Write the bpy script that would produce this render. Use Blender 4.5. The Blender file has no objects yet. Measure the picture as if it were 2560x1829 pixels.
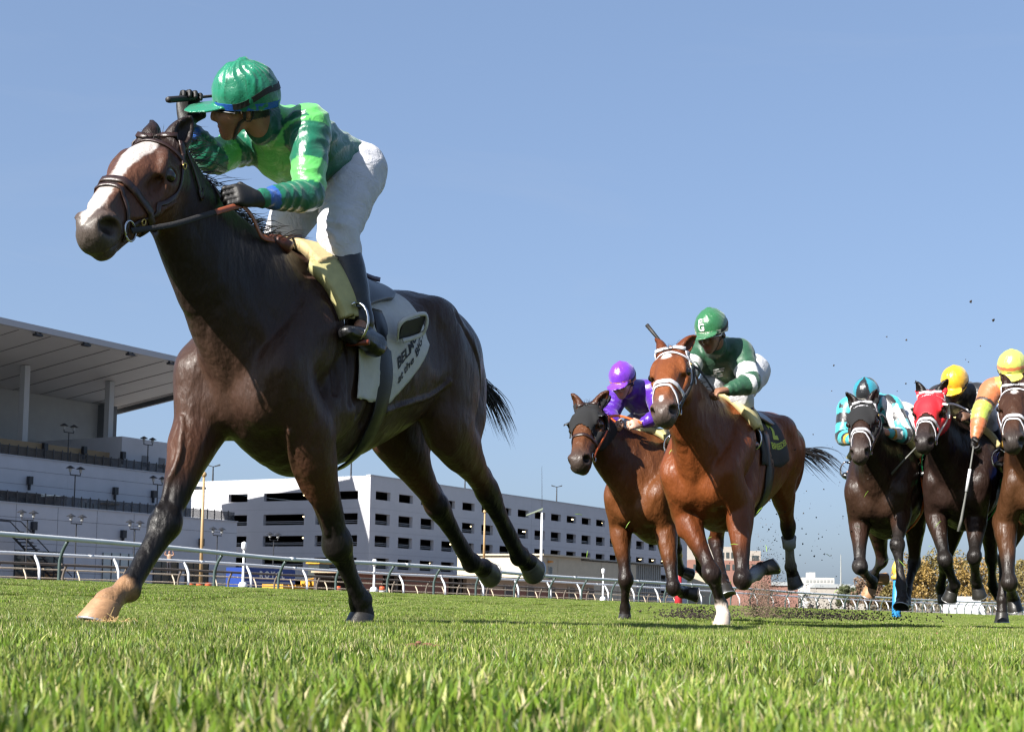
import bpy, math, random
import numpy as np
from mathutils import Vector, Matrix

random.seed(7)
np.random.seed(7)
scene = bpy.context.scene
C = scene.collection

# ------------------------------------------------------------------ camera
CAM_H = 0.13
PITCH, ROLL = math.radians(4.0), math.radians(1.0)
cam_data = bpy.data.cameras.new('camera')
cam_data.lens, cam_data.sensor_width = 50.0, 36.0
cam_data.shift_y = 337.0 / 2560.0
cam_data.clip_start, cam_data.clip_end = 0.05, 20000.0
cam_data.dof.use_dof = True
cam_data.dof.focus_distance = 5.3
cam_data.dof.aperture_fstop = 20.0
cam = bpy.data.objects.new('camera', cam_data)
C.objects.link(cam)
CAM_R = Matrix.Rotation(math.pi / 2 + PITCH, 3, 'X') @ Matrix.Rotation(ROLL, 3, 'Z')
cam.matrix_world = Matrix.Translation((0, 0, CAM_H)) @ CAM_R.to_4x4()
scene.camera = cam

# ------------------------------------------------------------------ sky and sun
SUN_TO = Vector((-0.70, -0.714, 0.0)).normalized()      # horizontal direction towards the sun
SUN_EL = math.radians(35.0)
world = bpy.data.worlds.new('World')
scene.world = world
world.use_nodes = True
wn, wl = world.node_tree.nodes, world.node_tree.links
wn.clear()
sky = wn.new('ShaderNodeTexSky')
sky.sky_type = 'NISHITA'
sky.sun_disc = False
sky.sun_elevation = SUN_EL
sky.sun_rotation = math.atan2(SUN_TO.x, SUN_TO.y)
sky.altitude = 0.0
sky.air_density = 1.0
sky.dust_density = 2.0
sky.ozone_density = 3.0
bg = wn.new('ShaderNodeBackground')
bg.inputs['Strength'].default_value = 0.081
wout = wn.new('ShaderNodeOutputWorld')
# thin, very faint cirrus over the clear sky, the same in every direction
tc = wn.new('ShaderNodeTexCoord')
mp = wn.new('ShaderNodeMapping')
mp.inputs['Scale'].default_value = (2.0, 2.0, 9.0)
mp.inputs['Rotation'].default_value = (0.35, 0.25, 0.0)
nz = wn.new('ShaderNodeTexNoise')
nz.inputs['Scale'].default_value = 1.6
nz.inputs['Detail'].default_value = 7.0
nz.inputs['Roughness'].default_value = 0.62
nz.inputs['Distortion'].default_value = 0.6
rp = wn.new('ShaderNodeMapRange')
rp.inputs['From Min'].default_value, rp.inputs['From Max'].default_value = 0.55, 0.85
rp.inputs['To Min'].default_value, rp.inputs['To Max'].default_value = 0.0, 0.16
mx = wn.new('ShaderNodeMix')
mx.data_type = 'RGBA'
mx.inputs['B'].default_value = (2.4, 2.7, 3.3, 1.0)
wl.new(tc.outputs['Generated'], mp.inputs['Vector'])
wl.new(mp.outputs['Vector'], nz.inputs['Vector'])
wl.new(nz.outputs['Fac'], rp.inputs['Value'])
wl.new(rp.outputs['Result'], mx.inputs['Factor'])
# soften the contrast between zenith and horizon, as hazy autumn air does
gm = wn.new('ShaderNodeGamma')
gm.inputs['Gamma'].default_value = 0.50
tn = wn.new('ShaderNodeVectorMath')
tn.operation = 'MULTIPLY'
tn.inputs[1].default_value = (1.09, 1.29, 1.64)
wl.new(sky.outputs['Color'], gm.inputs['Color'])
wl.new(gm.outputs['Color'], tn.inputs[0])
wl.new(tn.outputs['Vector'], mx.inputs['A'])
wl.new(mx.outputs['Result'], bg.inputs['Color'])
wl.new(bg.outputs['Background'], wout.inputs['Surface'])

sun_data = bpy.data.lights.new('sun', 'SUN')
sun_data.energy = 5.0
sun_data.angle = math.radians(0.53)
sun_data.color = (1.0, 0.955, 0.88)
sun = bpy.data.objects.new('sun', sun_data)
C.objects.link(sun)
to_sun = Vector((SUN_TO.x * math.cos(SUN_EL), SUN_TO.y * math.cos(SUN_EL), math.sin(SUN_EL)))
sun.rotation_euler = to_sun.to_track_quat('Z', 'Y').to_euler()
sun.location = to_sun * 60.0

scene.view_settings.view_transform = 'Standard'
scene.view_settings.look = 'None'
scene.view_settings.exposure = 1.42
scene.view_settings.gamma = 1.0
scene.view_settings.use_curve_mapping = False
scene.cycles.use_denoising = True
scene.cycles.max_bounces = 8
scene.cycles.transparent_max_bounces = 12
scene.cycles.filter_width = 1.3

# ------------------------------------------------------------------ helpers: photograph pixel -> ray in the world
FPX = 2560.0 * 50.0 / 36.0
PPX, PPY = 1280.0, 914.5 + 337.0
_R = np.array(CAM_R)
_O = np.array((0.0, 0.0, CAM_H))


def ray(px, py):
    d = _R @ np.array(((px - PPX) / FPX, -(py - PPY) / FPX, -1.0))
    return d


def at(px, py, Y):
    """the world point seen at a pixel, at depth Y"""
    d = ray(px, py)
    return _O + d * (Y / d[1])


# the rail line: P0 + t*D, N points to the side the camera is on (metres)
P0 = np.array((-12.2, 34.0))
D = np.array((0.503, 0.8643))
D /= np.linalg.norm(D)
N = np.array((D[1], -D[0]))


def st(x, y):
    return (x - P0[0]) * N[0] + (y - P0[1]) * N[1], (x - P0[0]) * D[0] + (y - P0[1]) * D[1]


def xy(s, t):
    p = P0 + N * s + D * t
    return p[0], p[1]


def on_s(px, py, s):
    """pixel -> (t, z) on the vertical plane at signed distance s from the rail"""
    d = ray(px, py)
    k = (s - (st(0, 0)[0])) / (d[0] * N[0] + d[1] * N[1])
    p = _O + d * k
    return st(p[0], p[1])[1], p[2]


def on_t(px, py, t):
    """pixel -> (s, z) on the vertical plane across the rail line at t"""
    d = ray(px, py)
    k = (t - (st(0, 0)[1])) / (d[0] * D[0] + d[1] * D[1])
    p = _O + d * k
    return st(p[0], p[1])[0], p[2]


def lerp(a, b, t):
    return np.asarray(a, float) * (1 - t) + np.asarray(b, float) * t


def sstep(a, b, x):
    t = np.clip((np.asarray(x, float) - a) / (b - a), 0, 1)
    return t * t * (3 - 2 * t)


def ground_z(x, y):
    s, t = st(np.asarray(x, float), np.asarray(y, float))
    z = -0.0078 * np.clip(t + 19.0, -30, 130)
    z = z + 0.53 * sstep(20.0, -0.2, s)
    z = z - 0.9 * sstep(-1.2, -7.0, s)
    z = z + 0.012 * np.sin(x * 1.7 + 0.4 * y) * np.sin(y * 1.1 + 0.7) * sstep(1.0, 4.0, y)
    return z


# ------------------------------------------------------------------ helpers: objects and materials
def tag(o, label=None, cat=None, group=None, kind=None):
    if label: o['label'] = label
    if cat: o['category'] = cat
    if group: o['group'] = group
    if kind: o['kind'] = kind
    return o


def empty(name, loc=(0, 0, 0), heading=None):
    o = bpy.data.objects.new(name, None)
    o.empty_display_size = 0.1
    C.objects.link(o)
    o.location = loc
    if heading is not None:
        o.rotation_euler = (0, 0, heading)
    return o


def link(name, me, mat=None, parent=None):
    o = bpy.data.objects.new(name, me)
    if mat is not None and not me.materials:
        me.materials.append(mat)
    C.objects.link(o)
    if parent is not None:
        o.parent = parent
    return o


def np_mesh(name, V, F, cols=None, smooth=True):
    """mesh from a vertex array and an (n,3|4) face array"""
    me = bpy.data.meshes.new(name)
    V = np.asarray(V, np.float32)
    F = np.asarray(F, np.int32)
    k = F.shape[1]
    me.vertices.add(len(V))
    me.vertices.foreach_set('co', V.ravel())
    me.loops.add(F.size)
    me.loops.foreach_set('vertex_index', F.ravel())
    me.polygons.add(len(F))
    me.polygons.foreach_set('loop_start', np.arange(0, F.size, k, dtype=np.int32))
    me.polygons.foreach_set('loop_total', np.full(len(F), k, np.int32))
    me.polygons.foreach_set('use_smooth', np.full(len(F), smooth, bool))
    me.update(calc_edges=True)
    if cols is not None:
        a = me.color_attributes.new('Col', 'FLOAT_COLOR', 'POINT')
        c4 = np.ones((len(V), 4), np.float32)
        c4[:, :3] = cols
        a.data.foreach_set('color', c4.ravel())
    return me


class MB:
    """collects simple shapes for ONE mesh object"""
    def __init__(self):
        self.v, self.f = [], []

    def poly(self, pts, faces):
        b = len(self.v)
        self.v += [tuple(float(c) for c in p) for p in pts]
        self.f += [tuple(b + i for i in f) for f in faces]
        return self

    def hexa(self, p):
        """8 points: bottom ring 0-3, top ring 4-7"""
        return self.poly(p, [(3, 2, 1, 0), (4, 5, 6, 7), (0, 1, 5, 4), (1, 2, 6, 5), (2, 3, 7, 6), (3, 0, 4, 7)])

    def box(self, a, b):
        x0, y0, z0 = a; x1, y1, z1 = b
        return self.hexa([(x0, y0, z0), (x1, y0, z0), (x1, y1, z0), (x0, y1, z0),
                          (x0, y0, z1), (x1, y0, z1), (x1, y1, z1), (x0, y1, z1)])

    def stbox(self, s0, s1, t0, t1, z0, z1):
        """a box along the rail frame (s across, t along)"""
        c = [xy(s0, t0), xy(s0, t1), xy(s1, t1), xy(s1, t0)]
        return self.hexa([(p[0], p[1], z0) for p in c] + [(p[0], p[1], z1) for p in c])

    def tube(self, pts, r, n=8, caps=True):
        """swept circle; r a number or a list"""
        P = [np.asarray(p, float) for p in pts]
        m = len(P)
        rr = [r] * m if np.isscalar(r) else list(r)
        b = len(self.v)
        prev = None
        for i in range(m):
            d = P[min(i + 1, m - 1)] - P[max(i - 1, 0)]
            d = d / (np.linalg.norm(d) + 1e-12)
            if prev is None:
                a = np.array((0, 0, 1.0)) if abs(d[2]) < 0.9 else np.array((1.0, 0, 0))
            else:
                a = prev
            u = a - d * np.dot(a, d)
            u /= np.linalg.norm(u) + 1e-12
            prev = u
            w = np.cross(d, u)
            for j in range(n):
                t = 2 * math.pi * j / n
                self.v.append(tuple(P[i] + rr[i] * (u * math.cos(t) + w * math.sin(t))))
        for i in range(m - 1):
            for j in range(n):
                k = (j + 1) % n
                self.f.append((b + i * n + j, b + i * n + k, b + (i + 1) * n + k, b + (i + 1) * n + j))
        if caps:
            self.f.append(tuple(b + j for j in reversed(range(n))))
            self.f.append(tuple(b + (m - 1) * n + j for j in range(n)))
        return self

    def lathe(self, c, prof, n=16):
        """profile (r,z) turned round a vertical axis at c"""
        return self.tube([(c[0], c[1], c[2] + z) for r, z in prof], [max(r, 1e-4) for r, z in prof], n)

    def ball(self, c, r, n=10):
        rx, ry, rz = (r, r, r) if np.isscalar(r) else r
        b = len(self.v)
        for i in range(n + 1):
            a = math.pi * i / n
            for j in range(2 * n):
                t = math.pi * j / n
                self.v.append((c[0] + rx * math.sin(a) * math.cos(t), c[1] + ry * math.sin(a) * math.sin(t), c[2] + rz * math.cos(a)))
        for i in range(n):
            for j in range(2 * n):
                k = (j + 1) % (2 * n)
                self.f.append((b + i * 2 * n + j, b + (i + 1) * 2 * n + j, b + (i + 1) * 2 * n + k, b + i * 2 * n + k))
        return self

    def mesh(self, name, smooth=False):
        me = bpy.data.meshes.new(name)
        me.from_pydata(self.v, [], self.f)
        if smooth:
            me.polygons.foreach_set('use_smooth', [True] * len(me.polygons))
        me.update()
        return me

    def build(self, name, mat, parent=None, smooth=False):
        return link(name, self.mesh(name, smooth), mat, parent)


_mats = {}
ALBEDO = 0.80       # all paint and coat colours below are scaled by this for the exposure above


def mat(name, col=(0.5, 0.5, 0.5), rough=0.6, metal=0.0, spec=0.5, attr=None, noise=0.0, nscale=20.0, bump=0.0, bscale=60.0,
        coat=0.0, sheen=0.0, emit=None, stretch=None, sss=0.0, coords='Object', crough=0.2, bdist=0.0, bump2=0.0, bscale2=12.0):
    """procedural principled material: colour (or colour attribute) with noise variation and bump"""
    if name in _mats:
        return _mats[name]
    if not emit:
        col = tuple(x * ALBEDO for x in col)
    m = bpy.data.materials.new(name)
    m.use_nodes = True
    n, l = m.node_tree.nodes, m.node_tree.links
    p = n['Principled BSDF']
    p.inputs['Roughness'].default_value = rough
    p.inputs['Metallic'].default_value = metal
    p.inputs['Specular IOR Level'].default_value = spec
    p.inputs['Coat Weight'].default_value = coat
    p.inputs['Coat Roughness'].default_value = crough
    p.inputs['Sheen Weight'].default_value = sheen
    if sss:
        p.inputs['Subsurface Weight'].default_value = sss
        p.inputs['Subsurface Radius'].default_value = (0.012, 0.005, 0.003)
        p.inputs['Subsurface Scale'].default_value = 1.0
    if emit:
        p.inputs['Emission Color'].default_value = (*emit[0], 1)
        p.inputs['Emission Strength'].default_value = emit[1]
    tcn = n.new('ShaderNodeTexCoord')
    vec = tcn.outputs[coords]
    if stretch:
        mpn = n.new('ShaderNodeMapping')
        mpn.inputs['Scale'].default_value = stretch
        l.new(vec, mpn.inputs['Vector'])
        vec = mpn.outputs['Vector']
    src = None
    if attr:
        an = n.new('ShaderNodeAttribute')
        an.attribute_name = attr
        src = an.outputs['Color']
    else:
        p.inputs['Base Color'].default_value = (*col, 1)
    if noise > 0:
        t = n.new('ShaderNodeTexNoise')
        t.inputs['Scale'].default_value = nscale
        t.inputs['Detail'].default_value = 6
        t.inputs['Roughness'].default_value = 0.65
        l.new(vec, t.inputs['Vector'])
        r = n.new('ShaderNodeMapRange')
        r.inputs['From Min'].default_value, r.inputs['From Max'].default_value = 0.25, 0.75
        r.inputs['To Min'].default_value, r.inputs['To Max'].default_value = (1 - noise) * (ALBEDO if attr else 1), (1 + noise) * (ALBEDO if attr else 1)
        l.new(t.outputs['Fac'], r.inputs['Value'])
        mxn = n.new('ShaderNodeVectorMath')
        mxn.operation = 'SCALE'
        if src is not None:
            l.new(src, mxn.inputs[0])
        else:
            mxn.inputs[0].default_value = col
        l.new(r.outputs['Result'], mxn.inputs['Scale'])
        src = mxn.outputs['Vector']
    if src is not None:
        l.new(src, p.inputs['Base Color'])
    if bump > 0:
        t2 = n.new('ShaderNodeTexNoise')
        t2.inputs['Scale'].default_value = bscale
        t2.inputs['Detail'].default_value = 5
        t2.inputs['Roughness'].default_value = 0.6
        t2.inputs['Distortion'].default_value = bdist
        l.new(vec, t2.inputs['Vector'])
        b = n.new('ShaderNodeBump')
        b.inputs['Strength'].default_value = 1.0
        b.inputs['Distance'].default_value = bump
        l.new(t2.outputs['Fac'], b.inputs['Height'])
        if bump2 > 0:
            t3 = n.new('ShaderNodeTexNoise')
            t3.inputs['Scale'].default_value = bscale2
            t3.inputs['Detail'].default_value = 3
            mp3 = n.new('ShaderNodeMapping')
            mp3.inputs['Scale'].default_value = (1.0, 1.0, 0.4)
            l.new(tcn.outputs[coords], mp3.inputs['Vector'])
            l.new(mp3.outputs['Vector'], t3.inputs['Vector'])
            b3 = n.new('ShaderNodeBump')
            b3.inputs['Distance'].default_value = bump2
            l.new(t3.outputs['Fac'], b3.inputs['Height'])
            l.new(b3.outputs['Normal'], b.inputs['Normal'])
        l.new(b.outputs['Normal'], p.inputs['Normal'])
    _mats[name] = m
    return m

# ------------------------------------------------------------------ sculpting: a signed-distance grid and its surface
def unit(v):
    v = np.asarray(v, float)
    return v / (np.linalg.norm(v) + 1e-12)


class Field:
    def __init__(self, lo, hi, h):
        self.lo, self.h = np.array(lo, float), h
        self.n = np.ceil((np.array(hi, float) - self.lo) / h).astype(int) + 1
        self.V = np.full(self.n, 0.6, np.float32)
        self.tags = []

    def _sub(self, lo, hi):
        a = np.clip(np.floor((lo - self.lo) / self.h).astype(int), 0, self.n)
        b = np.clip(np.ceil((hi - self.lo) / self.h).astype(int) + 1, 0, self.n)
        if (b <= a).any():
            return None
        sl = tuple(slice(i, j) for i, j in zip(a, b))
        g = [((np.arange(i, j) * self.h) + o).astype(np.float32) for i, j, o in zip(a, b, self.lo)]
        return sl, g[0][:, None, None], g[1][None, :, None], g[2][None, None, :]

    def _mix(self, sl, d, k, op):
        v = self.V[sl]
        if op == '-':
            d = -d
            hh = np.maximum(k - np.abs(v - d), 0) / k
            self.V[sl] = np.maximum(v, d) + hh * hh * k * 0.25
        else:
            hh = np.maximum(k - np.abs(v - d), 0) / k
            self.V[sl] = np.minimum(v, d) - hh * hh * k * 0.25

    def seg(self, a, b, ra, rb, up=(0, 0, 1), k=0.03, op='+', cap=1.0):
        """tapered elliptical capsule; ra, rb = (half height along up, half width)"""
        a, b = np.asarray(a, float), np.asarray(b, float)
        L = np.linalg.norm(b - a) + 1e-9
        w = (b - a) / L
        side = np.cross(up, w)
        if np.linalg.norm(side) < 1e-4:
            side = np.cross((1, 0.2, 0), w)
        side = unit(side)
        u = np.cross(w, side)
        m = max(*ra, *rb) + k + 2 * self.h
        r = self._sub(np.minimum(a, b) - m, np.maximum(a, b) + m)
        if r is None:
            return
        sl, X, Y, Z = r
        X, Y, Z = X - np.float32(a[0]), Y - np.float32(a[1]), Z - np.float32(a[2])
        f = np.float32
        ax = X * f(w[0]) + Y * f(w[1]) + Z * f(w[2])
        t = np.clip(ax / f(L), 0, 1)
        pw = ax - t * f(L)
        pu = X * f(u[0]) + Y * f(u[1]) + Z * f(u[2])
        pv = X * f(side[0]) + Y * f(side[1]) + Z * f(side[2])
        ru = f(ra[0]) + t * f(rb[0] - ra[0])
        rv = f(ra[1]) + t * f(rb[1] - ra[1])
        rw = np.minimum(ru, rv) * f(cap)
        qu, qv, qw = pu / ru, pv / rv, pw / rw
        k0 = np.sqrt(qu * qu + qv * qv + qw * qw) + f(1e-6)
        qu /= ru; qv /= rv; qw /= rw
        k1 = np.sqrt(qu * qu + qv * qv + qw * qw) + f(1e-6)
        d = k0 * (k0 - 1) / k1
        self._mix(sl, d, k, op)

    def ell(self, c, r, ax=None, k=0.03, op='+'):
        """ellipsoid; ax = 3 row axes"""
        c = np.asarray(c, float)
        r = np.asarray((r, r, r) if np.isscalar(r) else r, float)
        A = np.eye(3) if ax is None else np.array([unit(v) for v in ax])
        m = r.max() + k + 2 * self.h
        s = self._sub(c - m, c + m)
        if s is None:
            return
        sl, X, Y, Z = s
        X, Y, Z = X - np.float32(c[0]), Y - np.float32(c[1]), Z - np.float32(c[2])
        f = np.float32
        k0 = k1 = 0
        for i in range(3):
            q = (X * f(A[i][0]) + Y * f(A[i][1]) + Z * f(A[i][2])) / f(r[i])
            k0 = k0 + q * q
            q = q / f(r[i])
            k1 = k1 + q * q
        k0 = np.sqrt(k0) + f(1e-6)
        k1 = np.sqrt(k1) + f(1e-6)
        self._mix(sl, k0 * (k0 - 1) / k1, k, op)

    def loft(self, stations, up=(0, 0, 1), k=0.03, op='+', sub=4, kin=0.012, cap=1.0, col=None):
        """smooth chain through (pos, half height, half width); returns the fine stations"""
        P = np.array([s[0] for s in stations], float)
        Rr = np.array([(s[1], s[2]) for s in stations], float)
        n = len(P)
        pts, rad = [], []
        sub0 = sub
        for i in range(n - 1):
            sub = max(sub0, min(14, int(np.linalg.norm(P[i + 1] - P[i]) / (0.22 * min(Rr[i].min(), Rr[i + 1].min()) + 0.004))))
            p0, p1, p2, p3 = P[max(i - 1, 0)], P[i], P[i + 1], P[min(i + 2, n - 1)]
            q0, q1, q2, q3 = Rr[max(i - 1, 0)], Rr[i], Rr[i + 1], Rr[min(i + 2, n - 1)]
            for j in range(sub):
                t = j / sub
                cr = lambda a, b, c, d: 0.5 * ((2 * b) + (c - a) * t + (2 * a - 5 * b + 4 * c - d) * t * t + (3 * b - a - 3 * c + d) * t ** 3)
                pts.append(cr(p0, p1, p2, p3))
                rad.append(np.maximum(cr(q0, q1, q2, q3), 0.002))
        pts.append(P[-1]); rad.append(Rr[-1])
        for i in range(len(pts) - 1):
            self.seg(pts[i], pts[i + 1], rad[i], rad[i + 1], up, k if i == 0 else max(kin, min(k, 0.35 * min(rad[i]))), op, cap)
        if col is not None:
            for i, (p, r) in enumerate(zip(pts, rad)):
                f = i / (len(pts) - 1) * (len(col) - 1)
                j = min(int(f), len(col) - 2) if len(col) > 1 else 0
                c = np.array(col[j]) if len(col) == 1 else np.array(col[j]) * (1 - (f - j)) + np.array(col[j + 1]) * (f - j)
                self.tags.append((p, float(np.mean(r)), c))
        return pts, rad

    def cut(self, p, n, k=0.004):
        """remove everything on the +n side of a plane"""
        n = unit(n)
        X, Y, Z = [((np.arange(m) * self.h) + o).astype(np.float32) for m, o in zip(self.n, self.lo)]
        f = np.float32
        d = (X - f(p[0]))[:, None, None] * f(n[0]) + (Y - f(p[1]))[None, :, None] * f(n[1]) + (Z - f(p[2]))[None, None, :] * f(n[2])
        self.V = np.maximum(self.V, d)

    def ripple(self, fn, band=0.05):
        """add fn(x,y,z) to the distance near the surface"""
        m = np.abs(self.V) < band
        idx = np.argwhere(m)
        p = idx * self.h + self.lo
        self.V[m] += fn(p[:, 0], p[:, 1], p[:, 2]).astype(np.float32)

    def sample(self, P):
        q = (np.asarray(P, float) - self.lo) / self.h
        q = np.clip(q, 0, self.n - 1.001)
        i = np.floor(q).astype(int)
        f = q - i
        v = 0
        for a in (0, 1):
            for b in (0, 1):
                for c in (0, 1):
                    w = np.where(a, f[:, 0], 1 - f[:, 0]) * np.where(b, f[:, 1], 1 - f[:, 1]) * np.where(c, f[:, 2], 1 - f[:, 2])
                    v = v + w * self.V[i[:, 0] + a, i[:, 1] + b, i[:, 2] + c]
        return v

    def grad(self, P, e=None):
        e = e or self.h * 1.2
        P = np.asarray(P, float)
        g = np.stack([self.sample(P + np.eye(3)[i] * e) - self.sample(P - np.eye(3)[i] * e) for i in range(3)], 1)
        return g / (np.linalg.norm(g, axis=1, keepdims=True) + 1e-9)

    def snap(self, P, off=0.0, it=14):
        """move points onto the surface (plus an offset)"""
        P = np.array(P, float)
        for _ in range(it):
            d = self.sample(P) - off
            P = P - self.grad(P) * np.clip(d, -0.05, 0.05)[:, None] * 0.8
        return P

    def surface(self, smooth=3):
        V, h = self.V, self.h
        V = np.pad(V, 1, constant_values=0.5)
        lo = self.lo - h
        S = V < 0
        n = np.array(V.shape) - 1
        cnt = np.zeros(n, np.uint8)
        for a in (0, 1):
            for b in (0, 1):
                for c in (0, 1):
                    cnt += S[a:a + n[0], b:b + n[1], c:c + n[2]]
        act = (cnt > 0) & (cnt < 8)
        I = np.argwhere(act)
        idx = np.full(n, -1, np.int32)
        idx[act] = np.arange(len(I), dtype=np.int32)
        pos = np.zeros((len(I), 3), np.float64)
        num = np.zeros(len(I))
        cor = [(a, b, c) for a in (0, 1) for b in (0, 1) for c in (0, 1)]
        val = {c: V[I[:, 0] + c[0], I[:, 1] + c[1], I[:, 2] + c[2]].astype(np.float64) for c in cor}
        for c in cor:
            for ax in range(3):
                if c[ax] == 0:
                    e = list(c); e[ax] = 1; e = tuple(e)
                    va, vb = val[c], val[e]
                    m = (va < 0) != (vb < 0)
                    t = np.where(m, va / np.where(m, va - vb, 1), 0)
                    p = np.tile(np.array(c, float), (len(I), 1))
                    p[:, ax] += t
                    pos += p * m[:, None]
                    num += m
        P = (I + pos / num[:, None]) * h + lo
        F = []
        for ax in range(3):
            b, c = (ax + 1) % 3, (ax + 2) % 3
            s0 = [slice(1, -1)] * 3; s1 = [slice(1, -1)] * 3
            s0[ax] = slice(0, -1); s1[ax] = slice(1, None)
            A, B = S[tuple(s0)], S[tuple(s1)]
            E = np.argwhere(A != B)
            sg = A[tuple(E.T)]
            E = E.copy()
            E[:, b] += 1; E[:, c] += 1
            def cell(db, dc):
                q = E.copy(); q[:, b] += db; q[:, c] += dc
                return idx[q[:, 0], q[:, 1], q[:, 2]]
            q = np.stack([cell(-1, -1), cell(0, -1), cell(0, 0), cell(-1, 0)], 1)
            q[~sg] = q[~sg][:, ::-1]
            F.append(q)
        F = np.concatenate(F)
        F = F[(F >= 0).all(1)]
        if smooth:
            e = np.concatenate([F[:, [0, 1]], F[:, [1, 2]], F[:, [2, 3]], F[:, [3, 0]]])
            i, j = e[:, 0], e[:, 1]
            deg = np.bincount(i, minlength=len(P)) + np.bincount(j, minlength=len(P))
            for s in range(smooth):
                for lam in (0.5, -0.48):
                    Q = np.stack([np.bincount(i, P[j, d], len(P)) + np.bincount(j, P[i, d], len(P)) for d in range(3)], 1) / np.maximum(deg, 1)[:, None]
                    P = P + lam * (Q - P)
        return P, F

    def colors(self, P):
        """blend the colours of the nearest stations"""
        f = np.float32
        T = np.array([t[0] for t in self.tags], f); R2 = np.array([t[1] for t in self.tags], f) ** 2; K = np.array([t[2] for t in self.tags], f)
        out = np.zeros((len(P), 3))
        tt = (T * T).sum(1)
        for s in range(0, len(P), 20000):
            q = P[s:s + 20000].astype(f)
            d = np.maximum((q * q).sum(1)[:, None] + tt[None] - 2 * (q @ T.T), 0) / R2[None] + f(0.01)
            d = d * d * d
            np.reciprocal(d, out=d)
            out[s:s + 20000] = (d @ K) / d.sum(1)[:, None]
        return out


def vnoise(x, y, z, s=1.0, seed=0):
    """cheap smooth noise in -1..1 from warped sines"""
    a = seed * 1.7
    x, y, z = x * s, y * s, z * s
    return (np.sin(x * 1.3 + 1.7 * np.sin(y * 0.9 + a) + a) + np.sin(y * 1.7 + 1.3 * np.sin(z * 1.1 + 2 * a)) + np.sin(z * 1.5 + 1.9 * np.sin(x * 0.8 - a))) / 3.0

# ------------------------------------------------------------------ ground: one sheet to the horizon
def ground_material():
    m = bpy.data.materials.new('turf_soil')
    m.use_nodes = True
    n, l = m.node_tree.nodes, m.node_tree.links
    p = n['Principled BSDF']
    p.inputs['Roughness'].default_value = 0.9
    at_ = n.new('ShaderNodeAttribute'); at_.attribute_name = 'Col'
    t = n.new('ShaderNodeTexNoise'); t.inputs['Scale'].default_value = 9.0; t.inputs['Detail'].default_value = 8
    tcn = n.new('ShaderNodeTexCoord')
    l.new(tcn.outputs['Object'], t.inputs['Vector'])
    r = n.new('ShaderNodeMapRange')
    r.inputs['From Min'].default_value, r.inputs['From Max'].default_value = .3, .7
    r.inputs['To Min'].default_value, r.inputs['To Max'].default_value = .65, 1.3
    l.new(t.outputs['Fac'], r.inputs['Value'])
    v = n.new('ShaderNodeVectorMath'); v.operation = 'SCALE'
    l.new(at_.outputs['Color'], v.inputs[0]); l.new(r.outputs['Result'], v.inputs['Scale'])
    l.new(v.outputs['Vector'], p.inputs['Base Color'])
    b = n.new('ShaderNodeBump'); b.inputs['Distance'].default_value = .03
    l.new(t.outputs['Fac'], b.inputs['Height']); l.new(b.outputs['Normal'], p.inputs['Normal'])
    return m


gy = np.concatenate([np.arange(-12, 20, 0.5), np.arange(20, 90, 1.0), np.arange(90, 320, 6.0), np.geomspace(320, 9000, 24)])
gu = np.linspace(-1, 1, 141)
GV, GC = [], []
for y in gy:
    half = max(14.0, 0.62 * max(y, 0) + 14) if y < 320 else 0.62 * y + 14
    for u_ in gu:
        x = u_ * half
        GV.append((x, y, float(ground_z(x, y))))
        s_, t_ = st(x, y)
        g = float(sstep(-2.0, -0.4, s_))
        GC.append(lerp((0.145, 0.125, 0.105), (0.060, 0.072, 0.022), g))
nu = len(gu)
GF = [(i * nu + j, i * nu + j + 1, (i + 1) * nu + j + 1, (i + 1) * nu + j) for i in range(len(gy) - 1) for j in range(nu - 1)]
ground = link('ground', np_mesh('ground', GV, GF, np.array(GC)), ground_material())
tag(ground, 'turf course with the dirt track beyond its rails', kind='structure')


# ------------------------------------------------------------------ grass: blades in small patches, set out by geometry nodes
def grass_material():
    m = bpy.data.materials.new('grass_blade')
    m.use_nodes = True
    n, l = m.node_tree.nodes, m.node_tree.links
    n.clear()
    out = n.new('ShaderNodeOutputMaterial')
    at_ = n.new('ShaderNodeAttribute'); at_.attribute_name = 'Col'
    ge = n.new('ShaderNodeNewGeometry')
    tx = n.new('ShaderNodeTexNoise'); tx.inputs['Scale'].default_value = 1.1; tx.inputs['Detail'].default_value = 4
    l.new(ge.outputs['Position'], tx.inputs['Vector'])
    r = n.new('ShaderNodeMapRange')
    r.inputs['From Min'].default_value, r.inputs['From Max'].default_value = .3, .7
    r.inputs['To Min'].default_value, r.inputs['To Max'].default_value = .50, .90
    l.new(tx.outputs['Fac'], r.inputs['Value'])
    v = n.new('ShaderNodeVectorMath'); v.operation = 'SCALE'
    l.new(at_.outputs['Color'], v.inputs[0]); l.new(r.outputs['Result'], v.inputs['Scale'])
    p = n.new('ShaderNodeBsdfPrincipled')
    p.inputs['Roughness'].default_value = .45
    p.inputs['Specular IOR Level'].default_value = .35
    tr = n.new('ShaderNodeBsdfTranslucent')
    mxs = n.new('ShaderNodeMixShader'); mxs.inputs[0].default_value = .32
    l.new(v.outputs['Vector'], p.inputs['Base Color']); l.new(v.outputs['Vector'], tr.inputs['Color'])
    l.new(p.outputs[0], mxs.inputs[1]); l.new(tr.outputs[0], mxs.inputs[2]); l.new(mxs.outputs[0], out.inputs['Surface'])
    return m


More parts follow.
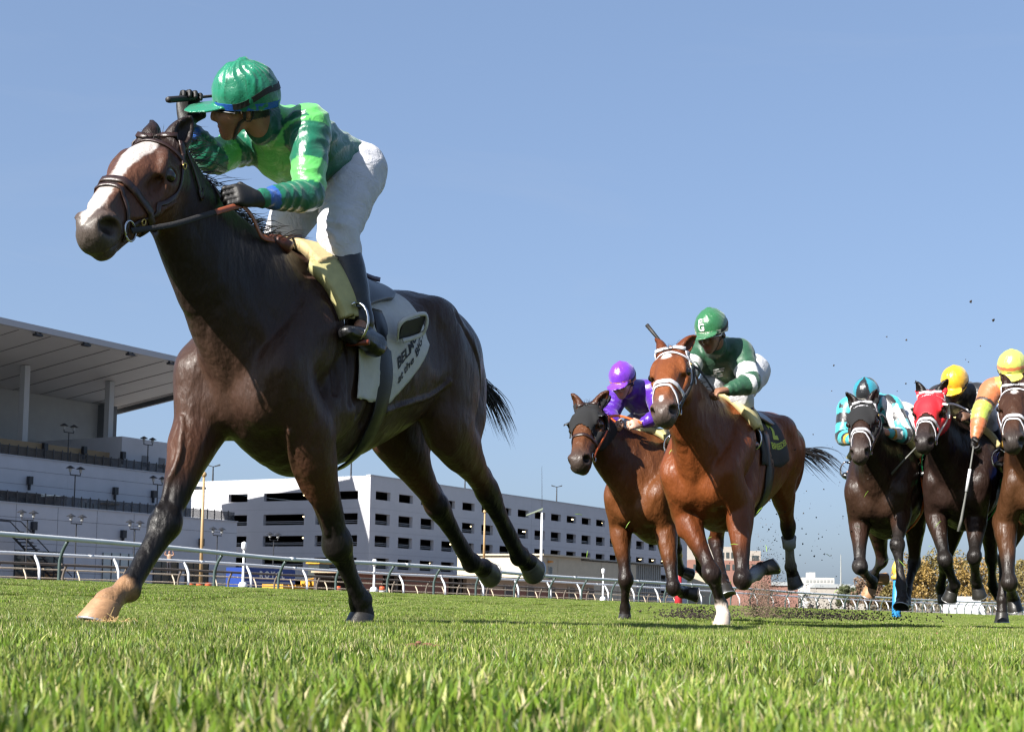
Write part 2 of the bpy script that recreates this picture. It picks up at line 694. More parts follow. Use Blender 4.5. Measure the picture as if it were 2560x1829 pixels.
def grass_patch(name, size, nb, hgt, wid, seed):
    rng = np.random.RandomState(seed)
    x = rng.uniform(-size / 2, size / 2, nb); y = rng.uniform(-size / 2, size / 2, nb)
    ang = rng.uniform(0, 2 * np.pi, nb)
    hh = hgt * rng.uniform(.5, 1.15, nb) * (1 + .22 * vnoise(x, y, 0 * x, 22, seed))
    ww = wid * rng.uniform(.6, 1.3, nb)
    lean = rng.uniform(.05, .75, nb) ** 1.3
    la = rng.uniform(0, 2 * np.pi, nb)
    dx, dy = np.cos(la) * lean, np.sin(la) * lean
    wx, wy = np.cos(ang), np.sin(ang)
    V = np.zeros((nb, 7, 3))
    for k, (f, w) in enumerate(((0, .8), (.38, 1.0), (.75, .72))):
        cx, cy, cz = x + dx * hh * f ** 1.7, y + dy * hh * f ** 1.7, hh * f * (1 - .16 * lean * f)
        for j, sg in ((0, -1), (1, 1)):
            V[:, 2 * k + j] = np.stack([cx + sg * wx * ww * w / 2, cy + sg * wy * ww * w / 2, cz - .004], 1)
    V[:, 6] = np.stack([x + dx * hh, y + dy * hh, hh * (1 - .16 * lean) - .004], 1)
    b = (np.arange(nb) * 7)[:, None]
    F = np.concatenate([b + np.array([[0, 1, 3]]), b + np.array([[0, 3, 2]]), b + np.array([[2, 3, 5]]), b + np.array([[2, 5, 4]]), b + np.array([[4, 5, 6]])])
    base = np.array([(0.135, 0.250, 0.018), (0.19, 0.305, 0.024), (0.28, 0.36, 0.050), (0.050, 0.110, 0.012), (0.62, 0.55, 0.30), (0.44, 0.46, 0.13)])
    pick = rng.choice(6, nb, p=[.27, .27, .16, .13, .08, .09])
    c = base[pick] * rng.uniform(.75, 1.2, (nb, 1))
    cc = np.repeat(c[:, None, :], 7, 1)
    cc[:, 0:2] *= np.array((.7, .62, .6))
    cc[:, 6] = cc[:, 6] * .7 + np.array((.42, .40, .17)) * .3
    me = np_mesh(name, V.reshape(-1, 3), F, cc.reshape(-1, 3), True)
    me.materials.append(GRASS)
    return me


GRASS = grass_material()
src_near = bpy.data.collections.new('grass_near_src')
src_far = bpy.data.collections.new('grass_far_src')
for k in range(5):
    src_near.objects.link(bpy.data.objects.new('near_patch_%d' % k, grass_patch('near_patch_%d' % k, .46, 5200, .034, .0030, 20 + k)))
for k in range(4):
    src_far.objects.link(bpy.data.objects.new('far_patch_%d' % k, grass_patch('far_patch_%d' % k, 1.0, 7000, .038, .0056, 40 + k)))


def scatter(name, pts, coll, seed):
    """an object whose points carry instances of the patches of a collection"""
    me = bpy.data.meshes.new(name)
    me.from_pydata([tuple(p) for p in pts], [], [])
    ob = bpy.data.objects.new(name, me)
    C.objects.link(ob)
    g = bpy.data.node_groups.new(name, 'GeometryNodeTree')
    g.interface.new_socket('Geometry', in_out='INPUT', socket_type='NodeSocketGeometry')
    g.interface.new_socket('Geometry', in_out='OUTPUT', socket_type='NodeSocketGeometry')
    n, l = g.nodes, g.links
    gi, go = n.new('NodeGroupInput'), n.new('NodeGroupOutput')
    ci = n.new('GeometryNodeCollectionInfo')
    ci.inputs['Collection'].default_value = coll
    ci.inputs['Separate Children'].default_value = True
    ci.inputs['Reset Children'].default_value = True
    io = n.new('GeometryNodeInstanceOnPoints')
    io.inputs['Pick Instance'].default_value = True
    rv = n.new('FunctionNodeRandomValue'); rv.data_type = 'FLOAT_VECTOR'
    rv.inputs['Min'].default_value = (-.03, -.03, 0); rv.inputs['Max'].default_value = (.03, .03, 6.283)
    rv.inputs['Seed'].default_value = seed
    ri = n.new('FunctionNodeRandomValue'); ri.data_type = 'INT'
    ri.inputs[4].default_value = 0; ri.inputs[5].default_value = 100
    ri.inputs['Seed'].default_value = seed + 1
    rs = n.new('FunctionNodeRandomValue'); rs.data_type = 'FLOAT'
    rs.inputs[2].default_value = .85; rs.inputs[3].default_value = 1.2
    rs.inputs['Seed'].default_value = seed + 2
    l.new(gi.outputs[0], io.inputs['Points'])
    l.new(ci.outputs[0], io.inputs['Instance'])
    l.new(rv.outputs[0], io.inputs['Rotation'])
    l.new(ri.outputs[2], io.inputs['Instance Index'])
    l.new(rs.outputs[1], io.inputs['Scale'])
    l.new(io.outputs[0], go.inputs[0])
    md = ob.modifiers.new('scatter', 'NODES')
    md.node_group = g
    return ob


rng = random.Random(3)
near, far = [], []
y = 0.7
while y < 10.5:
    x = -(.42 * y + 1.6)
    while x < .42 * y + 1.6:
        px_, py_ = x + rng.uniform(-.08, .08), y + rng.uniform(-.08, .08)
        near.append((px_, py_, float(ground_z(px_, py_))))
        x += .36
    y += .36
y = 10.2
while y < 62.0:
    x = -(.42 * y + 2.5)
    while x < .42 * y + 2.5:
        px_, py_ = x + rng.uniform(-.15, .15), y + rng.uniform(-.15, .15)
        if st(px_, py_)[0] > -0.5:
            far.append((px_, py_, float(ground_z(px_, py_))))
        x += .78
    y += .78
while y < 190.0:
    x = 2.0
    while x < .42 * y + 2.5:
        px_, py_ = x + rng.uniform(-.3, .3), y + rng.uniform(-.3, .3)
        if -0.5 < st(px_, py_)[0] < 14:
            far.append((px_, py_, float(ground_z(px_, py_))))
        x += 1.2
    y += 1.2
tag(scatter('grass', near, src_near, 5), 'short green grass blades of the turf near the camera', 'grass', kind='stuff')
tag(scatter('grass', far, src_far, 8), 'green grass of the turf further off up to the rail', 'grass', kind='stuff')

# ------------------------------------------------------------------ running rails
white_paint = mat('rail_white', (0.74, 0.75, 0.76), .35, spec=.5, noise=.08, nscale=3, bump=.001, bscale=40)
green_paint = mat('post_green', (0.055, 0.085, 0.08), .5, noise=.2, nscale=6)
post_white = mat('post_white', (0.72, 0.73, 0.74), .45, noise=.08, nscale=5)
brown_paint = mat('rail_brown', (0.12, 0.095, 0.075), .7, noise=.25, nscale=4)
cream_paint = mat('rail_cream', (0.62, 0.50, 0.36), .6, noise=.15, nscale=4)


def rail_line(name, label, s, pix, r, rail_m, t_posts, bend, height, post_m, post_r=.035, foot=None, second=None):
    root = tag(empty(name, (*xy(s, 0), 0.0)), label, 'rail')
    root_o = np.array((*xy(s, 0), 0.0))
    tz = [on_s(a, b, s) for a, b in pix]
    tz.sort()
    T_, Z_ = [q[0] for q in tz], [q[1] for q in tz]
    W = lambda s_, t_, z_: np.array((*xy(s_, t_), z_)) - root_o
    tt = np.arange(T_[0], T_[-1], 1.0)
    zz = np.interp(tt, T_, Z_)
    zz = np.convolve(np.pad(zz, 2, mode='edge'), np.ones(5) / 5, 'valid')
    MB().tube([W(s, a, b) for a, b in zip(tt, zz)], r, 10).build('rail_tube', rail_m, root, True)
    # joint sleeves
    for a in np.arange(T_[0] + 3, min(T_[-1], T_[0] + 70), 6.2):
        z_ = float(np.interp(a, tt, zz))
        MB().tube([W(s, a - .12, z_ + .0003 * 0), W(s, a + .12, z_)], r * 1.1, 10).build('rail_sleeve', rail_m, root, True)
    if second:
        for dz, rr in second:
            MB().tube([W(s - bend * .02, a, b - dz) for a, b in zip(tt, zz)], rr, 6).build('lower_rail', rail_m, root, True)
    for a in t_posts:
        if a < T_[0] or a > T_[-1]:
            continue
        z_ = float(np.interp(a, tt, zz))
        b0 = z_ - height
        # gooseneck: upright, then bent over to the rail
        pts = [W(s - bend, a, b0 - .15), W(s - bend, a, b0 + height * .42), W(s - bend * .92, a, b0 + height * .56), W(s - bend * .62, a, b0 + height * .76), W(s - bend * .12, a, z_ - r * .9)]
        MB().tube([p for p in spline(pts, 10)], post_r, 8).build('post', post_m, root, True)
    return root


def spline(pts, n=40):
    P = np.array(pts, float)
    m = len(P)
    out = []
    for i in range(n + 1):
        f = i / n * (m - 1)
        j = min(int(f), m - 2); t = f - j
        p0, p1, p2, p3 = P[max(j - 1, 0)], P[j], P[j + 1], P[min(j + 2, m - 1)]
        out.append(0.5 * ((2 * p1) + (p2 - p0) * t + (2 * p0 - 5 * p1 + 4 * p2 - p3) * t * t + (3 * p1 - p0 - 3 * p2 + p3) * t ** 3))
    return np.array(out)


rail_line('running_rail', 'near white tube rail on dark green bent posts along the turf', 0.0,
          [(-420, 1300), (0, 1334), (181, 1347), (341, 1360), (440, 1369), (568, 1382), (640, 1392), (723, 1400), (881, 1403), (960, 1408), (1150, 1420), (1360, 1439), (1548, 1450), (1669, 1457), (1772, 1464), (2000, 1481), (2241, 1495), (2400, 1503), (2560, 1509), (2700, 1514)],
          .062, white_paint, list(2.1 + 2.87 * np.arange(-4, 48)), .30, 1.12, green_paint, .042)
rail_line('running_rail', 'second white tube rail on white posts bent the other way, behind the first', -14.0,
          [(-300, 1366), (0, 1380), (323, 1395), (478, 1403), (578, 1408), (723, 1419), (844, 1427), (988, 1435), (1155, 1442), (1380, 1453), (1548, 1463), (1669, 1470), (1774, 1477), (2020, 1492), (2200, 1501), (2400, 1510), (2560, 1516)],
          .062, white_paint, list(13.28 + 3.93 * np.arange(-3, 56)), -.34, 1.12, post_white, .055)
rail_line('running_rail', 'grey brown beam rail on slanting posts behind the white rails', -34.0,
          [(-200, 1396), (0, 1405), (478, 1425), (960, 1448), (1380, 1470), (1700, 1486)], .075, brown_paint, list(24.0 + 4.6 * np.arange(0, 28)), .30, 1.3, brown_paint, .07)
rail_line('running_rail', 'thin cream rail with small bent posts at the far side of the dirt', -44.0,
          [(-200, 1411), (0, 1418), (478, 1437), (960, 1459), (1380, 1479), (1700, 1493)], .05, cream_paint, list(30.0 + 4.4 * np.arange(0, 34)), -.34, 1.25, cream_paint, .05, second=((.55, .04),))

# ------------------------------------------------------------------ grandstand
panel_m = mat('wall_panel', (0.52, 0.53, 0.57), .7, noise=.06, nscale=.6, coords='Object')
soffit_m = mat('soffit_panel', (0.56, 0.57, 0.58), .6, noise=.05, nscale=.4)
fascia_m = mat('fascia', (0.42, 0.43, 0.46), .5)
tan_m = mat('tan_wall', (0.36, 0.25, 0.14), .8, noise=.1, nscale=1.0)
dark_m = mat('dark_metal', (0.02, 0.022, 0.028), .5)
inner_m = mat('stand_inner', (0.40, 0.40, 0.39), .8, noise=.08, nscale=.5)
glass_m = mat('window_glass', (0.05, 0.06, 0.06), .08, spec=.8)
glassp_m = mat('window_pale', (0.45, 0.50, 0.50), .12, spec=.8)
joint_m = mat('panel_joint', (0.20, 0.20, 0.21), .8)
colm_m = mat('column_paint', (0.48, 0.49, 0.50), .5)


def mesh_screen():
    if 'screen' in _mats:
        return _mats['screen']
    m = bpy.data.materials.new('wire_screen'); m.use_nodes = True
    n, l = m.node_tree.nodes, m.node_tree.links
    p = n['Principled BSDF']; p.inputs['Base Color'].default_value = (.02, .022, .028, 1); p.inputs['Roughness'].default_value = .6
    p.inputs['Alpha'].default_value = .55
    _mats['screen'] = m
    return m


def slab(name, s0, s1, t0, t1, z0, z1, m, parent):
    o = MB().stbox(s0, s1, t0, t1, z0, z1).build(name, m, parent)
    return o


gs = tag(empty('grandstand'), 'white grandstand with terraces, tall columns and a cantilevered flat roof', 'grandstand')
T0 = 40.0
slab('lower_wall', -100.5, -100, T0, 122.9, -3, 9.95, panel_m, gs)
slab('end_wall', -107.9, -100.503, 122.4, 122.9, -3, 9.95, panel_m, gs)
slab('lower_terrace', -107.9, -100.503, T0, 122.39, 8.6, 8.95, inner_m, gs)
# middle wall with its wide opening at the left
slab('middle_wall', -108.5, -108, 100.6, 122.6, 8.95, 16.15, panel_m, gs)
slab('end_wall', -127.9, -108.51, 122.1, 122.6, 8.95, 16.15, panel_m, gs)
slab('middle_wall', -108.5, -108, T0, 100.59, 12.0, 16.15, panel_m, gs)
rec = slab('recess_wall', -113.0, -112.6, T0, 100.6, 8.95, 12.4, inner_m, gs)
slab('recess_side', -112.59, -108.51, 100.2, 100.6, 8.95, 12.0, panel_m, gs)
for k in range(9):
    a = 62.0 + 4.2 * k
    w_ = slab('window', -112.59, -112.45, a, a + 3.4, 9.1, 11.7, glass_m, gs)
    slab('mullion', -112.44, -112.36, a + 1.6, a + 1.75, 9.1, 11.7, dark_m, w_)
w_ = slab('window', -107.99, -107.9, 102.4, 105.9, 9.2, 11.4, glassp_m, gs)  # pale glass colour paints in the bright reflection on this window
for q in (103.5, 104.7):
    slab('mullion', -107.89, -107.82, q, q + .12, 9.2, 11.4, dark_m, w_)
slab('door', -107.99, -107.88, 106.3, 107.6, 8.96, 11.2, mat('door_pale', (.6, .62, .62), .4), gs)
slab('canopy', -107.99, -107.0, 106.0, 108.4, 11.35, 11.6, tan_m, gs)
slab('upper_terrace', -128.0, -108.51, T0, 126.0, 14.8, 15.1, inner_m, gs)
slab('back_wall', -128.5, -128.01, T0, 125.2, 15.1, 27.5, inner_m, gs)
slab('tan_wall', -114.5, -114.2, T0, 114.5, 15.11, 18.9, tan_m, gs)
slab('wing_wall', -127.9, -112.4, 113.3, 113.7, 15.11, 21.0, panel_m, gs)
slab('wing_wall', -112.39, -112.0, 113.3, 122.5, 16.16, 21.0, panel_m, gs)
for a in (117.0, 120.2):
    slab('louvre', -111.99, -111.9, a, a + 1.2, 17.4, 18.8, joint_m, gs)
slab('end_pillar', -128.0, -126.4, 124.0, 126.2, 15.11, 27.4, mat('pillar_dark', (.16, .17, .18), .7), gs)
for px_ in (-250, -95, 61, 274):
    a = on_s(px_, 1000, -117.0)[0]
    col = slab('column', -117.5, -116.6, a - .42, a + .42, 15.12, 30.75 + .134 * (-117.5 + 104) - .002, colm_m, gs)
# roof: a tilted slab, higher at its open front edge
T1 = 129.0
sof = lambda s_: 30.75 + .134 * (s_ + 104.0)


def tilt(name, s0, s1, t0, t1, lo, hi, m, parent):
    """slab following the soffit, lo..hi above it"""
    c = [(s0, t0), (s0, t1), (s1, t1), (s1, t0)]
    return MB().hexa([(*xy(a, b), sof(a) + lo) for a, b in c] + [(*xy(a, b), sof(a) + hi) for a, b in c]).build(name, m, parent)


rf = tilt('roof', -129.5, -104.4, T0, T1, 0.0, .5, soffit_m, gs)
tilt('fascia', -104.39, -104.0, T0, T1 + .3, -.12, .62, fascia_m, rf)
tilt('end_beam', -129.3, -104.41, T1 - .4, T1 + .1, -.65, -.003, mat('beam_dark', (.10, .11, .12), .6), rf)
for a in np.arange(T0 + 2, T1 - 1, 4.75):
    tilt('soffit_joint', -128.0, -105.0, a, a + .12, -.05, -.003, joint_m, rf)
for px_, py_ in ((95, 836), (215, 861), (326, 885), (428, 908)):
    d = ray(px_, py_)
    k = 150.0
    for _ in range(40):
        s_, t_ = st(d[0] * k, d[1] * k)
        k = k + ((sof(s_) - .35) - (CAM_H + d[2] * k)) / (d[2] + .1)
    s_, t_ = st(d[0] * k, d[1] * k)
    z_ = sof(s_)
    fl_ = slab('floodlight', s_ - .35, s_ + .35, t_ - .5, t_ + .5, z_ - .55, z_ - .3, dark_m, rf)
    slab('bracket', s_ - .1, s_ + .1, t_ - .45, t_ - .3, z_ - .299, z_ + .02, dark_m, fl_)
    slab('bracket', s_ - .1, s_ + .1, t_ + .3, t_ + .45, z_ - .299, z_ + .02, dark_m, fl_)
# wall panel joints, proud lips on the parapets
for zz_ in (2.4, 5.6, 8.4):
    slab('panel_joint', -99.998, -99.985, T0, 122.9, zz_, zz_ + .05, joint_m, gs)
for zz_ in (12.9, 14.6):
    slab('panel_joint', -107.998, -107.985, T0, 122.6, zz_, zz_ + .05, joint_m, gs)
for a in np.arange(62, 122, 6.0):
    slab('panel_joint', -99.999, -99.984, a, a + .05, -2, 9.9, joint_m, gs)
slab('parapet_cap', -100.6, -99.9, T0, 123.0, 9.951, 10.1, fascia_m, gs)
slab('parapet_cap', -108.6, -107.9, T0, 122.65, 16.161, 16.3, fascia_m, gs)
# balcony fences
for s_, z_, t1_ in ((-100.25, 10.1, 122.6), (-108.25, 16.3, 122.4)):
    fe = slab('fence_screen', s_ - .02, s_ + .02, 60.0, t1_, z_ + .05, z_ + 1.05, mesh_screen(), gs)
    slab('handrail', s_ - .05, s_ + .05, 60.0, t1_, z_ + 1.06, z_ + 1.14, dark_m, fe)
    pm = MB().box((-.06, -.06, 0), (.06, .06, 1.3)).mesh('fence_post')
    for a in np.arange(70, t1_, 1.35):
        o = link('fence_post', pm, dark_m, fe)
        o.location = (*xy(s_ + .09, a), z_)
# ground floor windows and stairs
for a, b_, z1_ in ((99.0, 105.5, 5.0), (107.5, 112.0, 4.3), (113.2, 117.5, 4.3), (86, 93, 4.8)):
    w_ = slab('window', -99.99, -99.9, a, b_, .8, z1_, glassp_m if a == 99.0 else glass_m, gs)
    for q in np.arange(a, b_, 1.4):
        slab('mullion', -99.89, -99.83, q, q + .1, .8, z1_, dark_m, w_)
    slab('transom', -99.89, -99.84, a, b_, 3.2, 3.32, dark_m, w_)
sta = tag(empty('outdoor_stair'), 'dark steel stair with handrails against the grandstand foot', 'stairs')
for k in range(16):
    slab('step', -98.5, -96.8, 84.0 + .45 * k, 84.5 + .45 * k, 6.6 - .36 * k, 6.72 - .36 * k, dark_m, sta)
for s_ in (-98.5, -96.8):
    MB().tube([(*xy(s_, 80.0), 7.9), (*xy(s_, 84.0), 7.8), (*xy(s_, 91.5), 2.0)], .07, 6).build('handrail', dark_m, sta)
    MB().tube([(*xy(s_, 80.0), 6.6), (*xy(s_, 84.0), 6.5), (*xy(s_, 91.5), .7)], .14, 6).build('stringer', dark_m, sta)
# wall fittings
for px_, py_, s_ in ((71, 1206, -107.9), (285, 1232, -107.9), (381, 1240, -107.9), (109, 1122, -114.1), (207, 1130, -114.1), (304, 1143, -111.9), (81, 1320, -99.9), (305, 1340, -99.9), (500, 1360, -99.9)):
    t_, z_ = on_s(px_, py_, s_)
    sp = slab('wall_speaker', s_ + .02, s_ + .5, t_ - .3, t_ + .3, z_ - .2, z_ + .75, dark_m, gs)
    slab('wall_bracket', s_ + .001, s_ + .35, t_ - .08, t_ + .08, z_ - .9, z_ - .201, dark_m, sp)


# twin-headed lamp posts on the terraces
def lamp_post(px_, py_top, s_, base, label, h_head=.9):
    t_, z_ = on_s(px_, py_top, s_)
    root = tag(empty('lamp_post', (*xy(s_, t_), base)), label, 'lamp post', 'twin lamp posts before the grandstand')
    z_ -= base
    MB().tube([(0, 0, 0), (0, 0, .4), (0, 0, .45), (0, 0, z_ - 1.1)], [.13, .13, .08, .07], 8).build('pole', dark_m, root)
    MB().tube([(D[0] * -.8, D[1] * -.8, z_ - .75), (D[0] * -.78, D[1] * -.78, z_ - 1.05), (D[0] * .78, D[1] * .78, z_ - 1.05), (D[0] * .8, D[1] * .8, z_ - .75)], .06, 6).build('cross_arm', dark_m, root)
    for sg in (-1, 1):
        c_ = (D[0] * .8 * sg, D[1] * .8 * sg, z_ - .75)
        MB().lathe(c_, [(.05, 0), (.16, .05), (.2, .4), (.17, .45)], 8).build('lamp_body', mat('lamp_lens', (.35, .36, .36), .3), root)
        MB().lathe((c_[0], c_[1], c_[2] + .46), [(.55, 0), (.5, .05), (.12, .28), (.02, .32)], 10).build('lamp_hood', dark_m, root)


for i_, (a, b_, s_, bz, nm) in enumerate(((70, 1275, -94, -1, 'dark twin lamp post beside the steel stair'), (192, 1285, -94, -1, 'dark twin lamp post right of the stair, before pale windows'),
                                          (338, 1300, -94, -1, 'dark twin lamp post before the lower wall, by the leader\'s front leg'), (544, 1317, -94, -1, 'dark twin lamp post before the end of the lower wall'),
                                          (685, 1330, -94, -1, 'dark twin lamp post standing before the parking garage'), (189, 1165, -102, 9, 'twin lamp post on the lower terrace, left one'),
                                          (395, 1190, -102, 9, 'twin lamp post on the lower terrace, right one'), (173, 1060, -110, 15.1, 'twin lamp post on the top terrace between the columns'),
                                          (371, 1092, -110, 15.1, 'twin lamp post on the top terrace before the wing wall'))):
    lamp_post(a, b_, s_, bz, nm)

# ------------------------------------------------------------------ parking garage
gar = tag(empty('parking_garage'), 'white multi-storey parking garage with rows of dark openings', 'garage')
gw = mat('garage_panel', (0.52, 0.52, 0.55), .75, noise=.05, nscale=.5)
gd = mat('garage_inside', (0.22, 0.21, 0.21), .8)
rows = [(14.75, 16.0), (11.05, 12.69), (7.78, 9.4), (4.52, 6.08), (1.2, 2.8)]
GT0, GT1, GS0, GS1, GZ = 147.5, 266.0, -96.0, -134.0, 18.2
# bands between the rows, and piers between the openings
zs = [GZ] + [z for r_ in rows for z in (r_[1], r_[0])] + [-3.0]
for i_ in range(0, len(zs), 2):
    slab('wall_band', GS0 - .6, GS0, GT0, GT1, zs[i_ + 1], zs[i_], gw, gar)
    slab('wall_band', GS1, GS0 - .61, GT0, GT0 + .6, zs[i_ + 1], zs[i_], gw, gar)
wins = [148.9 + 6.06 * k for k in range(19)]
wins = [w_ for w_ in wins if w_ + 3.8 < GT1 - 1]
for (a, b_) in rows:
    prev = GT0 + .61
    for w_ in wins:
        slab('pier', GS0 - .6, GS0, prev if prev != GT0 + .61 else GT0, w_, a, b_, gw, gar)
        prev = w_ + 3.8
    slab('pier', GS0 - .6, GS0, prev, GT1, a, b_, gw, gar)
for i_, (a, b_) in enumerate(rows):
    ops = [(-123.4, -119.5), (-116.2, -98.2)] if i_ == 0 else [(-123.4, -119.5), (-116.2, -108.25), (-106.1, -98.2)]
    prev = GS1
    for o0, o1 in ops:
        slab('pier', prev, o0, GT0, GT0 + .6, a, b_, gw, gar)
        prev = o1
    slab('pier', prev, GS0 - .61, GT0, GT0 + .6, a, b_, gw, gar)
for z_ in (17.6, 14.1, 10.5, 7.2, 3.9, .6):
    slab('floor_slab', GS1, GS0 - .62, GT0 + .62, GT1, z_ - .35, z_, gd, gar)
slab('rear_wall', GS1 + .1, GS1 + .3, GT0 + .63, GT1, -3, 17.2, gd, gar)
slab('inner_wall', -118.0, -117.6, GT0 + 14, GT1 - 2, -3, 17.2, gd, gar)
slab('side_wall', GS1, GS0 - .63, GT1 - .5, GT1, -3, GZ, gw, gar)
slab('parapet_cap', GS0 - .7, GS0 + .08, GT0 - .1, GT1, GZ + .001, GZ + .16, fascia_m, gar)
lampm = mat('garage_lamp', (1, .9, .6), .5, emit=((1.0, .80, .45), 2.5))
rail_m2 = mat('garage_rail', (.32, .33, .35), .5)
rng = random.Random(12)
for i_, (a, b_) in enumerate(rows):
    for j, w_ in enumerate(wins):
        if rng.random() < .22:
            q = w_ + rng.uniform(.8, 3.2)
            slab('ceiling_lamp', GS0 - 3.2, GS0 - 2.8, q, q + .35, b_ - .28, b_ - .12, lampm, gar)
        if i_ > 0:
            for z_ in (a + .28, a + .52):
                slab('guard_bar', GS0 - .52, GS0 - .46, w_ + .001, w_ + 3.799, z_, z_ + .08, rail_m2, gar)
    for q in (-120.3, -110.5, -99.5):
        slab('ceiling_lamp', q, q + .4, GT0 + 2.5, GT0 + 2.9, b_ - .3, b_ - .14, lampm, gar)
    if i_ > 0:
        for o0, o1 in ((-123.4, -119.5), (-116.2, -108.25), (-106.1, -98.2)):
            for z_ in (a + .28, a + .52):
                slab('guard_bar', o0 + .001, o1 - .001, GT0 + .3, GT0 + .36, z_, z_ + .08, rail_m2, gar)
for z_ in (13.4, 10.0, 6.7, 3.4):
    slab('panel_joint', GS0 + .001, GS0 + .012, GT0, GT1, z_, z_ + .06, mat('joint_light', (.42, .42, .45), .8), gar)
    slab('panel_joint', GS1, GS0, GT0 - .012, GT0 - .001, z_, z_ + .06, mat('joint_light'), gar)
for a in (178.2 + 18, 233.0, 157.8 + 6.06 * 4):
    slab('panel_joint', GS0 + .0015, GS0 + .013, a, a + .06, -2, GZ, mat('joint_light'), gar)
pz = {}
for px_, py_, lb in ((533, 1165, 'light pole with twin heads on the garage roof, left end'), (879, 1127, 'light pole with twin heads above the garage corner'),
                     (1163, 1180, 'light pole on the garage roof between the leader\'s hind legs'), (1392, 1216, 'light pole on the far end of the garage roof')):
    s_ = -128.0 if px_ == 533 else -110.0
    t_, z_ = on_s(px_, py_, s_)
    r_ = tag(empty('light_pole', (*xy(s_, t_), 17.6)), lb, 'light pole', 'light poles on the garage roof')
    z_ -= 17.6
    MB().tube([(0, 0, 0), (0, 0, z_)], [.16, .10], 8).build('pole', dark_m, r_)
    for sg in (-1, 1):
        MB().hexa([(sg * .1, -.2, z_ - .1), (sg * 1.1, -.2, z_ + .12), (sg * 1.1, .2, z_ + .12), (sg * .1, .2, z_ - .1), (sg * .1, -.2, z_), (sg * 1.1, -.2, z_ + .34), (sg * 1.1, .2, z_ + .34), (sg * .1, .2, z_)]).build('lamp_head', dark_m, r_)

# ------------------------------------------------------------------ poles, furlong posts
def pole(px_, y0, y1, s_, r, m, name, label, cap=None, base_z=None):
    t_, z1_ = on_s(px_, y0, s_)
    z0_ = on_s(px_, y1, s_)[1] - .6
    root = tag(empty(name, (*xy(s_, t_), z0_)), label, 'pole')
    H = z1_ - z0_
    MB().tube([(0, 0, 0), (0, 0, H * .5), (0, 0, H)], [r, r * .9, r * .65], 10).build('shaft', m, root, True)
    if cap:
        cap(root, H, r)
    return root


gold = mat('pole_gold', (.40, .27, .13), .5, noise=.15, nscale=2)
def ball_cap(root, H, r):
    MB().ball((0, 0, H + r), r * 1.6, 6).build('finial', gold, root, True)
pole(510, 1190, 1440, -60, .16, gold, 'flag_pole', 'tall tan pole between the leader\'s front leg and the garage', ball_cap)
pole(1212, 1281, 1392, -60, .14, gold, 'flag_pole', 'tan pole in front of the garage by the hind hooves', ball_cap)
def lamp_cap(root, H, r):
    MB().hexa([(-2.0, -.35, H - .9), (.1, -.35, H - .1), (.1, .35, H - .1), (-2.0, .35, H - .9), (-2.0, -.35, H - .75), (.1, -.35, H + .15), (.1, .35, H + .15), (-2.0, .35, H - .75)]).build('sign_blade', mat('sign_green', (.20, .24, .18), .5), root)
    MB().tube([(0, 0, H), (-.1, 0, H + 5.5)], [.04, .015], 6).build('whip_antenna', dark_m, root)
pole(1355, 1272, 1500, -60, .20, post_white, 'sign_pole', 'white pole carrying a slanted blade and antenna before the garage', lamp_cap)
def top_cap(root, H, r):
    MB().lathe((0, 0, H - .05), [(r * 1.1, 0), (r * 1.7, .08), (r * 1.8, .28), (r * 1.5, .34), (r * .4, .38)], 10).build('cap', post_white, root, True)
    MB().lathe((0, 0, .55), [(r * 3.0, 0), (r * 3.0, .28), (r * 2.2, .4), (r, .42)], 10).build('base', post_white, root, True)
for px_, y0, lb in ((610, 1371, 'white capped post beside the rails below the garage'), (936, 1412, 'small white capped post near the leader\'s planted front leg'), (1508, 1432, 'small white capped post before the cream shed')):
    pole(px_, y0, 1474 if px_ < 700 else (1484 if px_ < 1000 else 1504), -16, .07, post_white, 'marker_post', lb, top_cap)
def fur_cap(col):
    def f(root, H, r):
        MB().lathe((0, 0, H), [(r * 1.05, 0), (r * 1.05, .10), (r * .5, .16), (r * .9, .26), (r * .95, .4), (r * .5, .58), (.02, .68)], 12).build('finial', mat('fin_yellow', (.72, .42, .06), .5), root, True)
    return f
red_m = mat('pole_red', (.45, .02, .03), .5); blu_m = mat('pole_blue', (.02, .22, .50), .5)
pole(1697, 1405, 1512, -3, .22, red_m, 'furlong_pole', 'red furlong pole with yellow top behind the bay horses', fur_cap(None))
pole(2241, 1447, 1550, 14.5, .17, blu_m, 'furlong_pole', 'blue furlong pole with yellow top behind the far runners', fur_cap(None))

# ------------------------------------------------------------------ low buildings and plant behind the rails
cream = mat('shed_cream', (0.50, 0.44, 0.33), .7, noise=.08, nscale=1.0)
peach = mat('wall_peach', (0.46, 0.32, 0.21), .8, noise=.08, nscale=.8)
terra = mat('wall_terracotta', (0.28, 0.11, 0.07), .8, noise=.12, nscale=.8)
brick_m = mat('brick_far', (0.26, 0.13, 0.10), .85, noise=.15, nscale=.7)
beige = mat('beige_far', (0.36, 0.33, 0.29), .85, noise=.08, nscale=.6)
corr = mat('corrugated', (0.30, 0.31, 0.30), .6)

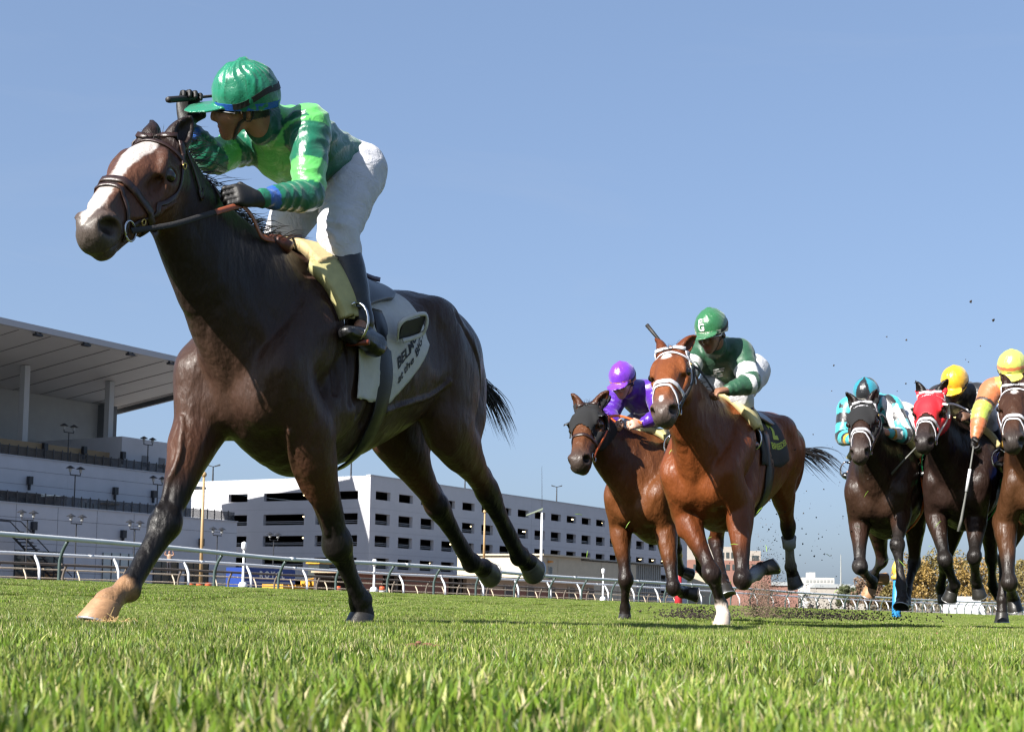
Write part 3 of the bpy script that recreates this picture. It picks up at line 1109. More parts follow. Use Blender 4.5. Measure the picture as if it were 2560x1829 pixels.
sh = tag(empty('shed'), 'cream flat-roofed shed with grey ribbed end behind the two bay horses', 'shed')
slab('wall', -70.5, -70, 153.0, 165.3, -2, 6.55, cream, sh)
slab('wall', -70.5, -70.02, 165.31, 184.6, -2, 6.2, cream, sh)
slab('wall', -84.0, -70.6, 153.0, 153.3, -2, 6.5, cream, sh)
slab('roof', -84.0, -69.4, 152.6, 167.2, 6.56, 6.8, cream, sh)
slab('roof', -84.0, -69.6, 167.21, 197.2, 6.45, 6.62, corr, sh)
slab('ribbed_wall', -71.2, -71.0, 184.61, 196.5, -2, 6.4, corr, sh)
for a in np.arange(184.8, 196.4, .85):
    slab('rib', -70.99, -70.85, a, a + .25, -2, 6.35, corr, sh)
for a in (158.0, 172.0, 178.0):
    slab('panel_seam', -69.99, -69.97, a, a + .08, -2, 6.1, mat('seam', (.42, .36, .27), .8), sh)
w_ = slab('window', -69.999, -69.95, 155.3, 156.3, 2.6, 5.0, glass_m, sh)
slab('window_frame', -69.998, -69.9, 155.1, 155.29, 2.5, 5.1, corr, w_)
slab('roof_lamp', -69.9, -69.3, 154.8, 155.4, 5.6, 5.9, mat('lamp_orange', (.6, .25, .05), .5), sh)

lw = tag(empty('stable_row'), 'long low peach and terracotta stable building beyond the dirt track', 'stable')
segs = [(92.5, 97.6, terra), (101.7, 110.2, terra), (114.0, 146.0, peach)]
for a, b_, m_ in segs:
    slab('wall', -58.5, -58.0, a, b_, -2, 2.6, m_, lw)
slab('wainscot', -57.99, -57.9, 114.0, 146.0, -2, 1.4, terra, lw)
slab('roof', -63.0, -57.2, 92.0, 146.5, 2.61, 2.85, peach, lw)
slab('rear_wall', -63.0, -62.7, 92.5, 146.0, -2, 2.6, mat('stable_dark', (.05, .04, .04), .8), lw)
for a in (98.6, 100.2, 111.2, 112.8):
    slab('post', -58.4, -58.1, a, a + .3, -2, 2.6, brown_paint, lw)
for a in np.arange(117, 145, 5.4):
    d_ = slab('stable_door', -57.89, -57.8, a, a + 1.6, -.5, 1.9, mat('door_dark', (.09, .07, .06), .7), lw)
    slab('door_frame', -57.885, -57.77, a - .18, a - .001, -.5, 2.0, cream, d_)

# blue trailer with its name
tr_ = tag(empty('trailer'), 'dark blue trailer with white lettering parked below the garage', 'trailer')
blue_m = mat('trailer_blue', (0.012, 0.045, 0.24), .4)
slab('box', -77.5, -75, 95.6, 104.4, .9, 3.2, blue_m, tr_)
slab('stripe', -74.995, -74.98, 95.6, 104.4, 1.55, 1.75, mat('stripe_grey', (.4, .42, .5), .5), tr_)
for a in (97.2, 102.8):
    MB().tube([(*xy(-75.6, a), .45), (*xy(-75.0, a), .45)], .48, 14).build('wheel', dark_m, tr_)


def flat_text(txt, s_, t_, z_, h_, m_, parent, name='lettering', bold=.02, space=1.15):
    V, Fc = text_mesh2d(txt, bold, space)
    pts = [(*xy(s_, t_ + v[0] * h_), z_ + v[1] * h_) for v in V]
    return MB().poly(pts, Fc).build(name, m_, parent)


def text_mesh2d(txt, bold=0.0, space=1.0):
    cu = bpy.data.curves.new('lettering', 'FONT')
    cu.body = txt
    cu.offset = bold
    cu.space_character = space
    cu.resolution_u = 3
    ob = bpy.data.objects.new('lettering', cu)
    C.objects.link(ob)
    dg = bpy.context.evaluated_depsgraph_get()
    me = bpy.data.meshes.new_from_object(ob.evaluated_get(dg))
    V = np.array([v.co[:2] for v in me.vertices])
    Fc = [tuple(p.vertices) for p in me.polygons]
    bpy.data.objects.remove(ob); bpy.data.curves.remove(cu)
    bpy.data.meshes.remove(me)
    lo, hi = V.min(0), V.max(0)
    return (V - lo) / (hi[1] - lo[1]), Fc          # unit height


white_ink = mat('ink_white', (.8, .8, .8), .6)
flat_text('ROYAL', -74.97, 98.2, 2.1, .8, white_ink, tr_, bold=.04, space=1.5)

ct = tag(empty('skip_container'), 'yellow orange skip container beneath the blue trailer', 'container')
yel = mat('plant_yellow', (.62, .30, .02), .5, noise=.15, nscale=1.5)
slab('side', -64.0, -63.8, 88.6, 96.0, -.4, 1.35, yel, ct)
slab('side', -66.5, -66.3, 88.6, 96.0, -.4, 1.35, yel, ct)
slab('end', -66.29, -64.01, 95.8, 96.0, -.4, 1.35, yel, ct)
slab('end', -66.29, -64.01, 88.6, 88.8, -.4, 1.35, yel, ct)
slab('floor', -66.29, -64.01, 88.81, 95.79, -.4, -.3, yel, ct)
for a in np.arange(89.4, 95.8, 1.05):
    slab('rib', -63.79, -63.68, a, a + .14, -.4, 1.3, yel, ct)

ld = tag(empty('wheel_loader'), 'yellow wheel loader with dark cab parked right of the blue trailer', 'loader')
t_ = on_s(815, 1440, -75)[0]
slab('chassis', -77, -75, t_ - 2.2, t_ + 2.6, 1.0, 2.0, yel, ld)
slab('engine_hood', -76.9, -75.1, t_ + .9, t_ + 2.7, 2.001, 2.9, yel, ld)
slab('cab', -76.8, -75.2, t_ - 1.1, t_ + .85, 2.001, 4.0, glass_m, ld)
slab('cab_roof', -77.0, -75.0, t_ - 1.3, t_ + 1.0, 4.001, 4.25, yel, ld)
for a in (t_ - 1.6, t_ + 1.9):
    MB().tube([(*xy(-75.5, a), .75), (*xy(-74.8, a), .75)], .75, 16).build('wheel', dark_m, ld)
MB().tube([(*xy(-75.6, t_ - 1.5), 2.2), (*xy(-75.6, t_ - 3.0), 2.0), (*xy(-75.6, t_ - 4.0), 1.0)], .18, 6).build('lift_arm', yel, ld)
MB().poly([(*xy(-77, t_ - 4.0), .4), (*xy(-74.8, t_ - 4.0), .4), (*xy(-74.8, t_ - 5.0), .4), (*xy(-77, t_ - 5.0), .4), (*xy(-77, t_ - 4.0), 1.5), (*xy(-74.8, t_ - 4.0), 1.5)],
          [(0, 1, 2, 3), (0, 1, 5, 4), (0, 3, 4), (1, 2, 5)]).build('bucket', yel, ld)

barrel_o = mat('barrel_orange', (.62, .10, .03), .5)
for i_, (px_, lb) in enumerate(((476, 'orange white traffic barrel, first one right of the leader\'s front leg'), (498, 'orange white traffic barrel, middle one of three in a row'), (520, 'orange white traffic barrel, rightmost of three in a row'),
                                (955, 'orange white traffic barrel by the small capped post'), (845, 'orange white traffic barrel right of the yellow container'))):
    s_ = -52.0
    t_, z_ = on_s(px_, 1478 if px_ < 600 else 1484, s_)
    r_ = tag(empty('traffic_barrel', (*xy(s_, t_), z_ - .3)), lb, 'barrel', 'traffic barrels beyond the dirt track')
    MB().lathe((0, 0, 0), [(.40, 0), (.40, .08), (.31, .09), (.30, .45)], 12).build('drum', barrel_o, r_, True)
    MB().lathe((0, 0, .451), [(.295, 0), (.29, .22)], 12).build('band', post_white, r_, True)
    MB().lathe((0, 0, .672), [(.285, 0), (.27, .25), (.24, .35), (.05, .36)], 12).build('drum_top', barrel_o, r_, True)


# ------------------------------------------------------------------ far buildings right of the garage
def far_box(root, name, px0, px1, ytop, Y, depth, m_, z0=-6.0, py_ref=1500):
    a, b_ = at(px0, ytop, Y), at(px1, ytop, Y)
    z1_ = (a[2] + b_[2]) / 2
    return MB().box((a[0], Y, z0), (b_[0], Y + depth, z1_)).build(name, m_, root)


def far_windows(root, px0, px1, n, y0, y1, Y, m_):
    for k in range(n):
        p0 = px0 + (px1 - px0) * (k + .2) / n; p1 = px0 + (px1 - px0) * (k + .8) / n
        a, b_ = at(p0, y1, Y - .12), at(p1, y0, Y - .12)
        MB().box((a[0], Y - .15, a[2]), (b_[0], Y - .002, b_[2])).build('window', m_, root)


bb = tag(empty('brick_building'), 'distant beige block with lower brick storeys behind the second bay horse', 'building')
far_box(bb, 'upper_block', 1735, 1800, 1358, 420, 18, beige); far_box(bb, 'upper_block', 1800.3, 1850, 1366, 421, 16, beige)
far_box(bb, 'upper_block', 1850.3, 1902, 1376, 420, 18, beige); far_box(bb, 'brick_storeys', 1722, 1928, 1400, 412, 7.5, brick_m)
far_windows(bb, 1800, 1838, 3, 1380, 1394, 421, glass_m); far_windows(bb, 1874, 1902, 1, 1388, 1400, 420, glass_m)
far_windows(bb, 1730, 1925, 12, 1410, 1424, 412, glass_m)
yb = tag(empty('peach_building'), 'pale orange low building behind the second bay horse\'s legs', 'building')
far_box(yb, 'wall', 1690, 1792, 1434, 330, 14, peach); far_box(yb, 'parapet', 1689, 1793, 1431, 329.6, .39, cream)
far_windows(yb, 1715, 1742, 1, 1444, 1462, 330, corr); far_windows(yb, 1748, 1785, 2, 1452, 1462, 330, corr)
wb = tag(empty('white_building'), 'small far white block on the skyline between the two packs of horses', 'building')
far_box(wb, 'wall', 2010, 2086, 1443, 620, 20, mat('far_white', (.48, .47, .45), .8)); far_box(wb, 'plant_room', 2024, 2038, 1430, 626, 8, mat('far_white'))
far_windows(wb, 2014, 2084, 8, 1449, 1455, 620, corr)
for px_, w0_, yt, lb, m_ in ((2100, 60, 1468, 'long low grey sheds on the skyline', beige), (1945, 50, 1462, 'low red roofed house on the skyline', brick_m)):
    r_ = tag(empty('far_house'), lb, 'building')
    far_box(r_, 'wall', px_ - w0_, px_ + w0_, yt, 480 + px_ * .02, 10, m_)
    a, b_ = at(px_ - w0_ - 2, yt, 480 + px_ * .02), at(px_ + w0_ + 2, yt - 8, 480 + px_ * .02)
    Yh = 480 + px_ * .02
    MB().hexa([(a[0], Yh - .5, a[2] + .01), (b_[0], Yh - .5, a[2] + .01), (b_[0], Yh + 10.5, a[2] + .01), (a[0], Yh + 10.5, a[2] + .01), (a[0] + 1, Yh + 4, b_[2]), (b_[0] - 1, Yh + 4, b_[2]), (b_[0] - 1, Yh + 6, b_[2]), (a[0] + 1, Yh + 6, b_[2])]).build('roof', corr, r_)
ms = tag(empty('radio_mast', (*at(2102, 1500, 520)[:2], -4.0)), 'thin far mast on the skyline between the two packs of horses', 'mast')
MB().tube([(0, 0, 0), (0, 0, at(2102, 1385, 520)[2] + 4)], [.5, .12], 6).build('shaft', corr, ms)


# ------------------------------------------------------------------ trees at the right
def leaf_mat(name, c):
    m_ = mat(name, c, .6, noise=.35, nscale=.9)
    return m_


def tree(px_, ytop, Y, wpx, label, m_, seed, group='autumn trees beyond the far turn'):
    rg = random.Random(seed); rn = np.random.RandomState(seed)
    base = at(px_, 1520, Y); gz = -1.5
    top = at(px_, ytop, Y)[2]
    H = top - gz
    R = wpx / FPX * Y / 2
    root = tag(empty('tree', (base[0], Y, gz)), label, 'tree', group)
    bark = mat('bark', (.10, .075, .055), .9, noise=.3, nscale=3)
    mb = MB().tube([(0, 0, 0), (.1, 0, H * .25), (-.05, .1, H * .5), (.1, 0, H * .8)], [.26, .2, .14, .05], 8)
    limbs = []
    for k in range(9):
        a = rg.uniform(0, 6.28); z0 = H * rg.uniform(.22, .6); L = R * rg.uniform(.5, .9)
        e = np.array((math.cos(a) * L, math.sin(a) * L, z0 + L * rg.uniform(.4, .9)))
        mb.tube([(0, 0, z0), tuple(e * np.array((.5, .5, 1)) - np.array((0, 0, .12 * L))), tuple(e)], [.09, .06, .025], 6)
        limbs.append(e)
    mb.build('trunk', bark, root)
    V, F = [], []
    cl = [(e, R * rg.uniform(.28, .45)) for e in limbs] + [(np.array((rg.uniform(-.7, .7) * R, rg.uniform(-.7, .7) * R, H * rg.uniform(.38, .95))), R * rg.uniform(.22, .4)) for _ in range(22)]
    for c_, r_ in cl:
        n_ = 150
        d = rn.normal(size=(n_, 3)); d /= np.linalg.norm(d, axis=1)[:, None]
        p = c_ + d * (r_ * rn.uniform(.45, 1.0, (n_, 1)) ** .6)
        for q in p:
            if q[2] < H * .12: continue
            u_ = rn.normal(size=3); u_ /= np.linalg.norm(u_)
            v_ = np.cross(u_, rn.normal(size=3)); v_ /= np.linalg.norm(v_)
            s_ = rn.uniform(.12, .26)
            i0 = len(V)
            V += [q - u_ * s_, q + v_ * s_ * .6, q + u_ * s_, q - v_ * s_ * .6]
            F.append((i0, i0 + 1, i0 + 2, i0 + 3))
    link('crown', np_mesh('crown', V, F, None, False), m_, root)


olive = leaf_mat('leaf_olive', (.15, .115, .028)); gold_l = leaf_mat('leaf_gold', (.23, .145, .032)); dgreen = leaf_mat('leaf_green', (.07, .085, .03))
russet = leaf_mat('leaf_russet', (.16, .10, .06))
for a in ((2290, 1388, 210, 120, 'yellow olive tree behind the teal jockey\'s horse', gold_l, 1), (2365, 1375, 230, 130, 'taller olive tree between the two right-hand horses', olive, 2),
          (2440, 1395, 220, 120, 'golden tree behind the red-hooded horse', gold_l, 3), (2520, 1400, 240, 130, 'olive tree behind the rightmost horse', olive, 4),
          (2170, 1446, 260, 80, 'small russet tree left of the teal jockey\'s horse', russet, 5), (2120, 1466, 280, 60, 'low green bush on the skyline by the mast', dgreen, 6),
          (2230, 1458, 250, 70, 'low olive bush beside the blue furlong pole', olive, 7), (2590, 1405, 230, 130, 'olive tree at the right edge of the view', olive, 8)):
    tree(*a)
bl = tag(empty('horse_van'), 'white van parked under the golden trees at right', 'van')
p_ = at(2405, 1490, 190)
MB().box((p_[0] - 2.2, 189, -1.0), (p_[0] + 1.4, 191, 1.7)).build('box', post_white, bl)
MB().hexa([(p_[0] + 1.41, 189.05, -1), (p_[0] + 2.9, 189.05, -1), (p_[0] + 2.9, 190.95, -1), (p_[0] + 1.41, 190.95, -1), (p_[0] + 1.41, 189.05, 1.3), (p_[0] + 2.1, 189.05, 1.3), (p_[0] + 2.1, 190.95, 1.3), (p_[0] + 1.41, 190.95, 1.3)]).build('cab', post_white, bl)
for dx in (-1.4, 2.1):
    MB().tube([(p_[0] + dx, 188.9, -1.0), (p_[0] + dx, 189.2, -1.0)], .42, 12).build('wheel', dark_m, bl)
# far belt of trees that reads as one mass
rn = np.random.RandomState(5)
V, F = [], []
for k in range(9000):
    px_ = rn.uniform(1500, 3000)
    Y = rn.uniform(560, 760)
    hmax = 3.0 + 3.0 * (0.5 + 0.5 * math.sin(px_ * .021) * math.sin(px_ * .0071 + 1)) + rn.uniform(0, 1.0)
    q = np.array((at(px_, 1500, Y)[0], Y, rn.uniform(-3, hmax)))
    u_ = rn.normal(size=3); u_ /= np.linalg.norm(u_); v_ = np.cross(u_, rn.normal(size=3)); v_ /= np.linalg.norm(v_)
    s_ = rn.uniform(.5, 1.1); i0 = len(V)
    V += [q - u_ * s_, q + v_ * s_, q + u_ * s_, q - v_ * s_]; F.append((i0, i0 + 1, i0 + 2, i0 + 3))
tag(link('tree_belt', np_mesh('tree_belt', V, F, None, False), leaf_mat('leaf_far', (.11, .095, .06))), 'far belt of dull trees along the skyline', 'trees', kind='stuff')

# ------------------------------------------------------------------ horses
class Frame:
    """a horse's own frame: x forward, y to its left, z up; origin on the ground plane below the withers"""
    def __init__(self, px, py, Y, theta):
        w = at(px, py, Y)
        th = math.radians(theta)
        self.h = np.array((-math.sin(th), -math.cos(th), 0.0))
        self.l = np.array((-self.h[1], self.h[0], 0.0))
        self.o = np.array((w[0], w[1], 0.0))
        self.ang = math.atan2(self.h[1], self.h[0])
        self.wz = w[2]

    def L(self, px, py, lat):
        """local point where the pixel's ray meets the fore-and-aft plane at lat"""
        d = ray(px, py)
        k = (lat - np.dot(_O - self.o, self.l)) / np.dot(d, self.l)
        q = _O + d * k - self.o
        return np.array((q @ self.h, q @ self.l, q[2]))

    def A(self, px, py, fwd):
        """local point where the pixel's ray meets the cross plane at fwd"""
        d = ray(px, py)
        k = (fwd - np.dot(_O - self.o, self.h)) / np.dot(d, self.h)
        q = _O + d * k - self.o
        return np.array((q @ self.h, q @ self.l, q[2]))

    def loc(self):
        return (self.o[0], self.o[1], 0.0)

    def inv(self, w):
        q = np.asarray(w, float) - self.o
        return np.array((q @ self.h, q @ self.l, q[2]))


def hoof_mesh(name, cor, axis, fwd, r=0.058, L=0.085, parent=None, mt=None):
    """hoof: coronet ring down to the bearing edge, longer at the toe, sole closed a little inside"""
    axis, fwd = unit(axis), np.asarray(fwd, float)
    fwd = unit(fwd - axis * np.dot(fwd, axis))
    side = np.cross(axis, fwd)
    mb = MB()
    n = 20
    rings = [(-0.10, 0.80, 0.0), (0.0, 0.92, 0.0), (0.1, 0.93, 0.05), (0.5, 1.02, 0.22), (0.97, 1.14, 0.44), (1.0, 1.12, 0.45), (0.96, 0.90, 0.44), (0.90, 0.3, 0.40)]
    for f, s, sl in rings:
        for j in range(n):
            a = 2 * math.pi * j / n
            ca, sa = math.cos(a), math.sin(a)
            rx = r * s * (1.05 if ca > 0 else 0.92 - 0.12 * (1 if abs(sa) < 0.4 else 0))
            p = np.asarray(cor) + axis * (L * f) + fwd * (rx * ca + sl * r) + side * (r * s * sa * 0.95)
            mb.v.append(tuple(p))
    for i in range(len(rings) - 1):
        for j in range(n):
            k = (j + 1) % n
            mb.f.append((i * n + j, (i + 1) * n + j, (i + 1) * n + k, i * n + k))
    mb.f.append(tuple(range(n)))
    mb.f.append(tuple((len(rings) - 1) * n + j for j in reversed(range(n))))
    o = mb.build(name, mt, parent, smooth=True)
    sh_ = MB()
    pts = []
    for j in range(25):
        a = -2.4 + 4.8 * j / 24
        pts.append(np.asarray(cor) + axis * (L * 1.03) + fwd * (r * 1.1 * math.cos(a) + .45 * r) + side * (r * 1.06 * math.sin(a)))
    sh_.tube(pts, .0055, 6).build('horseshoe', mat('shoe_alloy', (.55, .55, .56), .35, .8), o, True)
    return o


def build_horse(name, fr, S, label, group):
    """S: spec dict with pose joints in the local frame, coat colours and grid size"""
    root = empty(name, fr.loc(), fr.ang)
    tag(root, label, 'horse', group)
    W, Cr = np.array(S['withers'], float), np.array(S['croup'], float)
    ex = unit(W - Cr); ex[1] = 0; ex = unit(ex)
    ey = np.array((0, 1.0, 0)); ez = np.cross(ex, ey)
    T = lambda x, y, z: W + ex * x + ey * y + ez * z
    body, dark, leg, low = [np.array(c) for c in (S['body'], S['dark'], S['leg'], S['low'])]
    h = S.get('h', 0.012)
    poll, muz = np.array(S['poll'], float), np.array(S['muzzle'], float)
    allp = [T(0.5, 0.42, 0.15), T(-1.6, -0.42, -0.95), poll + 0.28, poll - 0.28, muz + 0.2, muz - 0.2]
    for k in ('RF', 'LF', 'RH', 'LH'):
        for p in S[k]:
            allp += [np.array(p) + 0.13, np.array(p) - 0.13]
    allp = np.array(allp)
    F = Field(allp.min(0), allp.max(0), h)
    # torso ---------------------------------------------------------------
    tor = [(0.27, -0.28, -0.74, .150), (0.16, -0.13, -0.86, .205), (0.0, -0.01, -0.88, .235), (-0.2, -0.03, -0.84, .265), (-0.42, -0.075, -0.76, .28),
           (-0.64, -0.06, -0.66, .275), (-0.85, -0.01, -0.56, .265), (-1.05, -0.02, -0.52, .255), (-1.22, -0.10, -0.50, .205), (-1.36, -0.23, -0.47, .12)]
    tw = S.get('wide', 1.0)
    F.loft([(T(x, 0, (a + b) / 2), (a - b) / 2, w * tw) for x, a, b, w in tor], up=ez, k=0.05, cap=0.75,
           col=[body, body, dark, body, body, body, dark, body, body])
    # withers and spine ridge
    F.loft([(T(0.14, 0, -0.12), .06, .06), (T(0, 0, -0.045), .055, .05), (T(-0.2, 0, -0.06), .05, .06), (T(-0.5, 0, -0.12), .05, .07)], up=ez, k=0.06)
    # neck ----------------------------------------------------------------
    nb = T(0.09, 0, -0.36)
    hx = unit(muz - poll)
    nk_end = poll + hx * 0.05 - np.array((0, 0, 1)) * 0.055
    nm = lerp(nb, nk_end, 0.45) + np.array(S.get('neck_bow', (0, 0, 0.0)))
    nm2 = lerp(nb, nk_end, 0.75) + np.array(S.get('neck_bow', (0, 0, 0.0))) * 0.7
    ndir = unit(nk_end - nb)
    nup = unit(np.cross(ndir, ey))
    if nup[2] < 0: nup = -nup
    ns = S.get('neck', 1.0)
    F.loft([(nb, .36 * ns, .185), (lerp(nb, nm, 0.55), .305 * ns, .155), (nm, .235 * ns, .120), (nm2, .168 * ns, .09), (nk_end, .12, .078)], up=nup, k=0.10, cap=0.6,
           col=[body, dark, dark, dark, dark])
    for s in (-1, 1):   # brachiocephalic muscle along the neck, to the point of the shoulder
        F.loft([(lerp(nm2, nk_end, .6) + ey * s * .06 - nup * .04, .035, .025), (nm + ey * s * .095 - nup * .07, .05, .03), (lerp(nb, nm, .4) + ey * s * .14 - nup * .14, .07, .04), (T(.27, s * .17, -.47), .08, .06)], up=nup, k=0.035)
    # chest and shoulders --------------------------------------------------
    for s, key in ((-1, 'RF'), (1, 'LF')):
        E = np.array(S[key][0])
        Sp = T(.275, s * .18, -.50) + (E - T(-.02, s * .19, -.72)) * np.array((.16, .1, .16))
        F.loft([(T(-.08, s * .135, -.10), .13, .075), (T(.05, s * .185, -.27), .135, .085), (T(.17, s * .195, -.41), .125, .08), (Sp, .105, .075)], up=ex, k=0.045, col=[body, body])
        F.loft([(T(-.15, s * .21, -.36), .12, .07), (lerp(T(-.12, s * .215, -.5), E, .4), .125, .075), (E + ez * .05 - ex * .02, .085, .065)], up=ex, k=0.05, col=[body, body])   # triceps
        F.loft([(Sp, .105, .08), (lerp(Sp, E, .5), .105, .08), (E, .095, .075)], up=ex, k=0.05, col=[body, leg])
        F.ell(T(.30, s * .095, -.62), (.09, .09, .12), k=0.05)       # pectorals
        # groove between shoulder and upper arm, and along the scapula spine
        F.seg(T(-.15, s * .325, -.28), T(-.06, s * .315, -.58), (.012, .03), (.012, .03), up=ez, k=0.07, op='-')
        F.seg(T(-.24, s * .335, -.30), T(-.20, s * .33, -.62), (.010, .025), (.010, .025), up=ez, k=0.07, op='-')
    # ribs: faint
    # forelegs -------------------------------------------------------------
    hoofs = []
    for s, key in ((-1, 'RF'), (1, 'LF')):
        E, K, Fe, Co, Toe = [np.array(p, float) for p in S[key]]
        fa = unit(K - E); ca = unit(Fe - K)
        fwd = unit(np.cross(ey, (K - E))) * -1
        if np.dot(fwd, ex) < 0: fwd = -fwd
        cf = unit(np.cross(ey, (Fe - K)) * -1)
        if np.dot(cf, fwd) < 0: cf = -cf
        kc = [body, leg, leg, low, low, low]
        F.loft([(E + fa * -.04, .092, .076), (lerp(E, K, .16) + fwd * .012, .090, .072), (lerp(E, K, .4) + fwd * .010, .070, .058), (lerp(E, K, .68), .050, .044), (lerp(E, K, .86), .043, .041), (K, .052, .049)],
               up=fwd, k=0.04, col=kc)
        F.ell(lerp(E, K, .12) + fwd * .045 + ey * s * .018, (.045, .042, .09), ax=(fwd, ey, fa), k=0.04)
        F.ell(E - fwd * .068 + fa * -.035 + ey * s * .01, (.04, .035, .045), ax=(fwd, ey, fa), k=0.04)   # point of elbow
        F.loft([(K + fa * -.03, .055, .051), (K + fwd * .006 + ca * .01, .057, .053), (lerp(K, Fe, .2), .044, .038), (lerp(K, Fe, .5), .037, .029), (lerp(K, Fe, .8), .037, .031), (Fe, .044, .040)], up=cf, k=0.02, col=[low, low])
        for oy_ in (-.030, .030):
            F.loft([(lerp(E, K, .25) + fwd * .035 + ey * oy_, .018, .015), (lerp(E, K, .6) + fwd * .030 + ey * oy_ * .8, .013, .011), (lerp(E, K, .9) + fwd * .028 + ey * oy_ * .6, .010, .010)], up=fwd, k=0.010)
        F.ell(K - fwd * .042 + fa * -.005, (.024, .03, .03), ax=(fwd, ey, fa), k=0.02)                     # accessory carpal
        F.loft([(lerp(K, Fe, .2) - cf * .022, .016, .016), (lerp(K, Fe, .55) - cf * .024, .013, .014), (lerp(K, Fe, .85) - cf * .022, .016, .017)], up=cf, k=0.012)
        F.ell(Fe - cf * .026, (.028, .032, .03), ax=(cf, ey, ca), k=0.02)                                   # sesamoid
        pd = unit(Co - Fe)
        F.loft([(Fe, .042, .04), (lerp(Fe, Co, .5), .034, .033), (Co, .047, .048)], up=cf, k=0.02, col=[low, low])
        hoofs.append((key, Co, unit(S.get(key + '_ax', Toe - Co)), S.get(key + '_fwd', None), ex, pd))
    # hindquarters -----------------------------------------------------------
    for s, key in ((-1, 'RH'), (1, 'LH')):
        St, H, Fe, Co, Toe = [np.array(p, float) for p in S[key]]
        hip = T(-.98, s * .135, -.24)
        but = T(-1.26, s * .10, -.36)
        td = unit(St - hip)
        tf = unit(np.cross(ey, td) * -1)
        if np.dot(tf, ex) < 0: tf = -tf
        F.loft([(hip, .27, .13), (lerp(hip, St, .35) - tf * .02, .235, .13), (lerp(hip, St, .7) - tf * .02, .185, .115), (St, .135, .095)], up=tf, k=0.06, cap=0.7, col=[body, body, body, leg])
        F.loft([(but, .13, .10), (lerp(but, lerp(St, H, .25), .5) - tf * .03, .13, .085), (lerp(St, H, .35) - tf * .03, .075, .06)], up=tf, k=0.05, col=[body, leg])
        F.ell(T(-.86, s * .20, -.13), (.12, .07, .09), ax=(ex, ey, ez), k=0.07)            # point of hip
        F.ell(St + tf * .06 + ey * s * .015, (.07, .065, .08), k=0.05)                     # stifle
        ga = unit(H - St); gf = unit(np.cross(ey, ga) * -1)
        if np.dot(gf, ex) < 0: gf = -gf
        ca = unit(Fe - H); cf = unit(np.cross(ey, ca) * -1)
        if np.dot(cf, gf) < 0: cf = -cf
        F.loft([(St, .135, .095), (lerp(St, H, .3), .105, .08), (lerp(St, H, .58), .075, .06), (lerp(St, H, .82), .055, .046), (H, .062, .05)], up=gf, k=0.04, col=[body, leg, leg, low])
        hp = H - gf * .055 - ga * .055                                                      # point of hock
        F.loft([(lerp(St, H, .55) - gf * .055, .022, .022), (lerp(St, H, .78) - gf * .055, .017, .016), (hp, .024, .024), (H - cf * .035 + ca * .05, .022, .024)], up=gf, k=0.02)
        F.loft([(H, .064, .051), (lerp(H, Fe, .12), .056, .046), (lerp(H, Fe, .28), .045, .037), (lerp(H, Fe, .55), .038, .031), (lerp(H, Fe, .82), .039, .033), (Fe, .046, .042)], up=cf, k=0.02, col=[low, low])
        F.loft([(lerp(H, Fe, .22) - cf * .024, .017, .017), (lerp(H, Fe, .55) - cf * .026, .014, .015), (lerp(H, Fe, .85) - cf * .024, .017, .018)], up=cf, k=0.012)
        F.ell(Fe - cf * .028, (.03, .034, .032), ax=(cf, ey, ca), k=0.02)
        F.loft([(Fe, .044, .042), (lerp(Fe, Co, .5), .036, .035), (Co, .047, .048)], up=cf, k=0.02, col=[low, low])
        hoofs.append((key, Co, unit(Toe - Co), S.get(key + '_fwd', None), ex, unit(Co - Fe)))
    # flank hollow
    for s in (-1, 1):
        F.ell(T(-.72, s * .36, -.24), (.10, .08, .13), ax=(ex, ey, ez), k=0.10, op='-')
    # head ---------------------------------------------------------------------
    hz = np.array(S.get('head_up', (0, 0, 1.0)), float)
    hz = unit(hz - hx * np.dot(hz, hx))
    hy = np.cross(hz, hx)
    Lh = np.linalg.norm(muz - poll) / 0.60
    Hd = lambda x, y, z: poll + (hx * x + hy * y + hz * z) * Lh
    mw = S.get('muzzle_w', 1.0)
    hcol, nose = np.array(S['head']), np.array(S['nose'])
    F.loft([(Hd(.035, 0, -.085), .085 * Lh, .072 * Lh), (Hd(.11, 0, -.088), .113 * Lh, .094 * Lh), (Hd(.20, 0, -.09), .122 * Lh, .096 * Lh), (Hd(.31, 0, -.082), .105 * Lh, .078 * Lh),
            (Hd(.41, 0, -.072), .084 * Lh, .063 * Lh * mw), (Hd(.50, 0, -.07), .072 * Lh, .058 * Lh * mw), (Hd(.555, 0, -.072), .067 * Lh, .059 * Lh * mw), (Hd(.595, 0, -.082), .054 * Lh, .052 * Lh * mw)],
           up=hz, k=0.05, cap=0.6, col=[dark, hcol, hcol, hcol, hcol, nose, nose])
    for s in (-1, 1):
        F.ell(Hd(.16, s * .052, -.135), np.array((.125, .036, .105)) * Lh, ax=(hx, hy, hz), k=0.04 * Lh)         # cheek
        F.ell(Hd(.205, s * .092, -.045), np.array((.052, .024, .040)) * Lh, ax=(hx, hy, hz), k=0.03 * Lh)        # orbit
        F.loft([(Hd(.14, s * .068, .008), .016 * Lh, .018 * Lh), (Hd(.19, s * .088, -.006), .016 * Lh, .016 * Lh), (Hd(.25, s * .082, -.03), .013 * Lh, .014 * Lh)], up=hz, k=0.025 * Lh)   # brow
        F.loft([(Hd(.25, s * .083, -.09), .014 * Lh, .014 * Lh), (Hd(.33, s * .068, -.085), .013 * Lh, .012 * Lh), (Hd(.40, s * .057, -.08), .01 * Lh, .01 * Lh)], up=hz, k=0.02 * Lh)   # facial crest
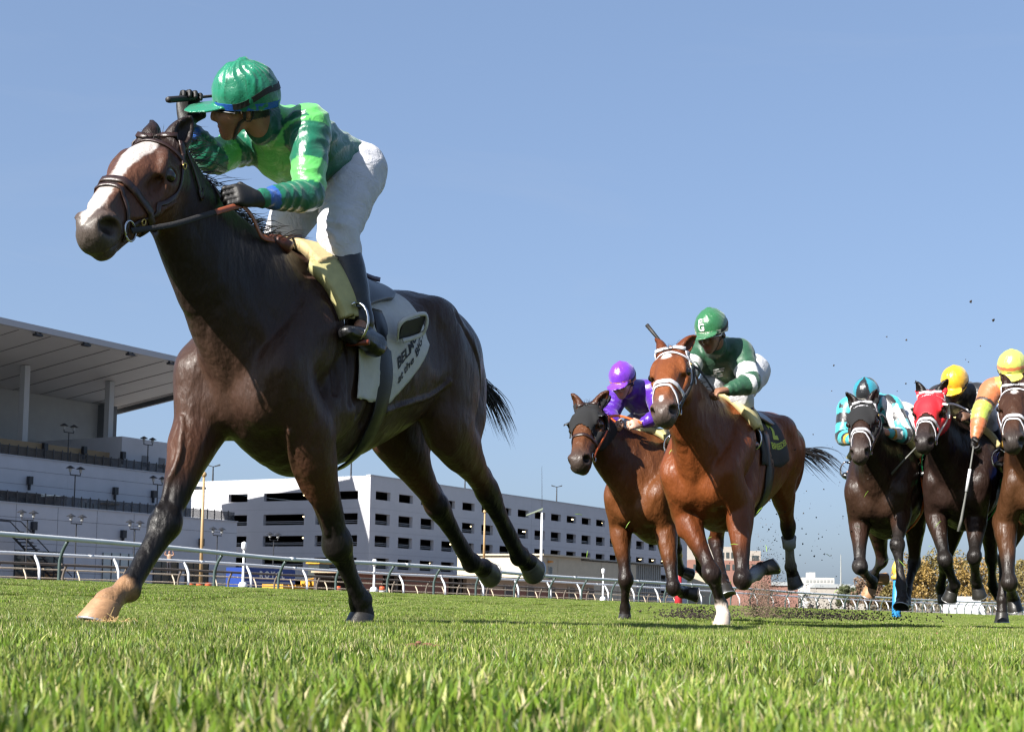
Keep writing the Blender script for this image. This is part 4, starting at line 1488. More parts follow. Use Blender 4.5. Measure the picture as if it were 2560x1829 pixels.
        F.loft([(Hd(.27, s * .03, .010), .012 * Lh, .02 * Lh), (Hd(.40, s * .026, .002), .012 * Lh, .016 * Lh), (Hd(.50, s * .026, -.010), .012 * Lh, .014 * Lh)], up=hz, k=0.02 * Lh)   # nasal bone
        F.ell(Hd(.30, s * .088, -.045), np.array((.07, .018, .022)) * Lh, ax=(hx, hy, hz), k=0.03 * Lh, op='-')
        F.ell(Hd(.205, s * .110, -.047), np.array((.029, .018, .022)) * Lh, ax=(hx, hy, hz), k=0.010 * Lh, op='-')   # eye socket
        # nostril: flared rim round a deep hollow
        ax_n = (unit(hx * .75 + hz * .55), unit(hy * s + hx * .35), np.cross(unit(hx * .75 + hz * .55), unit(hy * s + hx * .35)))
        F.ell(Hd(.555, s * .046, -.048), np.array((.050, .028, .042)) * Lh, ax=ax_n, k=0.02 * Lh)
        F.ell(Hd(.572, s * .068, -.050), np.array((.034, .034, .026)) * Lh, ax=ax_n, k=0.010 * Lh, op='-')
        F.ell(Hd(.535, s * .050, -.118), np.array((.05, .014, .016)) * Lh, ax=(hx, hy, hz), k=0.02 * Lh)             # lip corner
        F.seg(Hd(.48, s * .075, -.118), Hd(.60, s * .035, -.122), (.006 * Lh, .02 * Lh), (.006 * Lh, .02 * Lh), up=hz, k=0.008, op='-')   # mouth slit
    F.ell(Hd(.588, 0, -.095), np.array((.03, .043, .036)) * Lh, ax=(hx, hy, hz), k=0.03 * Lh)      # upper lip
    F.ell(Hd(.55, 0, -.145), np.array((.048, .036, .024)) * Lh, ax=(hx, hy, hz), k=0.02 * Lh)      # lower lip and chin
    F.loft([(Hd(.30, 0, -.165), .03 * Lh, .04 * Lh), (Hd(.42, 0, -.145), .025 * Lh, .036 * Lh), (Hd(.52, 0, -.14), .022 * Lh, .032 * Lh)], up=hz, k=0.03 * Lh)
    F.seg(Hd(.20, 0, -.22), Hd(.40, 0, -.185), (.02 * Lh, .018 * Lh), (.02 * Lh, .016 * Lh), up=hz, k=0.03 * Lh, op='-')
    ears = S.get('ears', ((.0, -.25, 1.0), (.0, .25, 1.0)))
    for s, e in zip((-1, 1), ears):
        ed = unit(hx * e[0] + hy * e[1] + hz * e[2])
        eb = Hd(.030, s * .054, -.012)
        opn = unit(np.array(S.get('ear_open', hx * 0.9 + hy * s * .6)) if 'ear_open' in S else hx * .9 + hy * s * .5)
        opn = unit(opn - ed * np.dot(opn, ed))
        wide = np.cross(ed, opn)
        EL = S.get('ear_len', .135) * Lh
        F.loft([(eb, .036 * Lh, .036 * Lh), (eb + ed * EL * .3, .034 * Lh, .040 * Lh), (eb + ed * EL * .62, .024 * Lh, .031 * Lh), (eb + ed * EL + opn * .012, .006 * Lh, .007 * Lh)], up=opn, k=0.03, col=[dark, dark])
        F.loft([(eb + ed * EL * .22 + opn * .036 * Lh, .02 * Lh, .016 * Lh), (eb + ed * EL * .5 + opn * .030 * Lh, .022 * Lh, .022 * Lh), (eb + ed * EL * .85 + opn * .022 * Lh, .010 * Lh, .008 * Lh)], up=opn, k=0.008, op='-')
    if S.get('veins'):
        for s in (-1, 1):
            for pts_, r_ in (([Hd(.22, s * .10, -.13), Hd(.29, s * .085, -.12), Hd(.36, s * .07, -.105), Hd(.43, s * .06, -.085)], .006), ([Hd(.30, s * .083, -.115), Hd(.36, s * .068, -.135), Hd(.43, s * .058, -.125)], .005)):
                F.loft([(p, r_, r_) for p in F.snap(spline(pts_, 6), .001)], k=.008)
            for pts_ in ([T(.10, s * .27, -.20), T(.06, s * .28, -.38), T(.07, s * .28, -.58)], [T(.02, s * .29, -.24), T(-.02, s * .29, -.42), T(-.01, s * .28, -.62)], [T(-.08, s * .30, -.28), T(-.11, s * .30, -.46), T(-.09, s * .28, -.66)], [T(-.17, s * .31, -.32), T(-.20, s * .31, -.52), T(-.19, s * .28, -.70)]):
                q_ = F.snap(spline(pts_, 8), .004)
                F.loft([(p, .013, .013) for p in q_], k=.035, op='-')
            E_, K_ = np.array(S['RF' if s < 0 else 'LF'][0]), np.array(S['RF' if s < 0 else 'LF'][1])
            q_ = F.snap(spline([lerp(E_, K_, -.1) + ex * .10, lerp(E_, K_, .3) + ex * .08 + ey * -s * .02, lerp(E_, K_, .6) + ex * .05, lerp(E_, K_, .9) + ex * .05], 8), .001)
            F.loft([(p, .007, .007) for p in q_], k=.010)
            q_ = F.snap(spline([T(-.30, s * .26, -.62), T(-.50, s * .27, -.56), T(-.70, s * .25, -.50), T(-.85, s * .24, -.42)], 8), .001)
            F.loft([(p, .007, .007) for p in q_], k=.010)
            q_ = F.snap(spline([T(-.92, s * .26, -.12), T(-1.06, s * .25, -.30), T(-1.12, s * .22, -.52)], 8), .004)
            F.loft([(p, .014, .014) for p in q_], k=.045, op='-')
    # muscle relief
    amp = S.get('relief', 0.004)
    F.ripple(lambda x, y, z: amp * vnoise(x, y * 1.4, z * .6, 15.0, 3) + 0.55 * amp * vnoise(x, y, z * .7, 33.0, 5))
    P, Q = F.surface(S.get('smooth', 3))
    col = F.colors(P)
    # painted shade in the nostril hollows, then markings, in the head frame
    rel = (P - poll) / Lh
    u, v, w = rel @ hx, rel @ hy, rel @ hz
    for s in (-1, 1):
        m = (1 - sstep(.55, 1.05, np.sqrt(((u - .572) / .036) ** 2 + ((v - s * .060) / .030) ** 2 + ((w + .050) / .028) ** 2)))[:, None]
        col = col * (1 - m) + np.array((.006, .004, .004)) * m
    if S.get('blaze') is not None:
        col = S['blaze'](u, v, w, col, P)
    # thin sun-bleached and dark patches of the coat
    col = col * (1 + 0.16 * vnoise(P[:, 0], P[:, 1], P[:, 2], 6.0, 2)[:, None])
    for (cen, rad, c) in S.get('patches', []):
        m = np.clip(1.35 - np.linalg.norm((P - np.array(cen)) / np.array(rad), axis=1), 0, 1)[:, None]
        col = col * (1 - m) + np.array(c) * m
    for k, c in S.get('socks', {}).items():
        Fe, Co = np.array(S[k][2], float), np.array(S[k][3], float)
        axd = unit(Co - Fe)
        m = sstep(-0.02, 0.015, ((P - Fe) @ axd) + 0.01 * vnoise(P[:, 0], P[:, 1], P[:, 2], 90, 1)) * (np.linalg.norm(P - lerp(Fe, Co, .6), axis=1) < .14)
        col = col * (1 - m[:, None]) + np.array(c) * m[:, None]
    me = np_mesh('body', P, Q, np.clip(col, 0.002, 1))
    ob = link('body', me, coat_material(), root)
    # eyes
    for s in (-1, 1):
        e = MB().ball((0, 0, 0), 0.0265 * Lh, 12).build('eye', mat('horse_sclera', (0.16, 0.15, 0.16), 0.12, spec=0.5, coat=0.25, crough=0.05), root, True)
        iris = MB().ball(tuple((hy * s * .0060 + hx * .0025) * Lh), 0.0232 * Lh, 12).build('iris', mat('horse_eye', (0.010, 0.007, 0.006), 0.10, spec=0.5, coat=0.3, crough=0.05), e, True)
        ec = Hd(.205, s * .0985, -.047)
        e.location = ec
        MB().tube([ec + (hx * math.cos(a) * .029 + hz * math.sin(a) * .023 + hy * s * (.010 - .006 * abs(math.cos(a)))) * Lh for a in np.linspace(0, 2 * math.pi, 19)], .0062 * Lh, 8).build('eyelid', mat('eyelid', (.028, .018, .014), .4), root, True)
    for key, Co, ax_, fw, exx, pd in hoofs:
        hm = S.get('hoof_mats', {}).get(key, hoof_material('dark'))
        f2 = np.array(fw, float) if fw is not None else ex + ax_ * .01
        hoof_mesh('hoof', Co, ax_, f2, parent=root, mt=hm, r=S.get('hoof_r', .056), L=S.get('hoof_l', .08))
    S.update(P=P, Q=Q, hu=(u, v, w), F=F, T=T, Hd=Hd, hx=hx, hy=hy, hz=hz, ex=ex, ez=ez, nm=nm, nm2=nm2, nb=nb, nk=nk_end, nup=nup, Lh=Lh, root=root, body_ob=ob)
    return root


def coat_material():
    """short glossy hair: colour attribute, fine directional relief, broad soft highlight"""
    if 'coat' in _mats:
        return _mats['coat']
    m = mat('coat', rough=0.37, spec=0.20, attr='Col', noise=0.38, nscale=330.0, bump=0.0016, bscale=420.0, stretch=(1.0, 1.0, 0.22), coat=0.03, crough=0.22, bump2=0.026, bscale2=13.0)
    return m


def hoof_material(kind):
    if kind == 'tan':
        return mat('hoof_tan', (0.36, 0.20, 0.10), 0.55, noise=0.25, nscale=40, bump=0.001, bscale=120, stretch=(1, 1, 3))
    if kind == 'grey':
        return mat('hoof_grey', (0.12, 0.115, 0.09), 0.35, noise=0.35, nscale=40, bump=0.001, bscale=90)
    return mat('hoof_dark', (0.022, 0.02, 0.018), 0.4, noise=0.3, nscale=50, bump=0.001, bscale=90)

# ------------------------------------------------------------------ the leading dark bay horse
HG = 'racing horses on the turf'
f1 = Frame(725, 640, 5.7, 27.0)
BAY1, DRK1, LEG1, LOW1 = (0.056, 0.030, 0.021), (0.018, 0.012, 0.011), (0.085, 0.034, 0.017), (0.009, 0.008, 0.008)


def blaze1(u, v, w, col, P):
    x = np.clip(u, 0, .62)
    half = np.interp(x, [.06, .10, .15, .22, .30, .40, .50, .56, .60], [0, .034, .050, .042, .024, .024, .032, .024, .006])
    cen = np.interp(x, [.06, .2, .4, .6], [.006, .004, -.006, -.012])
    jag = 0.004 * vnoise(u, v, w, 55.0, 4) + 0.003 * vnoise(u, v * 2, w, 160.0, 9)
    m = (1 - sstep(-.004, .006, np.abs(v - cen) - half - jag)) * (u > .05) * (u < .605) * (w > -.055)
    white = np.array((0.50, 0.45, 0.42))
    return col * (1 - m[:, None]) + white * m[:, None]


S1 = dict(h=0.0085, withers=(0, 0, f1.wz), croup=f1.L(975, 722, 0), body=BAY1, dark=DRK1, leg=LEG1, low=LOW1, head=(0.105, 0.044, 0.025), nose=(0.080, 0.064, 0.056),
          poll=(0.745, -0.036, 1.775), muzzle=(1.205, 0.05, 1.36), head_up=(0.650, 0.151, 0.745),
          RF=[f1.L(502, 1075, -.17), f1.L(414, 1310, -.16), f1.L(318, 1472, -.15), f1.L(268, 1508, -.15), f1.L(240, 1556, -.15)],
          LF=[f1.L(778, 1095, .19), f1.L(846, 1360, .15), f1.L(900, 1505, .13), f1.L(905, 1535, .13), f1.L(905, 1562, .13)],
          RH=[f1.L(985, 1080, -.17), f1.L(1092, 1262, -.12), f1.L(1178, 1408, -.11), f1.L(1208, 1420, -.11), f1.L(1245, 1424, -.11)],
          LH=[f1.L(1115, 1060, .19), f1.L(1216, 1224, .14), f1.L(1300, 1392, .14), f1.L(1320, 1405, .14), f1.L(1345, 1418, .14)],
          blaze=blaze1, ears=((-.95, -.02, .36), (-.9, .30, .50)), ear_len=.115, muzzle_w=.90, neck_bow=(0.03, 0.0, -0.03), neck=.97,
          hoof_mats={'RF': hoof_material('tan'), 'LH': hoof_material('grey'), 'RH': hoof_material('grey')},
          socks={'RF': (0.30, 0.17, 0.09)}, relief=0.004, veins=True, smooth=2)
S1['RF_fwd'] = (1, -.1, 0.0)
S1['RF_ax'] = (.35, 0, -1.0)
S1['LF_ax'] = (.15, 0, -1.0)
S1['hoof_r'] = .06
h1 = build_horse('horse', f1, S1, 'dark bay horse with a white blaze galloping in front, ears back', HG)

# ------------------------------------------------------------------ riders
def add_hand(F, wrist, d, pn, s=1.0, curl=1.0, spread=0.0, thumb=1):
    """palm, four curled fingers of unequal length and a thumb leaving the side; d = towards the knuckles, pn = palm normal (the way fingers close)"""
    d = unit(d); pn = unit(np.asarray(pn) - d * np.dot(pn, d)); sd = np.cross(d, pn) * thumb
    F.loft([(wrist, .018 * s, .024 * s), (wrist + d * .04 * s, .017 * s, .034 * s), (wrist + d * .082 * s, .014 * s, .039 * s)], up=pn, k=0.008)
    for i, (off, ln) in enumerate(((.030, .92), (.010, 1.0), (-.010, .95), (-.029, .78))):
        p = wrist + (d * .088 + sd * off) * s
        a = 0.0
        dirv = d
        r = .0098 * s
        for j, (seg, bend) in enumerate(((.040, .75), (.027, 1.25), (.020, .9))):
            a += bend * curl + spread * 0.1 * i
            dv = d * math.cos(a) + pn * math.sin(a)
            q = p + dv * seg * ln * s
            F.seg(p, q, (r, r), (r * .93, r * .93), k=0.003)
            p = q; r *= .93
    b = wrist + (d * .028 + sd * .026) * s
    m = b + unit(sd * .75 + d * .5 + pn * .45) * .036 * s
    e = m + unit(d * .6 + pn * .75 - sd * .25) * .034 * s
    F.seg(b, m, (.0135 * s, .0135 * s), (.0115 * s, .0115 * s), k=0.008)
    F.seg(m, e, (.0115 * s, .0115 * s), (.0095 * s, .0095 * s), k=0.004)


def head_sdf(F, hd, neck_to, s=1.0, k=0.02):
    """human head in its own frame (x face, y left, z up)"""
    f, l, u = hd['f'], hd['l'], hd['u']
    G = lambda x, y, z: hd['c'] + (f * x + l * y + u * z) * s
    ax = (f, l, u)
    F.ell(G(-.01, 0, .02), np.array((.095, .076, .10)) * s, ax=ax, k=k)
    F.loft([(G(.035, 0, -.01), .06 * s, .062 * s), (G(.05, 0, -.06), .045 * s, .052 * s), (G(.062, 0, -.10), .026 * s, .032 * s)], up=f, k=0.03 * s)
    F.ell(G(.075, 0, -.113), np.array((.02, .024, .018)) * s, ax=ax, k=0.018 * s)                      # chin
    F.ell(G(.088, 0, -.082), np.array((.016, .024, .010)) * s, ax=ax, k=0.008 * s)                      # lips
    F.ell(G(.087, 0, -.094), np.array((.014, .020, .008)) * s, ax=ax, k=0.006 * s)
    F.seg(G(.105, -.02, -.0885), G(.105, .02, -.0885), (.0035 * s, .012 * s), (.0035 * s, .012 * s), up=u, k=0.004, op='-')
    F.loft([(G(.085, 0, .0), .012 * s, .012 * s), (G(.103, 0, -.03), .012 * s, .013 * s), (G(.112, 0, -.048), .011 * s, .015 * s)], up=f, k=0.014 * s)   # nose
    for y in (-1, 1):
        F.ell(G(.100, y * .014, -.052), np.array((.012, .009, .009)) * s, ax=ax, k=0.007 * s)
        F.ell(G(.070, y * .042, -.042), np.array((.028, .020, .020)) * s, ax=ax, k=0.025 * s)           # cheekbone
        F.ell(G(.088, y * .032, .004), np.array((.012, .018, .012)) * s, ax=ax, k=0.015 * s, op='-')    # eye hollow
        F.ell(G(.076, y * .032, .003), np.array((.014, .015, .013)) * s, ax=ax, k=0.004 * s)            # eyeball and lid
        F.ell(G(-.010, y * .079, -.018), np.array((.020, .008, .031)) * s, ax=(unit(f + l * y * -.3), unit(l * y + f * .3), u), k=0.008 * s)   # ear
        F.ell(G(-.004, y * .087, -.016), np.array((.011, .006, .018)) * s, ax=ax, k=0.006 * s, op='-')
    F.loft([(G(-.03, 0, -.04), .050 * s, .050 * s), (lerp(G(-.04, 0, -.09), neck_to, .4), .047 * s, .050 * s), (neck_to, .052 * s, .065 * s)], up=f, k=0.022 * s)
    return G


def limb(F, pts, rad, up, k, sub=4, col=None):
    return F.loft([(p, r[0], r[1]) if not np.isscalar(r) else (p, r, r) for p, r in zip(pts, rad)], up=up, k=k, sub=sub, col=col)


def satin(name, rough=0.33, bump=0.007, bscale=13.0):
    return mat(name, rough=rough, spec=0.55, attr='Col', noise=0.10, nscale=18, bump=bump, bscale=bscale, sheen=0.2, bdist=1.2)


def build_rider(fr, J, K, label, group='jockeys riding in the race'):
    """J: joints in the horse frame; K: look"""
    root = empty('person', fr.loc(), fr.ang)
    tag(root, label, 'person', group)
    J = {k: (np.array(v, float) if not isinstance(v, dict) else v) for k, v in J.items()}
    sc = K.get('s', 1.0)
    hb = K.get('h', 0.010)
    hips, sh = (J['Lhip'] + J['Rhip']) / 2, (J['Lsh'] + J['Rsh']) / 2
    td = unit(sh - hips)
    lat = unit(J['Lsh'] - J['Rsh'])
    dor = unit(np.cross(td, lat))
    if dor[2] < 0: dor = -dor
    fc = unit(J['face']); up0 = unit(J['head_up'])
    u = unit(up0 - fc * np.dot(up0, fc)); l = np.cross(u, fc)
    hd = dict(c=J['head'], f=fc, l=l, u=u)
    allp = np.array([v for k, v in J.items() if k not in ('face', 'head_up') and v.shape == (3,)])
    lo, hi = allp.min(0) - .24, allp.max(0) + .24
    skin = np.array(K['skin'])
    neckb = lerp(sh, J['head'], .25) + dor * .01

    # ---- body (one continuous surface under the clothes)
    B = Field(lo, hi, hb)
    G = head_sdf(B, hd, neckb, sc)
    B.loft([(hips, .085, .13), (lerp(hips, sh, .35), .085, .12), (lerp(hips, sh, .75), .10, .15), (sh, .07, .15)], up=dor, k=0.05)
    for s in ('L', 'R'):
        limb(B, [J[s + 'sh'], lerp(J[s + 'sh'], J[s + 'el'], .5), J[s + 'el'], lerp(J[s + 'el'], J[s + 'wr'], .35), J[s + 'wr']], [.05, .043, .036, .036, .024], dor, 0.03)
        limb(B, [J[s + 'hip'], lerp(J[s + 'hip'], J[s + 'kn'], .5), J[s + 'kn'], lerp(J[s + 'kn'], J[s + 'an'], .35), J[s + 'an']], [.085, .07, .052, .05, .034], td, 0.03)
        limb(B, [J[s + 'an'], lerp(J[s + 'heel'], J[s + 'toe'], .7) + np.array((0, 0, .03))], [.026, .014], (0, 0, 1), 0.02)
        hdv = unit(J[s + 'ha'] - J[s + 'wr'])
        if not K.get('gloves'):
            add_hand(B, J[s + 'wr'], hdv, J[s + 'pn'], 1.0 * sc, K.get('curl', 1.0), thumb=1 if s == 'R' else -1)
    P, Q = B.surface(2)
    col = np.tile(skin, (len(P), 1))
    rel = (P - hd['c']) / sc
    lu, lf, ll = rel @ u, rel @ fc, rel @ l
    near = np.linalg.norm(rel, axis=1) < .2
    lips = near & (lf > .088) & (lu < -.074) & (lu > -.103) & (np.abs(ll) < .026)
    col[lips] *= np.array((1.15, .75, .72))
    stub = near & (lu < -.06) & (lf > 0.01)
    col[stub & ~lips] *= 0.86
    hair = near & (lf < -.02) & (lu > -.05) & (np.linalg.norm(rel, axis=1) > .07)
    col[hair] = (0.012, 0.009, 0.007)
    if K.get('dirt'):
        col[near] *= 0.6
    link('body', np_mesh('body', P, Q, col), mat('skin', rough=0.5, spec=0.4, attr='Col', noise=0.12, nscale=60, bump=0.0008, bscale=260, sss=0.08), root)

    # ---- breeches
    A = Field(lo, hi, hb)
    wa = lerp(hips, sh, .16)
    A.loft([(wa, .10, .145), (hips, .108, .155), (hips - td * .04 - dor * .04, .098, .15)], up=dor, k=0.05, cap=.8)
    for s, sg in (('L', 1), ('R', -1)):
        hp, kn, an = J[s + 'hip'], J[s + 'kn'], J[s + 'an']
        fl = unit(np.cross(lat, kn - hp))
        limb(A, [hp - td * .03, lerp(hp, kn, .3), lerp(hp, kn, .65), kn, lerp(kn, an, .16), lerp(kn, an, .27)], [.108, .102, .086, .074, .066, .062], td, 0.05)
    sw = K.get('pant_fold', 0.005)
    hk = (J['Lkn'] + J['Lhip']) / 2
    ax1 = unit(J['Lkn'] - J['Lhip'])
    def pf(x, y, z):
        a = x * ax1[0] + y * ax1[1] + z * ax1[2]
        w1 = vnoise(x, y, z, 9.0, 4)
        mk = np.clip(.15 + 1.2 * vnoise(x, y, z, 9.0, 8), 0, 1)
        return sw * 1.3 * (np.abs(np.sin(a * 40 + 5.0 * w1 + 9.0 * y + 2.0 * vnoise(x, y, z, 25.0, 2))) - .6) * mk + sw * .6 * vnoise(x, y, z, 38.0, 6)
    A.ripple(pf)
    for s in ('L', 'R'):
        kn, an = J[s + 'kn'], J[s + 'an']
    P, Q = A.surface(2)
    pc = np.tile(np.array(K.get('breeches', (0.58, 0.58, 0.61))), (len(P), 1))
    link('breeches', np_mesh('breeches', P, Q, pc), mat('breeches_cloth', rough=0.6, spec=0.35, attr='Col', noise=0.05, nscale=30, bump=0.014, bscale=9, sheen=0.1, bdist=2.2), root)

    # ---- boots
    for s in ('L', 'R'):
        if s in K.get('no_boot', ''):
            continue
        kn, an, toe, heel = J[s + 'kn'], J[s + 'an'], J[s + 'toe'], J[s + 'heel']
        lo2 = np.min([kn, an, toe, heel], 0) - .12; hi2 = np.max([kn, an, toe, heel], 0) + .12
        Bt = Field(lo2, hi2, max(0.006, hb * .8))
        ff = unit(toe - heel)
        limb(Bt, [lerp(kn, an, .02), lerp(kn, an, .3), lerp(kn, an, .55), lerp(kn, an, .85), an], [.062, .062, .056, .043, .043], ff, 0.02)
        upf = unit(an - (toe + heel) / 2)
        Bt.loft([(heel + upf * .035, .04, .033), (lerp(heel, toe, .35) + upf * .036, .042, .034), (lerp(heel, toe, .7) + upf * .026, .030, .040), (toe + upf * .018, .018, .030)], up=upf, k=0.04)
        Bt.seg(heel + upf * .004, toe + upf * .002, (.008, .036), (.008, .036), up=upf, k=0.004)
        Bt.loft([(heel + upf * .0, .016, .030), (heel + ff * .05 - upf * .004, .016, .030)], up=upf, k=0.004)
        sk = lerp(kn, an, .42)
        ad = unit(an - kn)
        for q in (.42, .66):
            c = lerp(kn, an, q)
            rr = np.interp(q, [.3, .55, .85], [.062, .056, .043]) + .003
            Bt.seg(c - ad * .002, c + ad * .002, (rr, rr), (rr, rr), up=ff, k=0.003, cap=.12)
        Bt.ripple(lambda x, y, z: .0015 * vnoise(x, y, z, 45, 2))
        P, Q = Bt.surface(2)
        tt = ((P - kn) @ ad) / np.linalg.norm(an - kn)
        bc = np.where((tt < .42)[:, None], np.array(K.get('sock', (0.02, 0.016, 0.015))), np.array(K.get('boot', (0.010, 0.010, 0.011))))
        if 'cuff' in K:
            bc = np.where(((tt > .30) & (tt < .55))[:, None], np.array(K['cuff']), bc)
        link('boot', np_mesh('boot', P, Q, bc), mat('boot_leather', rough=0.28, spec=0.5, attr='Col', noise=0.5, nscale=50, bump=0.0015, bscale=80), root)

    # ---- jersey
    A = Field(lo, hi, K.get('hj', hb))
    A.loft([(lerp(hips, sh, K.get('hem', .02)), .122, .168), (lerp(hips, sh, .12), .122, .168), (lerp(hips, sh, .35), .120, .155), (lerp(hips, sh, .7), .128, .170), (lerp(hips, sh, .93), .108, .168), (lerp(sh, neckb, .55), .080, .11)], up=dor, k=0.05, cap=.6)
    nk_ = hd['c'] + (fc * -.04 - u * .09) * sc
    A.loft([(lerp(sh, neckb, .4), .075, .10), (neckb, .070, .082), (lerp(neckb, nk_, .85), .060, .062)], up=fc, k=0.03, cap=.3)
    A.ell(lerp(hips, sh, .62) - dor * .06, (.15, .15, .09), ax=(td, lat, dor), k=0.06)
    for s in ('L', 'R'):
        a, e, w = J[s + 'sh'], J[s + 'el'], J[s + 'wr']
        limb(A, [lerp(sh, a, .7), a, lerp(a, e, .35), lerp(a, e, .7), e, lerp(e, w, .3), lerp(e, w, .65), lerp(e, w, .86), lerp(e, w, .95)], [x * K.get('slim', 1.0) for x in (.085, .082, .074, .066, .062, .056, .047, .036, .033)], dor, 0.045)
    fw = K.get('fold', 0.006)
    def jf(x, y, z):
        w1 = vnoise(x, y, z, 8.0, 3)
        a = x * .8 - y * .5 + z * .6
        out = fw * (np.abs(np.sin(a * 36 + 3.6 * w1)) - .62) * (.5 + .5 * vnoise(x, y, z, 7.0, 9))
        for s in ('L', 'R'):
            for p, q, n in ((J[s + 'sh'], J[s + 'el'], 46), (J[s + 'el'], J[s + 'wr'], 60)):
                ad = unit(q - p); L = np.linalg.norm(q - p)
                t = (x - p[0]) * ad[0] + (y - p[1]) * ad[1] + (z - p[2]) * ad[2]
                d2 = (x - p[0] - t * ad[0]) ** 2 + (y - p[1] - t * ad[1]) ** 2 + (z - p[2] - t * ad[2]) ** 2
                m = (d2 < .09 ** 2) & (t > -.02) & (t < L)
                out = np.where(m, fw * .8 * (np.abs(np.sin(t * n + 2.6 * vnoise(x, y, z, 16.0, 7))) - .62), out)
        return out + fw * .35 * vnoise(x, y, z, 48.0, 1)
    A.ripple(jf)
    P, Q = A.surface(2)
    col = np.tile(np.array(K['jersey']), (len(P), 1))
    info = dict(J=J, hips=hips, sh=sh, td=td, lat=lat, dor=dor, neckb=neckb)
    def along(s, p):
        """distance along a sleeve (0 shoulder .. 1 elbow .. 2 wrist, -1 off the sleeve)"""
        a, e, w = J[s + 'sh'], J[s + 'el'], J[s + 'wr']
        r = np.full(len(p), -1.0); best = np.full(len(p), .105)
        for o, b, c in ((0, a, e), (1, e, w)):
            L = np.linalg.norm(c - b); ad = (c - b) / L
            t = np.clip((p - b) @ ad, 0, L)
            dd = np.linalg.norm(p - b - t[:, None] * ad, axis=1)
            m = dd < best
            r = np.where(m, o + t / L, r); best = np.where(m, dd, best)
        return r
    info['along'] = along
    if 'jersey_fn' in K:
        col = K['jersey_fn'](P, col, info)
    JF = A
    link('jersey', np_mesh('jersey', P, Q, col), satin('silk_' + K.get('cloth', 'satin'), K.get('rough', .33)), root)

    # ---- gloves
    if K.get('gloves'):
        for s in ('L', 'R'):
            w, hdv = J[s + 'wr'], unit(J[s + 'ha'] - J[s + 'wr'])
            Hf = Field(w - .18, w + .18, K.get('hg', 0.005))
            add_hand(Hf, w + hdv * .01, hdv, J[s + 'pn'], 1.04 * sc, K.get('curl', 1.0), thumb=1 if s == 'R' else -1)
            Hf.seg(w - hdv * .005, w + hdv * .03, (.027, .030), (.026, .031), up=J[s + 'pn'], k=0.01)
            P, Q = Hf.surface(2)
            link('glove', np_mesh('glove', P, Q, np.tile(np.array((.012, .011, .011)), (len(P), 1))), mat('glove_leather', rough=0.55, spec=0.4, attr='Col', noise=0.3, nscale=60, bump=0.001, bscale=200), root)
    # ---- helmet with its silk
    hs = sc
    lo3, hi3 = hd['c'] - .24, hd['c'] + .26
    Hm = Field(lo3, hi3, K.get('hh', 0.006))
    ax = (fc, l, u)
    Hm.ell(G(-.015, 0, .035), np.array((.127, .107, .122)) * hs, ax=ax, k=0.01)
    Hm.cut(G(-.015, 0, -.012), -u + fc * K.get('rim', .05))
    Hv = np.array((.085, .090, .010)) * hs
    Hm.ell(G(K.get('brim', .115), 0, -.002 - K.get('peak_drop', 0.0)), Hv, ax=(unit(fc - u * K.get('droop', .15)), l, unit(u + fc * K.get('droop', .15))), k=0.010)
    pk = K.get('peak', 1.0)
    Hm.ell(G(-.015, 0, .157), np.array((.018, .018, .008)) * hs, ax=ax, k=0.01)
    hw = K.get('hfold', 0.0025)
    def hf(x, y, z):
        p = np.stack([x, y, z], 1) - hd['c']
        zz = p @ u; a = np.arctan2(p @ l, p @ fc + .015)
        top = sstep(.05, .15, zz)
        return hw * (.35 + 1.3 * top) * (np.abs(np.sin(a * 9 + 30 * zz + 2.2 * vnoise(x, y, z, 30, 3))) - .6) + hw * .7 * vnoise(x, y, z, 60, 6)
    Hm.ripple(hf)
    P, Q = Hm.surface(2)
    rel = (P - hd['c']) / hs
    col = np.tile(np.array(K['cap']), (len(P), 1))
    if 'cap_fn' in K:
        col = K['cap_fn'](rel @ fc, rel @ l, rel @ u, col)
    link('helmet', np_mesh('helmet', P, Q, col), satin('capsilk_' + K.get('cloth', 'satin'), .3, 0.002, 60), root)
    # ribbon round the rim
    def ring(z0, z1, grow, a0=0.0, a1=2 * math.pi, n=48, ctr=(-.015, 0), rx=.127, ry=.107, zc=.035, rz=.122):
        mb = MB()
        for i in range(n + 1):
            a = a0 + (a1 - a0) * i / n
            for z in (z0(a), z1(a)):
                f_ = math.sqrt(max(0.05, 1 - ((z - zc) / rz) ** 2)) + grow
                p = G(ctr[0] + rx * f_ * math.cos(a), ctr[1] + ry * f_ * math.sin(a), z)
                mb.v.append(tuple(p))
        for i in range(n):
            mb.f.append((2 * i, 2 * i + 2, 2 * i + 3, 2 * i + 1))
        return mb
    if 'ribbon' in K:
        rb = ring(lambda a: -.008 + .012 * (1 - math.cos(a)) * -.2, lambda a: .016 + .012 * (1 - math.cos(a)) * -.2, .012)
        o = rb.build('ribbon', mat('ribbon_' + '%02x%02x%02x' % tuple(int(c * 255) for c in K['ribbon']), K['ribbon'], .5, bump=.001, bscale=80), root, False)
        o.modifiers.new('t', 'SOLIDIFY').thickness = .0015
    # goggles: dark lens in front, strap round the back of the head and helmet
    gz, gx = K.get('goggles', (-.022, .018))
    lens = ring(lambda a: gz + .006 * abs(math.sin(a * 2.2)), lambda a: gx, .0, -1.4, 1.4, 28, (-.008, 0), .112, .090, .0, 10.0)
    o = lens.build('goggle_lens', mat('goggle_lens', (0.010, 0.010, 0.012), 0.08, spec=0.7, coat=.5, crough=.05), root, True)
    o.modifiers.new('t', 'SOLIDIFY').thickness = .006
    fcol = K.get('goggle_frame', (0.012, 0.012, 0.012))
    fm = mat('goggle_frame_%02x' % int(fcol[0] * 255), fcol, .4)
    mb = MB()
    pts = [G(-.008 + .116 * math.cos(a), .094 * math.sin(a), gx) for a in np.linspace(-1.2, 1.2, 24)]
